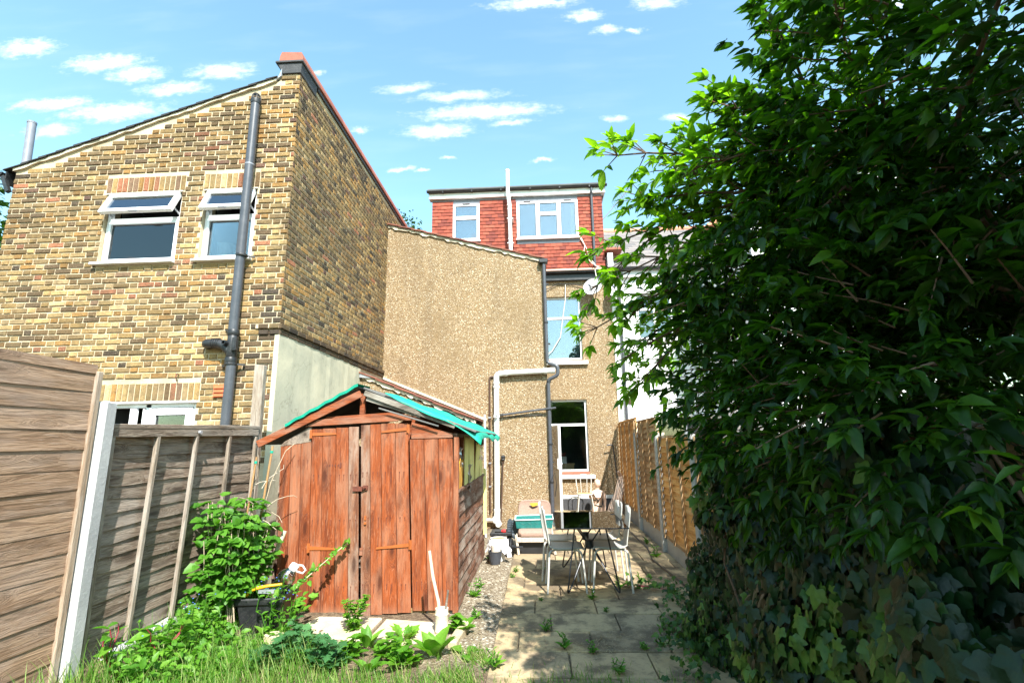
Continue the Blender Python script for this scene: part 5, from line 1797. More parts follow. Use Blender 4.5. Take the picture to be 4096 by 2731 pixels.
    for (y0, y1, z0, z1) in ((5.92, 6.1, 1.05, 1.34), (6.9, 7.45, 1.36, 1.56), (5.22, 5.40, 1.36, 1.54)):
        vv, ff = [], []
        for j in range(6):
            for i in range(6):
                a, b = i / 5, j / 5
                vv.append((-.835 + .02 * math.sin(a * 9 + b * 5) + .012 * math.sin(b * 13), y0 + (y1 - y0) * a * (1 - .25 * b if z0 > 1.2 else .5 + .5 * b), z0 + (z1 - z0) * b + .02 * math.sin(a * 7)))
        for j in range(5):
            for i in range(5):
                a = j * 6 + i
                ff.append((a, a + 1, a + 7, a + 6))
        MB().add(vv, ff).build('polythene_scrap', M['polythene'], S, smooth=True)
    MB().hexa([(-.835, BYY - .15, .30), (-.79, BYY - .10, .30), (-.80, BYY + .01, .30), (-.835, BYY + .01, .30), (-.835, BYY - .15, 1.24), (-.80, BYY - .12, 1.22), (-.81, BYY + .01, 1.20), (-.835, BYY + .01, 1.2)]).build('yellow_strip', M['yellow_foam'], S)
    for i in range(7):
        me, v_, t_, w0, h0 = brick_variant('s', 'n')
        if i in (0, 3):
            continue
        link('footing_brick', me, S, (-2.42 + i * .235, FY + .03, .002 if i < 6 else -.01))
    MB().box(-2.66, -.83, FY + .04, FY + .12, -.05, .03).build('bearer', M['dark_wood_y'], S)
    return S


shed()

for (pts, z, lb) in (([(-2.22, 4.48), (-1.52, 4.42), (-1.50, 4.93), (-2.12, 4.96)], .02, 'pale stone slab at the foot of the left shed door'),
                     ([(-1.47, 4.40), (-.98, 4.33), (-.80, 4.80), (-1.46, 4.90)], .018, 'pale stone slab in front of the right shed door'),
                     ([(-2.30, 4.12), (-1.66, 4.02), (-1.62, 4.40), (-2.26, 4.43)], .012, 'half-buried stone slab among the weeds in front of the shed'),
                     ([(-.78, 4.30), (-.70, 4.28), (-.66, 4.75), (-.74, 4.78)], .05, 'sandy stone kerb stub beside the bamboo pot')):
    o = MB().prism([(x, y, z) for x, y in pts][::-1], (0, 0, -.09)).build('stone_slab', M['stone'], bevel=.012)
    tag(o, lb, 'slab', 'stone slabs in front of the shed')
o = MB().hexa([(-2.33, 4.36, .0), (-2.10, 4.30, .0), (-2.04, 4.42, .0), (-2.28, 4.48, .0), (-2.33, 4.36, .07), (-2.10, 4.30, .05), (-2.04, 4.42, .055), (-2.28, 4.48, .075)]).build('loose_brick', M['stone'], bevel=.01)
tag(o, 'loose yellow stone lying against the black bin', 'stone')


# ------------------------------------------------------------------ pipes and cables on the pebbledash
def rendered_pipes():
    x, y = -.84, PY - .085
    T = thing('white_soil_pipe', 'white soil pipe up the pebbledash wall turning along it near head height', 'pipe', (x, y, 0))
    r = .055
    MB().tube([(x - .01, y, .12), (x, y, 2.8)], r, 16).build('upright', M['white_pipe'], T, smooth=True)
    MB().tube(bend([(x, y, 2.78), (x, y, 2.985), (x + .22, y, 3.0)], .14, 8), r + .004, 16).build('elbow', M['white_pipe'], T, smooth=True)
    MB().tube([(x + .2, y, 3.0), (.34, y, 3.03)], r, 16).build('run', M['white_pipe'], T, smooth=True)
    m = MB()
    for (c, ax) in (((x, y, 2.72), (0, 0, 1)), ((x, y, 2.80), (0, 0, 1)), ((x - .008, y, .30), (0, 0, 1)), ((x - .004, y, 2.12), (0, 0, 1)), ((x + .2, y, 3.0), (1, 0, 0)), ((.17, y, 3.025), (1, 0, 0))):
        m.lathe([(r, -.03), (r + .012, -.025), (r + .012, .025), (r, .03)], c, 16, ax=ax)
    m.lathe([(.0, 0), (.062, 0), (.062, .10), (0, .10)], (.27, y, 3.03), 16, ax=(1, 0, 0))
    m.build('collar', M['white_pipe'], T, smooth=True)
    MB().lathe([(.03, 0), (.034, .06), (.022, .06), (.022, .0)], (x, y - .05, 2.12), 14, ax=(0, -1, 0)).build('boss', M['white_pipe'], T, smooth=True)
    m = MB()
    m.tube(bend([(x - .01, y, .3), (x - .01, y, .10), (x + .03, y - .10, .06)], .08), r + .008, 14)
    m.lathe([(0, 0), (.075, 0), (.078, .015), (.06, .03), (0, .03)], (x - .02, y - .075, .14), 18, ax=(-.2, -1, .1))
    m.tube([(x - .02, y, .12), (x - .26, y, .13)], .028, 12)
    m.build('foot_bend', M['white_pipe'], T, smooth=True)
    x2, y2 = .235, PY - .07
    T = thing('black_downpipe', 'black rainwater downpipe on the corner of the pebbledash wall with a kink', 'pipe', (x2, y2, 0))
    MB().tube(bend([(x2 - .03, y2, 5.36), (x2 - .02, y2, 3.20), (x2 + .19, y2 - .04, 3.12), (x2 + .19, y2 - .04, 2.93), (x2 - .01, y2, 2.84), (x2 + .0, y2, .0)], .06), .038, 14).build('shaft', M['grey_plastic'], T, smooth=True)
    m = MB()
    for z in (4.05, 2.8, 1.55, .82):
        m.lathe([(.04, -.02), (.046, -.017), (.046, .017), (.04, .02)], (x2 - .02 if z > 3 else x2, y2, z), 14)
    m.build('joint', M['black_plastic'], T, smooth=True)
    MB().prism([(x2 - .12, y2 - .07, 5.36), (x2 + .05, y2 - .07, 5.36), (x2 + .06, y2 - .07, 5.45), (x2 - .14, y2 - .07, 5.45)], (0, .14, 0)).build('hopper', M['black_plastic'], T, bevel=.01)
    m = MB()
    for z in (4.9, 3.6, 2.4, 1.2):
        m.bar((x2, y2, z), (x2, PY + .02, z), .12, .02)
    m.build('bracket', M['black_plastic'], T)
    T = thing('waste_pipe', 'thin black waste pipe running across to the white soil pipe', 'pipe', (x, y, 2.15))
    MB().tube([(x + .05, y + .02, 2.14), (.0, y + .02, 2.235), (.36, y - .05, 2.265)], .021, 10).build('shaft', M['grey_plastic'], T, smooth=True)
    m = MB()
    m.lathe([(.028, -.03), (.028, .03)], (x + .10, y + .02, 2.145), 10, ax=(1, 0, .1))
    m.lathe([(.028, -.03), (.028, .03)], (.18, y - .01, 2.25), 10, ax=(1, 0, .1))
    m.build('joint', M['black_plastic'], T)
    m = MB().tube([(x + .05, PY - .02, 2.10), (.1, PY - .02, 2.14)], .008, 6).build('pipe_shadow_line', M['black_plastic'], T)  # thin black tube drawn as the waste pipe's shadow on the wall
    T = thing('brown_conduit', 'slim brown conduit beside the white soil pipe', 'conduit', (-.985, PY - .03, .3))
    MB().tube(bend([(-.99, PY - .03, .25), (-.985, PY - .03, 2.93), (-.86, PY - .03, 2.94)], .03), .018, 8).build('shaft', M['brown_conduit'], T)
    m = MB()
    for z in (.75, 1.20, 2.1):
        m.box(-1.012, -.96, PY - .055, PY, z - .012, z + .012)
    m.build('clip', M['zinc'], T)
    T = thing('dormer_vent_pipe', 'white vent pipe standing up past the red dormer and its gutter', 'pipe', (-.65, 12.12, 6.3))
    MB().tube(bend([(-.60, 12.12, 6.2), (-.62, 12.12, 7.85), (-.66, 12.12, 8.15), (-.66, 12.12, 8.86)], .06), .052, 14).build('shaft', M['white_pipe'], T, smooth=True)
    m = MB()
    for (q, z) in ((-.605, 6.5), (-.61, 6.85), (-.62, 7.7), (-.625, 7.82), (-.64, 8.05), (-.655, 8.2), (-.66, 8.84)):
        m.lathe([(.05, -.022), (.062, -.018), (.062, .018), (.05, .022)], (q, 12.12, z), 14)
    m.build('collar', M['white_pipe'], T, smooth=True)
    m = MB()
    for z in (6.75, 7.45):
        m.bar((-.61, 12.12, z), (-.61, 12.40, z), .16, .025)
    m.build('bracket', M['white_pipe'], T)


rendered_pipes()


def cables():
    o = MB().tube([(1.24, 12.36, 6.92), (1.36, 12.35, 6.7), (1.32, 12.34, 6.5), (1.50, 12.32, 6.2), (1.66, 12.2, 6.02), (1.56, 12.08, 5.9), (1.60, 12.05, 5.55)], .011, 6).build('cable', M['cable'], smooth=True)
    tag(o, 'cream cable looping from the dormer window sill down the red tiles', 'cable')
    o = MB().tube([(1.27, 12.36, 6.93), (1.40, 12.34, 6.6), (1.46, 12.33, 6.35), (1.62, 12.3, 6.1), (1.78, 12.12, 5.98), (1.70, 12.06, 5.7)], .009, 6).build('cable', M['cable'], smooth=True)
    tag(o, 'thinner cream cable hanging beside the dormer downpipe', 'cable')
    o = MB().tube([(.80, 12.27, 5.62), (.78, 12.24, 5.2), (.68, 12.24, 4.6), (.62, 12.24, 4.2), (.40, 12.24, 3.85), (.24, 12.2, 3.72)], .010, 6).build('cable', M['cable'], smooth=True)
    tag(o, 'cream cable drooping across the upper window', 'cable')
    o = MB().tube([(.25, 12.25, 5.45), (.6, 12.26, 5.62), (1.0, 12.26, 5.60), (1.35, 12.24, 5.52)], .010, 6).build('cable', M['black_plastic'], smooth=True)
    tag(o, 'black cable along the wall under the eaves to the satellite dish', 'cable')


cables()


def dish(name, c, lab, sc=1.0, face=(-.45, -1, .35)):
    ax = Vector(face).normalized()
    T = thing(name, lab, 'satellite dish', c, group='satellite dishes')
    prof = [(r, .24 * r * r / .25 * 1.0) for r in [.0, .05, .1, .15, .2, .24]]
    m = MB().lathe([(r * sc, h * sc) for r, h in prof] + [(.245 * sc, .062 * sc), (.24 * sc, .05 * sc), (.0, -.012)], Vector(c) - ax * .02, 28, ax=ax)
    m.build('reflector', M['dish'], T, smooth=True)
    s = ax.cross(Vector((0, 0, 1))).normalized()
    dn = s.cross(ax) * 1.0
    dn = -dn if dn.z > 0 else dn
    b = Vector(c) + dn * .22 * sc
    tip = Vector(c) + ax * .26 * sc + dn * .12 * sc
    MB().tube([b, tip], .012, 6).tube([Vector(c) - ax * .03, Vector((c[0], 12.3, c[2] - .05))], .02, 8).build('arm', M['lead'], T)
    MB().lathe([(.02, -.05), (.03, -.03), (.03, .04), (.018, .05)], tip, 12, ax=ax).build('receiver', M['lead'], T, smooth=True)
    return T


dish('satellite_dish', (1.48, 12.02, 5.43), 'pale satellite dish on the pebbledash wall under the eaves')
dish('satellite_dish', (2.07, 11.98, 5.36), 'pale satellite dish on the corner strip of the white house')


def aerial():
    T = thing('tv_aerial', 'thin television aerial slanting up behind the red dormer', 'aerial', (2.1, 14, 8.1))
    a, b = Vector((2.0, 14, 8.05)), Vector((3.06, 14, 9.28))
    MB().tube([a, b], .014, 6).build('boom', M['grey_pvc'], T)
    d = (b - a).normalized()
    m = MB()
    for k in range(12):
        p = a + (b - a) * (.46 + .54 * k / 11)
        for q in (Vector((.16, .22, -.14)), Vector((.12, -.22, -.10))):
            w = q * (1.0 - .05 * k)
            m.tube([p - w * .6, p + w * .6], .005, 4)
    m.build('element', M['grey_pvc'], T)
    return T


aerial()


# ------------------------------------------------------------------ dining set on the patio
def make_chair():
    T = thing('patio_chair', 'x', 'chair', (0, 0, 0))
    prof = [(-.238, .865), (-.232, .80), (-.218, .70), (-.20, .60), (-.188, .52), (-.172, .472), (-.14, .448), (-.08, .441), (.02, .440), (.12, .446), (.18, .444), (.212, .428)]
    v, f = [], []
    n = 8
    for (x, z) in prof:
        for k in range(n + 1):
            a = k / n * 2 - 1
            hw = .19 if z < .5 else .175 + .03 * min(1, (z - .5) / .2)
            cv = .012 * (a * a)
            if z > .8:
                cv *= 1.4
            v.append((x + (cv if z > .5 else 0), a * hw, z + (cv * .6 if z <= .5 else (-.012 * a * a if z > .85 else 0))))
    for i in range(len(prof) - 1):
        for k in range(n):
            if i == 0 and k in (3, 4):
                continue
            a = i * (n + 1) + k
            f.append((a, a + 1, a + n + 2, a + n + 1))
    o = MB().add(v, f).build('shell', M['chair_white'], T, world=False, smooth=True)
    s = o.modifiers.new('solid', 'SOLIDIFY')
    s.thickness = .011
    s.offset = 0
    for sx in (-1, 1):
        for sy in (-1, 1):
            pts = bend([(.09 * sx - .01, .11 * sy, .425), (.175 * sx, .185 * sy, .425), (.212 * sx + .005, .20 * sy, .0)], .06, 5)
            MB().tube(pts, .0115, 8).build('leg', M['chair_leg'], T, world=False, smooth=True)
    m = MB()
    m.bar((-.11, -.12, .424), (.11, -.12, .424), .03, .012).bar((-.11, .12, .424), (.11, .12, .424), .03, .012).bar((0, -.12, .422), (0, .12, .422), .05, .01)
    m.build('under_frame', M['chair_leg'], T, world=False)
    return T


ch0 = make_chair()
for i, (x, y, rz, lb) in enumerate(((.255, 5.92, .03, 'off-white moulded chair nearest the viewer on the left of the glass table'),
                                    (.215, 6.40, -.04, 'off-white moulded chair farther back on the left of the glass table'),
                                    (.775, 5.95, math.pi - .06, 'off-white moulded chair nearest the viewer on the right of the glass table'),
                                    (.75, 6.45, math.pi + .05, 'off-white moulded chair farther back on the right of the glass table'))):
    o = ch0 if i == 0 else copy_tree(ch0)
    o.location = (x, y, 0)
    o.rotation_euler = (0, 0, rz)
    tag(o, lb, 'chair', 'chairs round the glass table')


def glass_table():
    x0, x1, y0, y1, z = .15, .92, 5.43, 6.66, .70
    T = thing('glass_table', 'smoked glass table on bent black wire legs amid the patio', 'table', ((x0 + x1) / 2, (y0 + y1) / 2, 0))
    MB().box(x0, x1, y0, y1, z, z + .011).build('table_top', M['smoked'], T, bevel=.003)
    cx, cy = (x0 + x1) / 2, (y0 + y1) / 2
    for (yy, fy, hub_y) in ((5.70, 5.58, 5.86), (6.45, 6.70, 6.34)):
        hub = (cx, hub_y, .475)
        hm = MB().lathe([(.0, -.045), (.035, -.045), (.042, -.03), (.042, .03), (.035, .045), (0, .045)], hub, 8)
        hm.build('hub', M['black_plastic'], T)
        for s in (-1, 1):
            foot = Vector((cx + s * .275, fy, .008))
            top = Vector((cx + s * .165, yy, z - .004))
            hs = Vector((cx + s * .03, hub_y, .455))
            pts = [top] + arc(foot + Vector((-s * .012, 0, .10)), foot + Vector((s * .015, 0, -.02)), foot + (hs - foot).normalized() * .12, 6) + [hs]
            MB().tube(pts, .0085, 8).build('leg', M['black_metal'], T, smooth=True)
            MB().tube([(cx + s * .03, hub_y, .50), (cx + s * .17, hub_y - .0, z - .006)], .0085, 8).build('strut', M['black_metal'], T)
    MB().tube([(cx, 5.86, .475), (cx, 6.34, .475)], .012, 8).build('spine', M['black_metal'], T)
    for sx in (-1, 1):
        for yy in (5.72, 6.44):
            MB().lathe([(0, 0), (.025, 0), (.025, .006), (0, .006)], (cx + sx * .165, yy, z - .007), 12).build('pad', M['black_plastic'], T)


glass_table()


# ------------------------------------------------------------------ junk by the wall
def armchair():
    T = thing('low_armchair', 'low chair with dusty pink-brown cushions and peeling wooden frame by the wall', 'chair', (-.1, 7.8, 0))
    x0, x1 = -.36, .17

    def cushion(name, pts_fn, nx=12, nz=10):
        pass
    # seat cushion
    v, f = [], []
    sec = []
    n = 20
    for k in range(n):
        a = 2 * math.pi * k / n
        c, s = math.cos(a), math.sin(a)
        sec.append((math.copysign(abs(c) ** .5, c) * .27, math.copysign(abs(s) ** .6, s) * .05))
    xs = [x0 + .02, x0 + .03, x0 + .07, -.2, 0, x1 - .07, x1 - .03, x1 - .02]
    for i, x in enumerate(xs):
        k = .55 if i in (0, len(xs) - 1) else (.85 if i in (1, len(xs) - 2) else 1)
        for (y, z) in sec:
            v.append((x, 7.82 + y * k, .285 + z * k + .02 * y))
    for i in range(len(xs) - 1):
        for k in range(n):
            f.append((i * n + k, i * n + (k + 1) % n, (i + 1) * n + (k + 1) % n, (i + 1) * n + k))
    f += [tuple(range(n - 1, -1, -1)), tuple((len(xs) - 1) * n + k for k in range(n))]
    MB().add(v, f).build('seat_cushion', M['cushion'], T, smooth=True)
    # back cushion: rounded slab leaning back
    out = []
    n = 28
    for k in range(n):
        a = 2 * math.pi * k / n
        c, s = math.cos(a), math.sin(a)
        out.append((math.copysign(abs(c) ** .38, c) * .262, math.copysign(abs(s) ** .45, s) * .24))
    v, f = [], []
    lay = [(-.045, .9), (-.055, .97), (-.03, 1.0), (.03, 1.0), (.045, .93)]
    for (d, k) in lay:
        for (a, b) in out:
            z = .455 + b * k
            v.append((-.095 + a * k, 8.10 + d + (z - .3) * .28, z))
    for i in range(len(lay) - 1):
        for k in range(n):
            f.append((i * n + k, i * n + (k + 1) % n, (i + 1) * n + (k + 1) % n, (i + 1) * n + k))
    f += [tuple(range(n - 1, -1, -1)), tuple((len(lay) - 1) * n + k for k in range(n))]
    b = MB().add(v, f).build('back_cushion', M['cushion'], T, smooth=True)
    MB().add([(-.17, 8.105, .655), (-.06, 8.105, .66), (-.02, 8.105, .64), (-.07, 8.095, .615), (-.12, 8.09, .605), (-.16, 8.10, .63)], [(0, 1, 2, 3, 4, 5)]).build('torn_foam', M['orange_foam'], b)
    m = MB()
    m.bar((x0, 7.58, .205), (x1, 7.58, .205), .03, .07)
    m.build('front_rail', M['frame_wood'], T, bevel=.006)
    for (x, lean) in ((x0, -.0), (x1, .03)):
        MB().bar((x + lean + .03 * (1 if x < 0 else 0), 7.57, 0), (x - .01, 7.60, .27), .035, .035, up=(0, 1, 0)).build('leg', M['frame_wood'], T, bevel=.005)
        MB().bar((x, 8.15, 0), (x, 8.1, .4), .035, .035, up=(0, 1, 0)).build('leg', M['frame_wood'], T)
        MB().bar((x, 7.6, .23), (x, 8.1, .22), .03, .05).build('side_rail', M['frame_wood'], T)
    MB().box(x0 + .02, x1 - .02, 7.64, 8.1, .005, .2).build('black_infill', M['black_paint'], T)  # black box filling the space under the seat
    T2 = thing('trough_planter', 'teal plastic trough planter lying on the seat of the low chair', 'planter', (-.1, 7.86, .34))

    def trough(z0, z1, a0, a1, b0, b1, tilt):
        return None
    xa, xb, ya, yb, z0, z1 = -.385, .185, 7.74, 7.90, .335, .455
    o, i = .02, .03
    v = [(xa + o, ya + o, z0), (xb - o, ya + o, z0), (xb - o, yb - o, z0), (xa + o, yb - o, z0), (xa, ya, z1), (xb, ya, z1 + .012), (xb, yb, z1 + .052), (xa, yb, z1 + .04),
         (xa + .012, ya + .012, z1), (xb - .012, ya + .012, z1 + .012), (xb - .012, yb - .012, z1 + .05), (xa + .012, yb - .012, z1 + .038), (xa + i, ya + i, z0 + .012), (xb - i, ya + i, z0 + .012), (xb - i, yb - i, z0 + .012), (xa + i, yb - i, z0 + .012)]
    f = [(3, 2, 1, 0)] + [(k, (k + 1) % 4, 4 + (k + 1) % 4, 4 + k) for k in range(4)] + [(4 + k, 4 + (k + 1) % 4, 8 + (k + 1) % 4, 8 + k) for k in range(4)] + [(8 + k, 8 + (k + 1) % 4, 12 + (k + 1) % 4, 12 + k) for k in range(4)] + [(12, 13, 14, 15)]
    MB().add(v, f).build('trough', M['teal'], T2)
    m = MB()
    rim = [(xa, ya, z1), (xb, ya, z1 + .012), (xb, yb, z1 + .052), (xa, yb, z1 + .04)]
    for k in range(4):
        m.bar(rim[k], rim[(k + 1) % 4], .022, .016)
    m.build('rim', M['teal_rim'], T2, bevel=.003)
    m = MB()
    for k in range(5):
        c = xa + .07 + k * .11
        m.tube(arc((c, ya + .006, .43), (c + .05, ya + .012, .36), (c + .1, ya + .006, .43), 6), .004, 5)
        m.tube([(c, ya + .006, .435), (c, ya + .018, .345)], .004, 5)
    m.build('relief', M['teal'], T2)


armchair()


def boots():
    for (x, y, lb, rz) in ((-.475, 7.93, 'dark rubber boot, left one of the pair upended by the low chair', .1), (-.405, 7.90, 'dark rubber boot, right one of the pair upended by the low chair', -.05)):
        T = thing('rubber_boot', lb, 'boot', (x, y, .16), rz, group='boots beside the low chair')
        sole = []
        for k in range(18):
            a = 2 * math.pi * k / 18
            w = .046 + (.008 * math.sin(a) if math.sin(a) > 0 else .002 * math.sin(a))
            sole.append((math.cos(a) * w, math.copysign(abs(math.sin(a)) ** .8, math.sin(a)) * .145))
        m = MB().prism([(a, -.035, .15 + b) for a, b in sole], (0, .025, 0))
        for k in range(7):
            m.box(-.036, .036, -.041, -.035, .04 + k * .033, .055 + k * .033)
        m.build('sole', M['boot'], T, world=False, bevel=.006)
        MB().tube([(0, .0, .26), (0, .02, .2), (0, .03, .1), (0, .05, .03), (0, .16, .02)], [.03, .042, .043, .045, .05], 12).build('upper', M['boot'], T, world=False, smooth=True)
        MB().box(-.047, .047, -.0415, -.034, .065, .075).build('band', M['zinc'], T, world=False)


boots()


def gym_junk():
    T = thing('plastic_bench', 'flat black plastic bench top beside the white soil pipe', 'bench', (-.6, 7.95, 0))
    MB().box(-.775, -.44, 7.80, 8.15, .215, .265).build('bench_top', M['black_plastic'], T, bevel=.012)
    for x in (-.74, -.48):
        MB().box(x - .02, x + .02, 7.84, 8.1, 0, .215).build('leg', M['black_plastic'], T)
    MB().lathe([(0, 0), (.10, 0), (.125, .02), (.125, .04), (.10, .055), (0, .055)], (-.60, 7.90, .12), 24).build('round_base', M['black_plastic'], T, smooth=True)
    MB().box(-.66, -.54, 7.88, 8.0, 0, .13).build('block', M['black_plastic'], T)
    T = thing('dumbbell', 'black dumbbell with ribbed round weights lying by the bench', 'dumbbell', (-.45, 7.55, 0))
    for (x, r) in ((-.50, .10), (-.468, .112), (-.436, .112)):
        MB().lathe([(0, -.014), (r * .8, -.014), (r, -.009), (r, .009), (r * .8, .014), (0, .014)], (x, 7.58, r), 28, ax=(1, -.12, 0)).build('weight_plate', M['black_plastic'], T, smooth=True)
    MB().tube([(-.60, 7.60, .11), (-.27, 7.56, .11)], .014, 10).lathe([(.03, -.02), (.03, .02)], (-.405, 7.575, .11), 10, ax=(1, -.12, 0)).build('bar', M['black_metal'], T)
    T = thing('hand_torch', 'black and red hand torch lying on the black bench', 'torch', (-.58, 7.86, .265))
    MB().tube([(-.70, 7.84, .284), (-.60, 7.84, .284)], .017, 10).build('barrel', M['black_plastic'], T, smooth=True)
    MB().tube([(-.60, 7.84, .284), (-.575, 7.84, .284), (-.535, 7.84, .284)], [.017, .026, .026], 12).build('head', M['red_plastic'], T, smooth=True)
    T = thing('broom', 'broom handle standing upright against the pebbledash wall', 'broom', (-.73, 10.0, 0))
    MB().tube([(-.775, 9.95, 0), (-.72, 10.03, 1.27)], .013, 8).build('handle', M['brown_conduit'], T)
    MB().lathe([(.0, 1.25), (.03, 1.25), (.042, 1.27), (.035, 1.285), (.045, 1.30), (.045, 1.325), (.03, 1.345), (0, 1.35)], (-.72, 10.03, 0), 14).build('top_knob', M['black_plastic'], T)


gym_junk()


def pots():
    T = thing('ribbed_pot', 'small charcoal ribbed pot holding a cream cylinder beside the shed', 'pot', (-.63, 7.06, 0))
    prof = [(0, 0), (.068, 0)]
    for k in range(9):
        z = .012 + k * .0165
        r = .07 + .022 * k / 8
        prof += [(r, z), (r + .004, z + .008)]
    prof += [(.098, .165), (.088, .165), (.075, .03), (0, .03)]
    MB().lathe(prof, (-.63, 7.06, 0), 26).build('pot', M['dark_pot'], T, smooth=True)
    MB().lathe([(0, .03), (.062, .03), (.066, .235), (.05, .24), (0, .235)], (-.62, 7.07, 0), 20).build('inner_pot', M['cream_pot'], T, smooth=True)
    T = thing('bucket', 'white bucket under a draped plastic bag beside the shed', 'bucket', (-.60, 7.27, 0))
    MB().lathe([(0, 0), (.085, 0), (.108, .27), (.116, .275), (.116, .29), (.1, .29), (.095, .26), (0, .25)], (-.60, 7.27, 0), 24).build('body', M['white_paint'], T, smooth=True)
    MB().lathe([(0, .262), (.098, .262), (.1, .285), (.105, .285)], (-.60, 7.27, .002), 20).build('soil', M['terracotta'], T)
    rr = random.Random(8)
    v, f = [], []
    n, m = 16, 7
    for j in range(m + 1):
        for i in range(n + 1):
            a = math.pi * (1.02 + .96 * i / n)
            k = j / m
            r = .125 + .03 * math.sin(i * 1.7 + j) * k + .02 * k
            v.append((-.60 + r * 1.12 * math.cos(a), 7.27 + r * math.sin(a) - .02, .285 - (.10 + .09 * math.sin(i * .9 + 1) ** 2 + (.06 if i > 12 else 0)) * k + .008 * math.sin(i * 3)))
    for j in range(m):
        for i in range(n):
            a = j * (n + 1) + i
            f.append((a, a + 1, a + n + 2, a + n + 1))
    o = MB().add(v, f).build('plastic_bag', M['white_cloth'], smooth=True)
    tag(o, 'crumpled white plastic bag with red spots hanging over the bucket', 'bag')


pots()


def bistro_chair():
    T = thing('bistro_chair', 'white metal bistro chair with hooped back under the kitchen window', 'chair', (1.01, 11.62, 0))
    c = (1.01, 11.62)
    MB().lathe([(0, .425), (.17, .425), (.178, .435), (.17, .448), (0, .45)], (c[0], c[1], 0), 28).build('seat', M['wood_floor'], T, smooth=True)
    MB().lathe([(.172, .418), (.186, .424), (.186, .438), (.178, .444)], (c[0], c[1], 0), 28).build('seat_ring', M['chair_leg'], T, smooth=True)
    for sx in (-1, 1):
        for sy in (-1, 1):
            MB().tube(bend([(c[0] + sx * .05, c[1] + sy * .06, .42), (c[0] + sx * .135, c[1] + sy * .12, .42), (c[0] + sx * .19, c[1] + sy * .17, 0)], .07), .011, 8).build('leg', M['chair_leg'], T, smooth=True)
    y = c[1] + .16

    def hoop(w, h0, h1):
        pts = [(c[0] - w * .85, y - .02, .43), (c[0] - w, y, h0)]
        for k in range(11):
            a = math.pi * (1 - k / 10)
            pts.append((c[0] + w * math.cos(a), y + .02, h0 + (h1 - h0) * math.sin(a)))
        pts += [(c[0] + w * .85, y - .02, .43)]
        return pts
    MB().tube(hoop(.175, .72, .85), .011, 8).build('back_hoop', M['chair_leg'], T, smooth=True)
    MB().tube(hoop(.075, .74, .82), .008, 8).build('inner_hoop', M['chair_leg'], T, smooth=True)


bistro_chair()


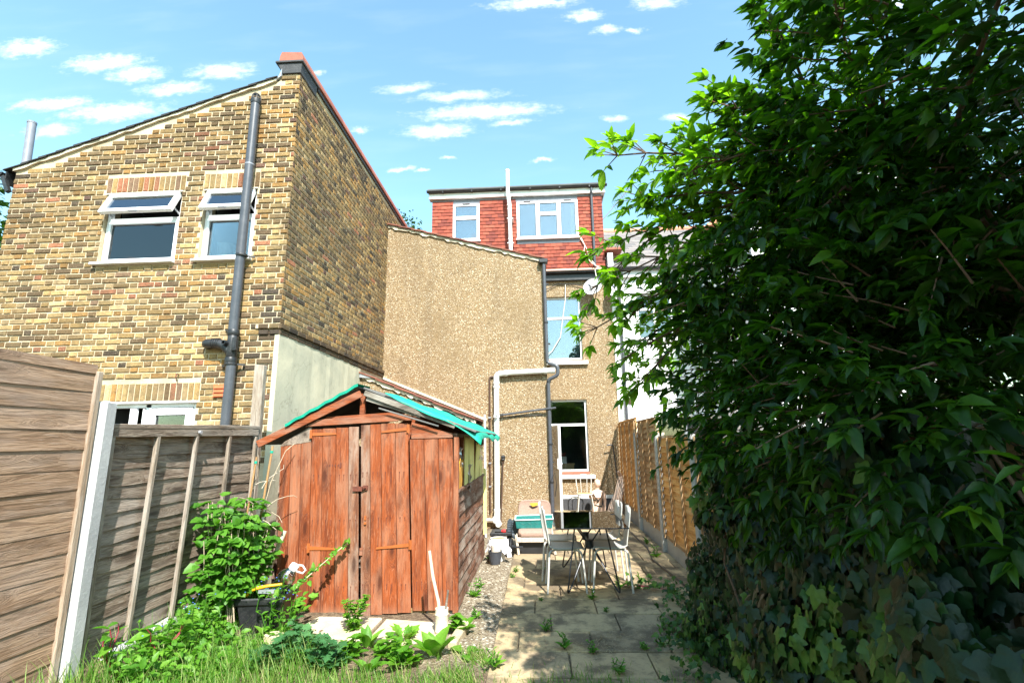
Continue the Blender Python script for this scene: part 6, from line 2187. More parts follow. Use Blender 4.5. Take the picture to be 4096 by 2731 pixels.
def mannequin():
    T = thing('mannequin', 'bald flesh-coloured mannequin torso painted with black straps beside the bistro chair', 'mannequin', (1.30, 11.72, 0))
    cx, cy = 1.30, 11.72
    #      z,   rx,   ry,  ox,  oy
    ring = [(-.02, .125, .10, 0, 0), (.05, .135, .105, 0, 0), (.12, .125, .095, 0, 0), (.19, .105, .08, 0, 0), (.25, .098, .075, 0, 0), (.31, .108, .085, 0, -.005), (.36, .118, .10, 0, -.012), (.40, .125, .09, 0, -.006),
            (.445, .145, .07, 0, 0), (.475, .135, .058, 0, .004), (.495, .09, .05, .0, .006), (.51, .052, .045, .002, .006), (.545, .042, .042, .006, .002), (.575, .044, .048, .01, -.004), (.60, .055, .066, .014, -.012),
            (.63, .063, .076, .016, -.012), (.66, .068, .082, .016, -.008), (.69, .066, .082, .014, 0), (.715, .056, .070, .012, .004), (.735, .036, .046, .01, .006), (.744, .0, .0, .01, .006)]
    n = 28
    v, f = [], []
    for (z, rx, ry, ox, oy) in ring:
        for k in range(n):
            a = 2 * math.pi * k / n
            c, s = math.cos(a), math.sin(a)
            x, y = rx * c, ry * s
            if .29 < z < .41:
                for bx in (-.055, .055):
                    d = ((x - bx) / .045) ** 2 + ((z - .345) / .05) ** 2
                    if s < 0:
                        y -= .035 * math.exp(-d)
            if .56 < z < .72:
                # the face looks to the right of the picture
                fx = math.cos(a + .75)
                if fx > .93:
                    k2 = (fx - .93) / .07
                    if abs(z - .63) < .012:
                        x += .018 * k2 * .73
                        y -= .018 * k2 * .68
                    if abs(z - .66) < .012:
                        x -= .006 * k2
                    if abs(z - .60) < .012:
                        x += .007 * k2
            v.append((cx + ox + x, cy + oy + y, z))
    m = len(ring)
    for i in range(m - 1):
        for k in range(n):
            f.append((i * n + k, i * n + (k + 1) % n, (i + 1) * n + (k + 1) % n, (i + 1) * n + k))
    f.append(tuple(range(n - 1, -1, -1)))
    b = MB().add(v, f)
    b.tube([(cx + .125, cy, .455), (cx + .158, cy + .01, .36), (cx + .165, cy + .015, .26), (cx + .155, cy + .005, .15), (cx + .15, cy - .01, .05)], [.042, .036, .031, .026, .022], 12)
    b.tube([(cx - .125, cy, .455), (cx - .155, cy + .02, .38), (cx - .16, cy + .03, .33)], [.042, .036, .034], 12)
    b.build('body', M['mannequin'], T, smooth=True)
    e = MB()
    for s in (-1, 1):
        e.lathe([(0, -.01), (.014, -.006), (.018, 0), (.014, .006), (0, .01)], (cx + .012 - .05 * s * .68 * 1.1, cy - .008 - .05 * s * .73 * 1.1, .635), 10, ax=(.68 * s, .73 * s, 0), sx=.7, sy=1.2)
    e.build('ear', M['mannequin'], T, smooth=True)
    e = MB()
    for (u, w) in ((.10, .4), (.075, .72), (.11, .05)):
        pass
    for k, a in enumerate((-.55, -.95)):
        e.lathe([(0, -.003), (.009, 0), (0, .003)], (cx + .016 + .066 * math.cos(a), cy - .010 + .08 * math.sin(a), .652), 10, ax=(math.cos(a), math.sin(a), 0), sy=.6)
    e.bar((cx + .016 + .062 * math.cos(-.6), cy - .012 + .074 * math.sin(-.6), .592), (cx + .016 + .062 * math.cos(-.95), cy - .012 + .074 * math.sin(-.95), .592), .006, .006)
    e.build('painted_face', M['rust'], T)
    s = MB()
    rad = lambda z: .118
    for pts in ([(-.10, -.075, .43), (-.06, -.125, .36), (-.02, -.105, .31), (.02, -.10, .27)], [(.10, -.065, .43), (.07, -.125, .37), (.03, -.11, .31), (-.03, -.09, .24)], [(-.08, -.07, .20), (0, -.098, .17), (.08, -.075, .16)],
                [(-.115, -.045, .30), (-.05, -.10, .29)], [(.115, -.04, .31), (.09, -.085, .22), (.075, -.085, .14)]):
        s.tube([(cx + a, cy + b, c) for a, b, c in pts], .010, 6)
    s.build('black_strap', M['black_paint'], T)
    # a pair of upside-down legs leaning on the fence
    T = thing('upturned_mannequin', 'weathered upside-down mannequin legs leaning on the fence corner', 'mannequin legs', (1.68, 11.75, 0))
    for (a, b, foot, nm) in (((1.58, 11.70, .0), (1.86, 11.86, .80), (1.80, 11.72, .88), 'leg'), ((1.70, 11.70, .0), (1.92, 11.78, .76), (1.98, 11.66, .845), 'leg')):
        A, B, Fp = Vector(a), Vector(b), Vector(foot)
        kn = A.lerp(B, .5) + Vector((.01, -.05, 0))
        pts = [A, A.lerp(kn, .35) + Vector((-.01, 0, 0)), A.lerp(kn, .75), kn, kn.lerp(B, .35) + Vector((.015, .01, 0)), kn.lerp(B, .75), B, B + (Fp - B) * .45 + Vector((0, 0, .02)), Fp]
        MB().tube(pts, [.085, .088, .068, .055, .06, .045, .036, .038, .02], 14).build(nm, M['limb'], T, smooth=True)
        d = (Fp - B).normalized()
        MB().tube([B - d * .05 + Vector((0, 0, .012)), B + d * .03 + Vector((0, 0, .03)), Fp + Vector((0, 0, .012)), Fp + d * .06], [.028, .036, .034, .014], 12).build('foot', M['limb'], T, smooth=True)
    MB().lathe([(0, -.05), (.07, -.04), (.09, 0), (.07, .04), (0, .05)], (1.60, 11.66, .08), 14, ax=(1, .2, .3)).build('hip_stump', M['limb'], T, smooth=True)


mannequin()

_o = MB().tube(bend([(1.63, 12.12, 1.50), (1.78, 12.15, 1.50), (1.88, 12.12, .05)], .04), .016, 8).build('hooked_rod', M['black_metal'], smooth=True)
tag(_o, 'black hooked metal rod leaning by the fence against the pebbledash wall', 'rod')
_o = MB().tube([(.16, 9.99, .75), (.30, 9.97, 1.0), (.33, 9.96, .78), (.29, 9.97, .55)], .008, 6).build('hose', M['black_plastic'], smooth=True)
tag(_o, 'thin black hose hooked on the downpipe', 'hose')
_o = MB().tube([(1.62, 12.0, .02), (1.66, 10.5, .012), (1.58, 9.3, .012), (1.60, 8.0, .012), (1.50, 7.2, .012), (1.56, 6.4, .012), (1.62, 5.6, .012)], .012, 6).build('ground_hose', M['black_plastic'], smooth=True)
tag(_o, 'black hose lying along the foot of the right fence', 'hose')


# inside the kitchen window: a wooden counter with a potted succulent
_t = thing('kitchen_unit', 'pine counter seen through the kitchen window', 'counter', (.6, MY + .5, 0))
MB().box(.35, .86, MY + .35, MY + .485, .38, 1.03).box(.33, .88, MY + .33, MY + .487, 1.03, 1.06).build('carcass', M['wood_floor'], _t)
_t = thing('potted_succulent', 'red succulent in a white pot inside the kitchen window', 'potted plant', (.60, MY + .48, 1.06))
MB().lathe([(0, 1.061), (.085, 1.061), (.09, 1.23), (.08, 1.23), (.07, 1.20), (0, 1.20)], (.60, MY + .48, 0), 20).build('pot', M['white_paint'], _t, smooth=True)
_m = MB()
for k in range(9):
    a = k * 2.4
    _m.tube([(.60, MY + .48, 1.2), (.60 + .05 * math.cos(a), MY + .48 + .05 * math.sin(a), 1.28), (.60 + .08 * math.cos(a), MY + .48 + .08 * math.sin(a), 1.33)], [.012, .014, .002], 6)
_m.build('foliage', M['succulent'], _t)


# ------------------------------------------------------------------ clutter in front of the shed
def clutter():
    T = thing('plastic_tub', 'square black plastic tub among the weeds by the shed corner', 'tub', (-2.45, 4.62, 0))
    c = (-2.45, 4.62)

    def sq(r, z, rot=.12):
        return [(c[0] + r * 1.414 * math.cos(rot + math.pi / 4 + k * math.pi / 2), c[1] + r * 1.414 * math.sin(rot + math.pi / 4 + k * math.pi / 2), z) for k in range(4)]
    rings = [sq(.14, .0), sq(.185, .27), sq(.20, .27), sq(.205, .325), sq(.19, .33), sq(.175, .28), sq(.14, .03)]
    v = [p for r in rings for p in r]
    f = [(3, 2, 1, 0)] + [(i * 4 + k, i * 4 + (k + 1) % 4, (i + 1) * 4 + (k + 1) % 4, (i + 1) * 4 + k) for i in range(len(rings) - 1) for k in range(4)] + [(24, 25, 26, 27)]
    MB().add(v, f).build('body', M['black_plastic'], T, bevel=.008)
    T = thing('water_bottle', 'empty clear plastic water bottle with white handle tilted in the black tub', 'bottle', (-2.38, 4.68, .3))
    ax = Vector((.52, .05, .75)).normalized()
    base = Vector((-2.43, 4.68, .28))
    MB().lathe([(0, 0), (.07, .0), (.08, .02), (.074, .05), (.08, .07), (.074, .10), (.08, .12), (.074, .15), (.08, .17), (.076, .20), (.05, .245), (.034, .262), (.034, .27), (0, .27)], base, 22, ax=ax).build('body', M['clear_plastic'], T, smooth=True)
    MB().lathe([(.036, .262), (.040, .265), (.040, .305), (.036, .31), (0, .31)], base, 18, ax=ax).build('cap', M['white_paint'], T, smooth=True)
    p = base + ax * .27
    s = Vector((.75, 0, -.52)).normalized()
    q = [p + s * .04, p + s * .10 + ax * .02, p + s * .105 + ax * .055, p + s * .06 + ax * .07, p + s * .02 + ax * .05]
    MB().tube(q, .008, 8).build('handle', M['white_paint'], T, smooth=True)
    T = thing('yellow_handled_saw', 'yellow curved tool handle resting on the black tub', 'tool', (-2.42, 4.5, .34))
    MB().tube(bend([(-2.56, 4.46, .335), (-2.52, 4.46, .385), (-2.40, 4.48, .41), (-2.28, 4.52, .415)], .05), [.012, .013, .014, .015, .015, .015, .015, .015, .014, .014, .013, .013, .012, .011], 10).build('handle', M['yellow_plastic'], T, smooth=True)
    MB().bar((-2.46, 4.47, .37), (-2.33, 4.49, .365), .012, .03).build('blade', M['zinc'], T)
    o = MB().tube([(-2.46, 4.86, .80), (-2.50, 4.83, .66), (-2.57, 4.80, .42), (-2.60, 4.76, .25)], [.02, .022, .022, .02], 10).build('pale_stick', M['pale_z'], smooth=True)
    tag(o, 'pale bare stick leaning on the left front of the shed', 'stick')
    T = thing('bamboo_pot', 'cut bamboo tube standing by the right corner of the shed', 'pot', (-.87, 4.55, 0))
    MB().lathe([(0, 0), (.052, 0), (.054, .04), (.058, .05), (.054, .06), (.055, .17), (.06, .18), (.055, .19), (.056, .225), (.047, .225), (.046, .05), (0, .05)], (-.87, 4.55, -.01), 20).build('tube', M['bamboo'], T, smooth=True)
    o = MB().tube([(-.885, 4.56, .02), (-.905, 4.58, .25), (-.965, 4.61, .45), (-1.01, 4.66, .655)], [.013, .014, .014, .012], 8).build('bamboo_stick', M['pale_z'], smooth=True)
    tag(o, 'long pale crooked stick standing in the bamboo tube', 'stick')
    o = MB().tube([(-.86, 4.56, .02), (-.84, 4.57, .2), (-.825, 4.60, .345)], [.011, .011, .009], 8).build('bamboo_stick', M['dark_wood_y'], smooth=True)
    tag(o, 'short dark stick standing in the bamboo tube', 'stick')
    # canes, twine and dead vine by the fence
    for (a, b, lb, r) in (((-2.82, 4.70, .2), (-2.77, 4.80, 1.50), 'orange cane with green twine, left one by the grey panel', .009), ((-2.74, 4.78, .2), (-2.66, 4.88, 1.60), 'orange cane with green twine nearest the shed', .011)):
        T = thing('garden_cane', lb, 'cane', a, group='garden canes')
        MB().tube([a, b], r, 8).build('cane', M['cane'], T)
        k = Vector(a).lerp(Vector(b), .96)
        MB().lathe([(r + .004, -.012), (r + .004, .012)], k, 8).build('twine', M['green_net'], T)
    rr = random.Random(14)
    T = thing('dead_vine', 'bare pale twining stems tangled over the canes beside the shed', 'vine', (-2.75, 4.85, .9))
    base = (-2.72, 4.86)
    for s in range(8):
        p = Vector((base[0] + rr.uniform(-.12, .10), base[1] + rr.uniform(-.05, .05), rr.uniform(.75, 1.2)))
        d = Vector((rr.uniform(-.6, 1), rr.uniform(-.4, .1), rr.uniform(-.2, .8)))
        pts = [p.copy()]
        for k in range(5):
            d = (d + Vector((rr.uniform(-.5, .5), rr.uniform(-.3, .3), rr.uniform(-.4, .3)))).normalized()
            p = p + d * rr.uniform(.05, .10)
            p.x = min(p.x, -2.42)
            p.y = min(p.y, 5.0)
            pts.append(p.copy())
        MB().tube(pts, [.004, .004, .0035, .003, .003, .002], 5).build('stem', M['pale_z' if s % 3 else 'dry_twig'], T)
    MB().tube([(-2.78, 4.85, .3), (-2.74, 4.88, .8), (-2.66, 4.9, 1.25), (-2.56, 4.95, 1.55), (-2.50, 5.0, 1.62)], .004, 5).build('stem', M['dry_twig'], T)


clutter()


# ------------------------------------------------------------------ vegetation
def tri(fs):
    out = []
    for q in fs:
        for k in range(1, len(q) - 1):
            out.append((q[0], q[k], q[k + 1]))
    return np.array(out, dtype=np.int32)


def leaf_template(w, fold=.10, droop=.22, mid=.42):
    ys = [0, .12, mid, .78, 1.0]
    ws = [.02, w * .62, w, w * .55, 0]
    v = []
    for y, k in zip(ys[:-1], ws[:-1]):
        z = -droop * y * y
        v += [(-k, y, z + fold * k / w), (0, y, z), (k, y, z + fold * k / w)]
    v.append((0, 1, -droop))
    f = []
    for i in range(3):
        a = i * 3
        f += [(a, a + 1, a + 4, a + 3), (a + 1, a + 2, a + 5, a + 4)]
    f += [(9, 10, 12), (10, 11, 12)]
    return np.array(v, dtype=np.float32), tri(f)


def ivy_template():
    out = [(0, .02), (-.14, -.10), (-.28, -.13), (-.38, -.03), (-.40, .10), (-.50, .22), (-.56, .40), (-.44, .44), (-.28, .46), (-.24, .58), (-.16, .76), (-.07, .92), (0, 1.0)]
    out = out + [(-x, y) for x, y in out[-2:0:-1]]
    n = len(out)
    v = [(0, .30, .03)] + [(x, y, -.16 * (x * x * 3 + (y - .3) ** 2) + .02 * math.sin(9 * x + 5 * y)) for x, y in out]
    f = [(0, i, i % n + 1) for i in range(1, n + 1)]
    return np.array(v, dtype=np.float32), np.array(f, dtype=np.int32)


def lobed_template():
    out = [(0, 0), (-.10, .10), (-.30, .16), (-.18, .30), (-.38, .42), (-.22, .52), (-.34, .68), (-.16, .76), (0, 1.0), (.16, .76), (.34, .68), (.22, .52), (.38, .42), (.18, .30), (.30, .16), (.10, .10)]
    v = [(0, .5, -.03)] + [(x, y, .06 * abs(x) * 2 - .2 * y * y + (.03 if i % 2 else -.02)) for i, (x, y) in enumerate(out)]
    n = len(out)
    f = [(0, i, i % n + 1) for i in range(1, n + 1)]
    return np.array(v, dtype=np.float32), np.array(f, dtype=np.int32)


def blade_template():
    v = [(-.5, 0, 0), (.5, 0, 0), (-.42, .4, -.03), (.42, .4, -.03), (-.25, .75, -.14), (.25, .75, -.14), (0, 1, -.30)]
    f = [(0, 1, 3, 2), (2, 3, 5, 4), (4, 5, 6)]
    return np.array(v, dtype=np.float32), tri(f)


TM = {'long': leaf_template(.20, .10, .30), 'oval': leaf_template(.30, .12, .22), 'wide': leaf_template(.42, .12, .20, .36), 'ivy': ivy_template(), 'lobed': lobed_template(), 'blade': blade_template(), 'small': leaf_template(.25, .1, .15)}
_nv = np.array([(-.3, .0, 0), (.3, 0, 0), (.38, .55, -.04), (0, 1, -.2), (-.38, .55, -.04)], dtype=np.float32)
TM['quad'] = (_nv, tri([(0, 1, 2, 3, 4)]))


def unit(a):
    return a / np.maximum(np.linalg.norm(a, axis=1, keepdims=True), 1e-6)


def basis(D, N):
    y = unit(D)
    x = unit(np.cross(y, N))
    z = np.cross(x, y)
    return x, y, z


def mesh_np(name, V, F, mat, tint):
    me = bpy.data.meshes.new(name)
    me.vertices.add(len(V))
    me.vertices.foreach_set('co', V.astype(np.float32).ravel())
    me.loops.add(len(F) * 3)
    me.loops.foreach_set('vertex_index', F.astype(np.int32).ravel())
    me.polygons.add(len(F))
    me.polygons.foreach_set('loop_start', np.arange(len(F), dtype=np.int32) * 3)
    me.polygons.foreach_set('use_smooth', np.ones(len(F), dtype=bool))
    me.update(calc_edges=True)
    me.materials.append(mat)
    set_tint(me, tint)
    return me


class Leaves:
    def __init__(self):
        self.P, self.D, self.N, self.S, self.T, self.W = [], [], [], [], [], []

    def add(self, p, d, n, s, t, w=1.0):
        self.P.append(tuple(p))
        self.D.append(tuple(d))
        self.N.append(tuple(n))
        self.S.append(s)
        self.T.append(t)
        self.W.append(w)

    def build(self, parent, mat, tm, single=0, name='foliage', world=True):
        P, D, N = (np.array(q, dtype=np.float64) for q in (self.P, self.D, self.N))
        S, T, W = np.array(self.S), np.array(self.T), np.array(self.W)
        x, y, z = basis(D, N)
        tv, tf = TM[tm]
        o0 = np.array(ORG[parent]) if world else np.zeros(3)
        idx = np.arange(len(P))
        if single:
            dist = np.linalg.norm(P - np.array((0, 0, 1.6)), axis=1)
            vis = (P[:, 1] > .6) & (np.abs(P[:, 0] + .05 * P[:, 1]) < P[:, 1] * 1.02)
            order = np.argsort(np.where(vis, dist / S, 1e9))
            pick = order[:single]
            for b in range(8):
                t = (b + .5) / 8
                me = None
                for i in pick:
                    if min(7, int(T[i] * 8)) != b:
                        continue
                    if me is None:
                        me = mesh_np('leaf', tv, tf, mat, np.tile((t, 0, 0, 1), (len(tv), 1)))
                    o = link('leaf', me, parent)
                    m = Matrix([(x[i][k] * S[i] * W[i], y[i][k] * S[i], z[i][k] * S[i], P[i][k] - o0[k]) for k in range(3)] + [(0, 0, 0, 1)])
                    o.matrix_local = m
            idx = order[single:]
        if len(idx) == 0:
            return None
        x, y, z, P, S, T, W = x[idx], y[idx], z[idx], P[idx], S[idx], T[idx], W[idx]
        V = P[:, None, :] + S[:, None, None] * (tv[None, :, 0:1] * W[:, None, None] * x[:, None, :] + tv[None, :, 1:2] * y[:, None, :] + tv[None, :, 2:3] * z[:, None, :])
        V = V.reshape(-1, 3) - o0
        F = (tf[None] + (np.arange(len(P)) * len(tv))[:, None, None]).reshape(-1, 3)
        C = np.zeros((len(P), len(tv), 4), dtype=np.float32)
        C[:, :, 0] = T[:, None]
        C[:, :, 3] = 1
        me = mesh_np(name, V, F, mat, C.reshape(-1, 4))
        o = link(name, me, parent)
        if len(P) > 40:
            o['kind'] = 'stuff'
        return o


def rv(rr, k=1.0):
    return Vector((rr.uniform(-k, k), rr.uniform(-k, k), rr.uniform(-k, k)))


def twig(rr, L, wood_mb, start, d, length, ls, tint, droop=.25, step=.045, whorl=True, tr=.004):
    """a leafy shoot: opposite leaves along a drooping twig and a tuft at its end"""
    p = Vector(start)
    d = Vector(d).normalized()
    n = max(3, int(length / step))
    pts = [p.copy()]
    up = Vector((0, 0, 1))
    for k in range(n):
        d = (d + rv(rr, .10) - up * droop * step).normalized()
        p = p + d * step
        pts.append(p.copy())
        if k < 1:
            continue
        side = d.cross(up)
        if side.length < .1:
            side = d.cross(Vector((1, 0, 0)))
        side.normalize()
        if k % 2:
            side = (side + up * .5).normalized()
        sz = ls * rr.uniform(.65, 1.15) * (.75 + .25 * min(1, k / 3))
        for s in (-1, 1):
            if rr.random() < .12:
                continue
            ld = (d * rr.uniform(.35, .9) + side * s * rr.uniform(.6, 1.0) + up * rr.uniform(-.45, .35)).normalized()
            ln = (up + rv(rr, .55) - ld * .2).normalized()
            L.add(p, ld, ln, sz, min(.999, max(0, tint + rr.uniform(-.28, .28))))
    if whorl:
        for k in range(5):
            ld = (d + rv(rr, .7)).normalized()
            L.add(p, ld, (up + rv(rr, .5)), ls * rr.uniform(.6, 1.05), min(.999, tint + rr.uniform(0, .3)))
    if wood_mb is not None:
        m = len(pts) - 1
        sel = pts[::3] + ([pts[-1]] if m % 3 else [])
        wood_mb.tube(sel, [tr * (1 - .6 * i / max(1, len(sel) - 1)) for i in range(len(sel))], 5, caps=False)
    return pts


def branch(mb, a, b, sag, r0, r1, rr, n=9):
    a, b = Vector(a), Vector(b)
    pts = []
    for i in range(n + 1):
        t = i / n
        p = a.lerp(b, t)
        p.z += sag * math.sin(math.pi * t) + .0
        p += rv(rr, .025) * math.sin(math.pi * t)
        pts.append(p)
    mb.tube(pts, [r0 + (r1 - r0) * (i / n) for i in range(n + 1)], 7)
    return pts


def crown_ok(p, rr):
    # outline of the crown: an arching dome, thin towards the garden, clear of the sunny middle of the patio
    if p.z < 1.0 or (p.z < 1.4 and p.y < 2.3) or math.hypot(p.x, p.y) < 1.3:
        return False
    if p.x - .31 * p.z < 1.35 and p.y + .86 * p.z > 5.35:
        return False
    if p.y > .8:
        u, v = p.x / p.y, (p.z - 1.6) / p.y
        lim = .27 + rr.uniform(0, .10)
        if v > .30:
            lim = .46 + rr.random() ** 2 * .24 - (.12 if v < .45 else 0)
        if v < .12:
            lim = .30 + rr.uniform(0, .04)
        if u < lim:
            return False
        if v > .49 + .75 * (min(u, .47) - .26) + 2.2 * max(0., u - .47) and u < .62:
            return False
    elif p.x < .95:
        return False
    return True


def shrub_tree():
    rr = random.Random(101)
    T = thing('overhanging_shrub', 'large leafy shrub arching in from the right with sunlit green leaves', 'shrub', (2.4, 2.7, 0))
    wd, L = MB(), Leaves()
    roots = [(2.35, 2.9, 0), (2.55, 2.2, 0), (2.45, 3.5, 0), (2.75, 1.5, 0)]
    hubs = []
    tr = MB()
    for (x, y, z) in roots:
        h = Vector((x - .25 + rr.uniform(-.1, .1), y + rr.uniform(-.1, .1), 1.7 + rr.uniform(-.2, .3)))
        branch(tr, (x, y, -.05), h, .0, .06, .04, rr)
        hubs.append(h)
    tr.build('trunk', M['bark'], T, smooth=True)
    # long arching shoots that reach out over the garden
    tips = [((.50, 2.6, 3.22), .30), ((.47, 2.75, 2.74), .40), ((.38, 2.85, 2.52), .55), ((.37, 2.9, 2.27), .30), ((.66, 3.2, 1.97), .30), ((.74, 2.7, 3.0), .35), ((1.10, 2.4, 3.42), .30), ((1.10, 2.0, 3.60), .2),
            ((.78, 2.6, 2.70), .4), ((.68, 3.3, 2.25), .3), ((.80, 3.6, 2.05), .3), ((.95, 3.5, 1.75), .2), ((1.25, 1.75, 3.35), .1), ((.95, 2.7, 3.3), .3), ((.85, 2.3, 2.95), .3), ((.75, 3.0, 2.5), .3),
            ((1.15, 4.0, 1.9), .2), ((1.2, 4.4, 2.2), .2), ((1.35, 1.6, 3.25), .1), ((.9, 2.9, 2.7), .3), ((1.02, 2.2, 3.2), .25), ((.55, 2.7, 2.55), .35), ((.60, 2.9, 2.36), .3), ((.64, 2.6, 2.95), .3), ((.58, 3.0, 2.12), .3), ((.80, 2.5, 3.05), .3)]
    for (tp, sag) in tips:
        h = hubs[rr.randrange(3)]
        start = h + Vector((rr.uniform(-.1, .3), rr.uniform(-.2, .2), rr.uniform(.0, .7)))
        branch(wd, h, start, 0, .03, .02, rr, 4)
        pts = branch(wd, start, tp, sag, .017, .004, rr, 12)
        for i in range(2, 13):
            k = i / 12
            m = 4
            for _ in range(m):
                dirn = (pts[i] - pts[i - 1]).normalized()
                d = dirn * .8 + rv(rr, .75) + Vector((-.15, -.1, .1))
                twig(rr, L, wd, pts[i], d, rr.uniform(.10, .26) * (1.15 - .35 * k), rr.uniform(.070, .098), .62 + .34 * rr.random(), .3, .042)  # shoot leaves tinted pale to imitate the sunlit left side
        # spent flower tufts along the shoot
        for i in range(3, 12, 2):
            for _ in range(2):
                c = pts[i] + rv(rr, .02)
                wd.tube([c, c + rv(rr, .03)], .004, 4)
        twig(rr, L, wd, pts[-1], (pts[-1] - pts[-3]), .12, .066, .7, .35, .04)
    # the body of the crown
    cen = [((1.7, 1.9, 3.0), (.85, .85, 1.0), 900), ((1.5, 2.6, 2.5), (.85, .8, .8), 800), ((2.0, 1.3, 2.6), (.8, .7, 1.0), 700), ((1.6, 2.9, 1.8), (.85, 1.1, .65), 700), ((2.3, .4, 3.2), (1.1, .9, 1.1), 300),
           ((2.5, 3.0, 2.6), (.7, 1.4, 1.0), 700), ((1.5, 1.5, 3.7), (.7, .7, .5), 130), ((2.0, 3.9, 1.6), (.6, .9, .5), 220), ((1.15, 2.5, 2.75), (.45, .5, .5), 260), ((1.5, 1.75, 1.75), (.55, .6, .55), 420), ((1.35, 2.4, 1.6), (.45, .7, .45), 260)]
    for (c, r, n) in cen:
        for _ in range(n):
            u = Vector((rr.gauss(0, 1), rr.gauss(0, 1), rr.gauss(0, 1))).normalized()
            k = rr.uniform(.4, 1.0)
            p = Vector((c[0] + u.x * r[0] * k, c[1] + u.y * r[1] * k, c[2] + u.z * r[2] * k))
            if not crown_ok(p, rr):
                continue
            d = u * .7 + Vector((-.30, .05, -.05)) + rv(rr, .4)
            twig(rr, L, wd if rr.random() < .2 else None, p, d, rr.uniform(.16, .32), rr.uniform(.060, .088), .03 + .36 * rr.random(), .4, .042)  # crown leaves tinted darker, painting in the shade of the right side
    for _ in range(26):
        a = hubs[rr.randrange(4)]
        b = Vector((rr.uniform(1.3, 2.6), rr.uniform(1.0, 3.2), rr.uniform(2.0, 3.4)))
        branch(wd, a, b, rr.uniform(0, .25), .022, .006, rr, 7)
    wd.build('branches', M['bark'], T, smooth=True)
    for i in range(len(L.S)):
        L.S[i] *= rr.choice((.6, .8, 1.0, 1.0, 1.15, 1.3))
        L.W[i] = rr.uniform(.75, 1.2)
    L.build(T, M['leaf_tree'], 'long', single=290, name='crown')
    return len(L.P)


NL1 = shrub_tree()
print('shrub leaves', NL1)


def ivy():
    rr = random.Random(202)
    T = thing('ivy_hedge', 'dark ivy mass smothering the right fence, shaded, nearest the viewer', 'ivy', (1.5, 3.0, 0))
    L = Leaves()
    st = MB()

    def face(y, z=.5):
        return max(.97, (.243 + .062 * min(1., max(0., z) / .8)) * y) + .02
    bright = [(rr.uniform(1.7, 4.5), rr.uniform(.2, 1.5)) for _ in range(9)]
    n = 0
    while n < 15000:
        y = rr.uniform(.55, 6.25) if rr.random() < .7 else rr.uniform(.55, 2.6)
        z = rr.uniform(-.02, 1.45 + .3 * math.sin(y * 3.7)) if rr.random() < .88 else rr.uniform(-.02, .4)
        if y > 4.6 and z > 1.5 - (y - 4.6) * .95:
            continue
        lump = .22 * math.sin(y * 2.7 + 1.3) * math.sin(z * 3.1 + .4) + .08 * math.sin(y * 6.1 + z * 5.3) + .05 * math.sin(z * 9 + y * 3)
        depth = abs(rr.gauss(0, .16))
        x = face(y, z) + .12 - lump * .75 + depth + (.10 * max(0, z - 1.2))
        if math.hypot(x, y) < .95:
            continue
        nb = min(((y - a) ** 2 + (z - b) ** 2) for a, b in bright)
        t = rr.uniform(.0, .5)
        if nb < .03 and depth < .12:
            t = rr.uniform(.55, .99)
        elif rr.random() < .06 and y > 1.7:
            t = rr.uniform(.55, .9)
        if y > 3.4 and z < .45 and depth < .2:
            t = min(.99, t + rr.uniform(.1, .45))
        nrm = Vector((-1.0, -.25, .45)) + rv(rr, .75)
        d = Vector((-.25, rr.uniform(-.6, .6), -1.0)) + rv(rr, .4)
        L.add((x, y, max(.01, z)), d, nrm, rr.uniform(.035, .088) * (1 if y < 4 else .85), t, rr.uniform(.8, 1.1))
        n += 1
    for _ in range(24):
        y = rr.uniform(.9, 6.0)
        x = face(y) + rr.uniform(.3, .5)
        pts = [Vector((x, y, 0))]
        for k in range(6):
            pts.append(pts[-1] + Vector((rr.uniform(-.05, .05), rr.uniform(-.18, .18), rr.uniform(.12, .3))))
        st.tube(pts, .006, 5, caps=False)
    # runners over the paving
    for (x, y) in ((1.08, 4.5), (1.16, 4.85), (1.32, 5.35), (1.4, 5.6), (1.02, 4.15), (1.02, 3.8)):
        for _ in range(34):
            p = (x + rr.gauss(0, .07), y + rr.gauss(0, .12), rr.uniform(.01, .14))
            L.add(p, Vector((-.5, -.3, -.2)) + rv(rr, .8), Vector((-.3, -.4, 1)) + rv(rr, .4), rr.uniform(.03, .06), rr.uniform(.5, .95))
    st.build('stems', M['bark'], T)
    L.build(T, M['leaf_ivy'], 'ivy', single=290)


ivy()


def ivy_sprig():
    rr = random.Random(5)
    T = thing('ivy_sprig', 'bright green ivy sprig creeping onto the sunny paving', 'ivy', (1.05, 5.95, 0))
    L = Leaves()
    for k in range(38):
        t = rr.random()
        p = Vector((1.38 - .50 * t, 5.75 + .25 * t, .015)) + Vector((rr.gauss(0, .04), rr.gauss(0, .06), rr.uniform(0, .12)))
        L.add(p, Vector((-.7, -.2, 0)) + rv(rr, .7), Vector((0, -.5, 1)) + rv(rr, .4), rr.uniform(.04, .075), rr.uniform(.75, .99))
    L.build(T, M['leaf_ivy'], 'ivy', single=38)
    MB().tube([(1.45, 5.72, .02), (1.2, 5.85, .03), (.92, 6.0, .02)], .005, 5).build('stem', M['red_stem'], T)


ivy_sprig()


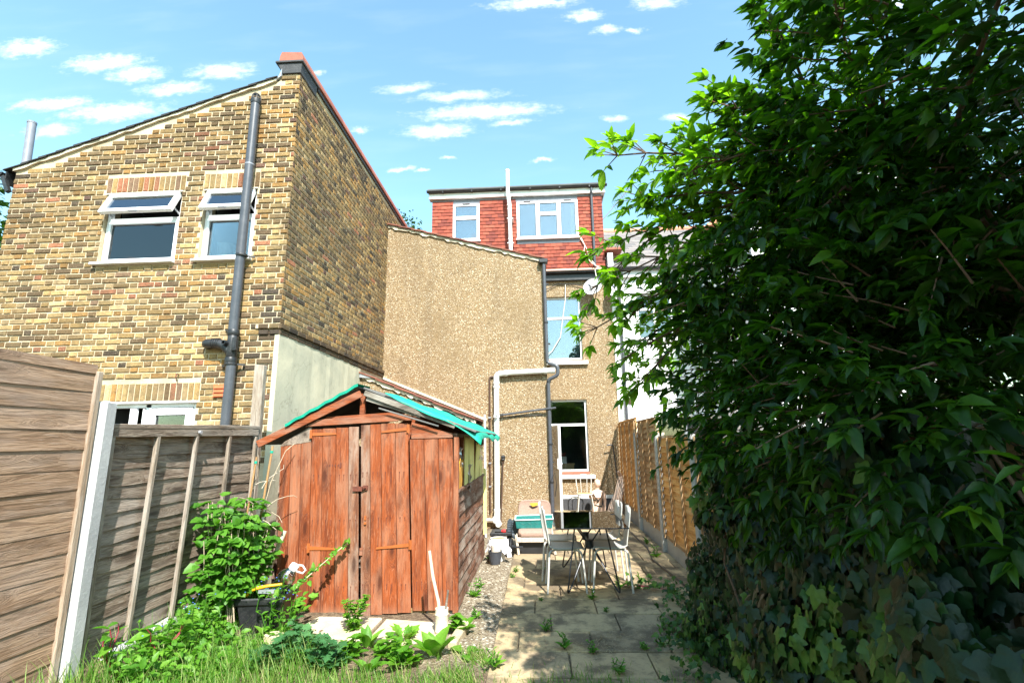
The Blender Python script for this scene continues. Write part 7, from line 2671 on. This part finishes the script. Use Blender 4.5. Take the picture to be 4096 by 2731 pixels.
def round_tree(name, label, base, cen, rad, n, ls, seed, group=None, trunk_r=.14):
    rr = random.Random(seed)
    T = thing(name, label, 'tree', base, group=group)
    tr = MB()
    b, c = Vector(base), Vector(cen)
    branch(tr, b, c, 0, trunk_r, trunk_r * .5, rr, 6)
    L = Leaves()
    lobes = []
    for _ in range(14):
        u = Vector((rr.gauss(0, 1), rr.gauss(0, 1), rr.gauss(0, 1))).normalized()
        q = Vector((c.x + u.x * rad[0] * .62, c.y + u.y * rad[1] * .62, c.z + u.z * rad[2] * .62))
        lobes.append((q, rr.uniform(.38, .6)))
        branch(tr, b.lerp(c, rr.uniform(.5, 1)), q, .1, trunk_r * .35, trunk_r * .08, rr, 5)
    tr.build('trunk', M['bark'], T, smooth=True)
    for _ in range(n):
        q, k = lobes[rr.randrange(len(lobes))]
        u = Vector((rr.gauss(0, 1), rr.gauss(0, 1), rr.gauss(0, 1))).normalized()
        s = rr.uniform(.55, 1.05)
        p = (q.x + u.x * rad[0] * k * s, q.y + u.y * rad[1] * k * s, q.z + u.z * rad[2] * k * s)
        L.add(p, u + rv(rr, .8) + Vector((0, 0, -.4)), Vector((0, 0, 1)) + rv(rr, .8), ls * rr.uniform(.6, 1.2), rr.random() * .999)
    L.build(T, M['leaf_dark'], 'oval', name='crown')
    return T


round_tree('garden_tree', 'tall dense tree standing behind the viewer, mirrored in the kitchen window', (4.3, -2.4, 0), (3.75, -1.9, 5.7), (1.7, 1.6, 2.0), 20000, .17, 301)  # crown shifted and thickened to shade the shrub's right side and ivy
round_tree('garden_tree', 'unseen tree added right of the viewer to shade the shrub and ivy', (3.6, -.8, 0), (3.35, -.7, 4.6), (1.15, 1.2, 1.15), 9000, .13, 305)  # added out of view to block light on the right-hand leaves
round_tree('garden_tree', 'bushy tree in the next garden, mirrored dimly in the kitchen window', (1.2, -8.5, 0), (.8, -8.5, 3.2), (2.6, 2.0, 2.6), 5000, .16, 302)
round_tree('street_tree', 'leafy branches poking in at the far left edge beside the gutter', (-11.2, 8.0, 0), (-10.9, 8.0, 5.6), (1.05, 1.0, 1.5), 2600, .13, 303)
round_tree('distant_tree', 'tip of a green tree just above the brick parapet end', (-4.6, 15.5, 0), (-4.6, 15.5, 8.3), (.9, .9, 1.25), 1500, .12, 304)


# ------------------------------------------------------------------ low planting
def raspberry():
    rr = random.Random(401)
    T = thing('raspberry_bush', 'bright green raspberry bush between the grey lap panel and the shed', 'bush', (-2.72, 4.65, .15))
    L, st = Leaves(), MB()
    for k in range(44):
        b = Vector((rr.uniform(-2.95, -2.6), rr.uniform(4.3, 4.88), .12))
        top = Vector((b.x + rr.uniform(-.14, .18), b.y + rr.uniform(-.18, .1), rr.uniform(.55, 1.12)))
        if top.x > -2.58:
            top.z = min(top.z, .85)
            top.y = max(top.y, 4.72)
        pts = branch(st, b, top, .0, .006, .003, rr, 6)
        for i in range(2, 7):
            for _ in range(3):
                d = rv(rr, 1.0)
                d.z = rr.uniform(-.1, .5)
                d.normalize()
                p = pts[i] + d * rr.uniform(.03, .09)
                for j in range(3):
                    a = (j - 1) * .9
                    ld = Matrix.Rotation(a, 3, 'Z') @ d
                    L.add(p, ld + Vector((0, -.1, -.25)), Vector((.1, -.5, 1)) + rv(rr, .35), rr.uniform(.065, .108) * (1 if j == 1 else .8), rr.uniform(.1, .98))
    for _ in range(300):
        p = (rr.uniform(-2.95, -2.62), rr.uniform(4.25, 4.8), rr.uniform(.1, .5))
        L.add(p, Vector((0, -.5, -.2)) + rv(rr, .8), Vector((.1, -.6, 1)) + rv(rr, .4), rr.uniform(.045, .08), rr.uniform(0, .8))
    st.build('canes', M['dry_twig'], T)
    L.build(T, M['leaf_bush'], 'wide', single=220)


raspberry()


def rosette(name, label, pos, n, ln, mat, tm='oval', up=.6, seed=0, wide=1.0, group=None, spread=.03, cat='weed', stem=None, tint=(.2, .95)):
    rr = random.Random(seed)
    T = thing(name, label, cat, pos, group=group)
    L = Leaves()
    for k in range(n):
        a = k * 2.39996 + rr.uniform(-.3, .3)
        e = up * rr.uniform(.5, 1.25)
        d = Vector((math.cos(a), math.sin(a), e))
        p = Vector(pos) + Vector((math.cos(a) * spread, math.sin(a) * spread, .005 + rr.uniform(0, .02) * n / 10))
        L.add(p, d, Vector((-math.cos(a) * e, -math.sin(a) * e, 1)) + rv(rr, .25), ln * rr.uniform(.6, 1.1), rr.uniform(*tint), wide)
    if stem:
        m = MB()
        for k in range(stem[0]):
            a = rr.uniform(0, 6.28)
            tip = Vector(pos) + Vector((math.cos(a) * stem[2], math.sin(a) * stem[2], stem[1] * rr.uniform(.75, 1.1)))
            pts = branch(m, pos, tip, 0, .005, .003, rr, 6)
            for i in range(1, 7):
                for s in range(stem[3]):
                    a = rr.uniform(0, 6.28)
                    L.add(pts[i], Vector((math.cos(a), math.sin(a), rr.uniform(-.1, .6))), Vector((0, 0, 1)) + rv(rr, .4), ln * stem[4] * rr.uniform(.6, 1.1), rr.uniform(*tint), wide)
        m.build('stem', stem[5], T)
    L.build(T, mat, tm, single=min(len(L.P), 60))
    return T


def plants():
    W, K = M['leaf_weed'], M['leaf_kale']
    G = Vector
    rosette('comfrey', 'large comfrey plant with broad pointed leaves beside the bamboo tube', (-.84, 4.10, 0), 12, .21, W, 'oval', 1.5, 1, 1.0, tint=(.4, .95), cat='plant')
    rosette('comfrey', 'comfrey leaves spreading flat on the soil right of the big comfrey', (-.62, 4.18, 0), 4, .14, W, 'oval', .2, 2, 1.0, tint=(.3, .8), cat='plant')
    rosette('dock_plant', 'upright dock with curled leaves in front of the stone slab', (-1.42, 4.28, 0), 8, .16, W, 'oval', 2.1, 3, .8, cat='plant')
    rosette('dock_plant', 'dock with one drooping leaf at the front edge of the soil', (-1.27, 3.86, 0), 6, .14, W, 'oval', 1.3, 4, .9, cat='plant', tint=(.2, .7))
    rosette('dandelion', 'dandelion clump with toothed leaves by the right shed door', (-1.16, 4.44, 0), 14, .15, W, 'lobed', 1.2, 5, .8, cat='plant')
    rosette('spurge', 'bushy lime-green spurge at the foot of the left shed door', (-1.66, 4.62, 0), 10, .06, W, 'small', .6, 6, 1.0, cat='plant', stem=(12, .26, .10, 7, .75, W), tint=(.55, .99))
    for i, (x, y, n, lb) in enumerate(((-1.80, 4.05, 26, 'blue-green poppy clump, middle of the foreground weeds'), (-2.02, 3.92, 24, 'blue-green poppy clump nearest the grass'), (-1.60, 3.92, 22, 'blue-green poppy clump near the drooping dock'), (-1.98, 4.22, 16, 'blue-green poppy clump beside the half-buried slab'))):
        rosette('poppy_plant', lb, (x, y, 0), n, .14, K, 'lobed', 1.1, 20 + i, 1.15, group='poppy clumps', spread=.06, cat='plant', tint=(.1, .9), stem=(4, .20, .08, 2, .7, K))
    for i, (x, y, n, ln, lb) in enumerate(((-1.20, 4.12, 14, .13, 'low weed clump between dandelion and big comfrey'), (-1.05, 4.0, 14, .12, 'low weed clump on bare soil left of the big comfrey'), (-1.52, 4.12, 12, .12, 'low weed clump under the upright dock'), (-.72, 4.66, 12, .13, 'leafy weed beside the sandy kerb stub'))):
        rosette('broadleaf_weed', lb, (x, y, 0), n, ln, W, 'wide', .8, 40 + i, .9, group='broad-leaved weeds before the shed', spread=.05, stem=(3, .14, .06, 3, .6, W))
    # slender flowering weeds on the left
    for i, (x, y, h, lb) in enumerate(((-2.70, 4.0, .42, 'tall forget-me-not stem with tiny blue flowers in front of the lap panel'), (-2.84, 3.75, .30, 'shorter forget-me-not by the gravel board'), (-2.34, 4.42, .46, 'forget-me-not growing up over the black tub'), (-2.20, 4.42, .36, 'straggly forget-me-not right of the black tub'))):
        T = rosette('forget_me_not', lb, (x, y, .03), 12, .10, W, 'oval', .9, 60 + i, .8, group='forget-me-nots', stem=(5, h, .12, 2, .55, W), cat='plant')
        rr = random.Random(70 + i)
        m = MB()
        for _ in range(12):
            c = Vector((x, y, .03 + h * rr.uniform(.8, 1.05))) + Vector((rr.gauss(0, .06), rr.gauss(0, .06), 0))
            m.lathe([(0, -.004), (.006, 0), (0, .004)], c, 6)
        m.build('flowers', M['blue_petal'], T)
    T = rosette('red_dock', 'young dock with red stems at the bottom of the grey post', (-2.86, 3.45, .08), 7, .13, W, 'oval', 1.2, 80, 1.0, stem=(3, .34, .06, 1, .8, M['red_stem']), cat='plant')
    T = rosette('red_dock', 'red-stemmed dock in front of the gravel board', (-2.72, 3.72, .05), 9, .15, W, 'oval', 1.2, 81, 1.0, stem=(3, .36, .12, 2, .8, M['red_stem']), cat='plant')
    T = rosette('bindweed', 'bindweed shoot climbing across the bottom of the left shed door', (-2.22, 4.78, .1), 6, .08, W, 'wide', .7, 82, .9, cat='plant')
    rr = random.Random(83)
    m, L = MB(), Leaves()
    pts = arc((-2.32, 4.6, .25), (-2.15, 4.85, .45), (-1.90, 5.02, .66), 12)
    m.tube(pts, .005, 5)
    for p in pts[1:]:
        for _ in range(5):
            L.add(p + rv(rr, .02), rv(rr, 1.0), Vector((0, -.6, 1)) + rv(rr, .4), rr.uniform(.035, .07), rr.uniform(.2, .9))
    for _ in range(26):
        p = Vector((-2.24, 4.52, .27)) + Vector((rr.gauss(0, .14), rr.gauss(0, .08), rr.gauss(0, .09)))
        L.add(p, rv(rr, 1) + Vector((.2, -.3, -.3)), Vector((0, -.6, 1)) + rv(rr, .4), rr.uniform(.05, .10), rr.uniform(.3, .95))
    m.build('runner', M['dry_twig'], T)
    L.build(T, M['leaf_weed'], 'oval', single=60)
    # weeds in the joints of the patio and along the shed
    spots = [(-.33, 6.62, .09, 'joint weed left of the table shadow'), (-.36, 6.35, .08, 'joint weed nearest the left chairs'), (.02, 6.72, .11, 'joint weed inside the shadow of the table'), (.50, 5.52, .13, 'joint weed between the front feet of the table'),
             (.86, 5.92, .16, 'tall joint weed with dry tuft under the right chair'), (.60, 5.15, .05, 'tiny joint weed in front of the table'), (-.62, 4.98, .12, 'weed on the gravel strip beside the shed'), (.02, 4.66, .13, 'joint weed in the dappled shade, leftmost'),
             (.16, 4.28, .15, 'joint weed in the dappled shade, front left'), (.37, 4.22, .10, 'joint weed in the dappled shade, front middle'), (1.02, 4.72, .12, 'joint weed in the shade near the ivy'), (.92, 4.36, .10, 'joint weed by the ivy foot'),
             (.78, 4.26, .09, 'small joint weed near the front right'), (-.02, 5.48, .05, 'tiny joint weed on the sunny slabs'), (.52, 3.86, .13, 'weed at the front edge of the paving'), (1.60, 7.4, .2, 'feathery weed at the foot of the right fence'), (1.66, 8.3, .14, 'small weed at the foot of the right fence'),
             (-.72, 5.6, .2, 'leafy weed growing along the side of the shed'), (-.70, 5.95, .12, 'smaller weed along the side of the shed'), (-.74, 7.3, .1, 'weed behind the ribbed pot'), (-.36, 3.95, .17, 'weed by the grass tuft at the front')]
    for i, (x, y, s, lb) in enumerate(spots):
        rosette('joint_weed', lb, (x, y, 0), 6, s * .5, W, 'small' if i % 3 else 'oval', .9, 500 + i, 1.0, group='weeds growing in the paving joints', spread=.012, stem=(3, s * .75, s * .3, 2, .42, W))


plants()


def grass():
    rr = random.Random(600)
    L = Leaves()

    def blade(x, y, h, t, lean=.35):
        a = rr.uniform(0, 6.28)
        d = Vector((math.cos(a) * lean * rr.uniform(.2, 1.3), math.sin(a) * lean * rr.uniform(.2, 1.3), 1))
        L.add((x, y, gheight(x, y) - .005), d, Vector((math.cos(a + 1.57), math.sin(a + 1.57), .2)), h, t, .035 / max(.06, h) * rr.uniform(.12, .22))
    for _ in range(7500):
        x = rr.uniform(-2.95, -.45)
        y = rr.uniform(2.9, 4.25)
        dens = max(0, min(1, (-1.5 - x) / .5)) if y > 3.85 else 1.0
        if x > -1.2 and y > 3.75:
            dens *= .25
        if rr.random() > dens + .06:
            continue
        blade(x, y, rr.uniform(.06, .19) * (1.35 if x < -1.7 else .8), rr.random() ** 1.4 * .95)
    for _ in range(2600):
        x = rr.uniform(-.6, 1.0)
        y = 3.34 + abs(rr.gauss(0, .22)) + (.12 if -.1 < x < .6 else 0)
        blade(x, min(y, 4.0), rr.uniform(.04, .12), rr.random() ** 1.6 * .9)
    o = L.build(GROUND, M['grass'], 'blade', name='grass')
    o.parent = None
    tag(o, 'rough green grass along the bottom of the picture', 'grass', kind='stuff')
    L.__init__()
    for (cx, cy, n) in ((-.46, 4.12, 170), (-.62, 3.72, 90)):
        for _ in range(n):
            x, y = cx + rr.gauss(0, .07), cy + rr.gauss(0, .05)
            blade(x, y, rr.uniform(.07, .16), rr.choice((.2, .4, .65, .95)), .9)
    o = L.build(GROUND, M['grass'], 'blade', name='grass_tuft')
    o.parent = None
    tag(o, 'tuft of half-dry grass at the front corner of the paving', 'grass', kind='stuff')
    L.__init__()
    for (cx, cy, sx, sy, n) in ((.30, 4.32, .18, .05, 150), (.48, 4.55, .05, .2, 120), (.62, 4.52, .1, .04, 60), (-.30, 5.05, .08, .12, 90), (-.38, 5.7, .05, .3, 80), (-.6, 4.6, .12, .3, 160), (-1.1, 4.0, .3, .15, 160), (-.5, 6.2, .15, .3, 80), (.9, 5.9, .05, .05, 40)):
        for _ in range(n):
            x, y = cx + rr.gauss(0, sx), cy + rr.gauss(0, sy)
            a = rr.uniform(0, 6.28)
            L.add((x, y, max(gheight(x, y), .002 if x > -.42 else -9) + rr.uniform(.002, .012)), (math.cos(a), math.sin(a), rr.uniform(-.05, .2)), (0, 0, 1), rr.uniform(.03, .09), rr.random() * .999, .05)
    o = L.build(GROUND, M['straw'], 'blade', name='dead_grass')
    o.parent = None
    tag(o, 'wisps of dead grass and straw on the paving', 'dead grass', kind='stuff')
    L.__init__()
    for _ in range(2600):
        x = rr.uniform(-2.95, -2.15)
        y = rr.uniform(3.35, 4.75)
        if (x > -2.68 and y > 4.3) or (x < -2.82 and y < 4.3):
            continue
        k = min(1, (-2.1 - x) / .5)
        z = gheight(x, y) + rr.uniform(.0, .20) * k
        L.add((x, y, z), Vector((rr.uniform(-1, 1), rr.uniform(-1, .3), rr.uniform(-.1, .7))), Vector((0, -.4, 1)) + rv(rr, .5), rr.uniform(.03, .075), rr.random() * .999)
    o = L.build(GROUND, M['leaf_weed'], 'oval', name='ground_cover')
    o.parent = None
    tag(o, 'leafy green ground cover of small weeds along the left fence', 'ground cover', kind='stuff')


grass()
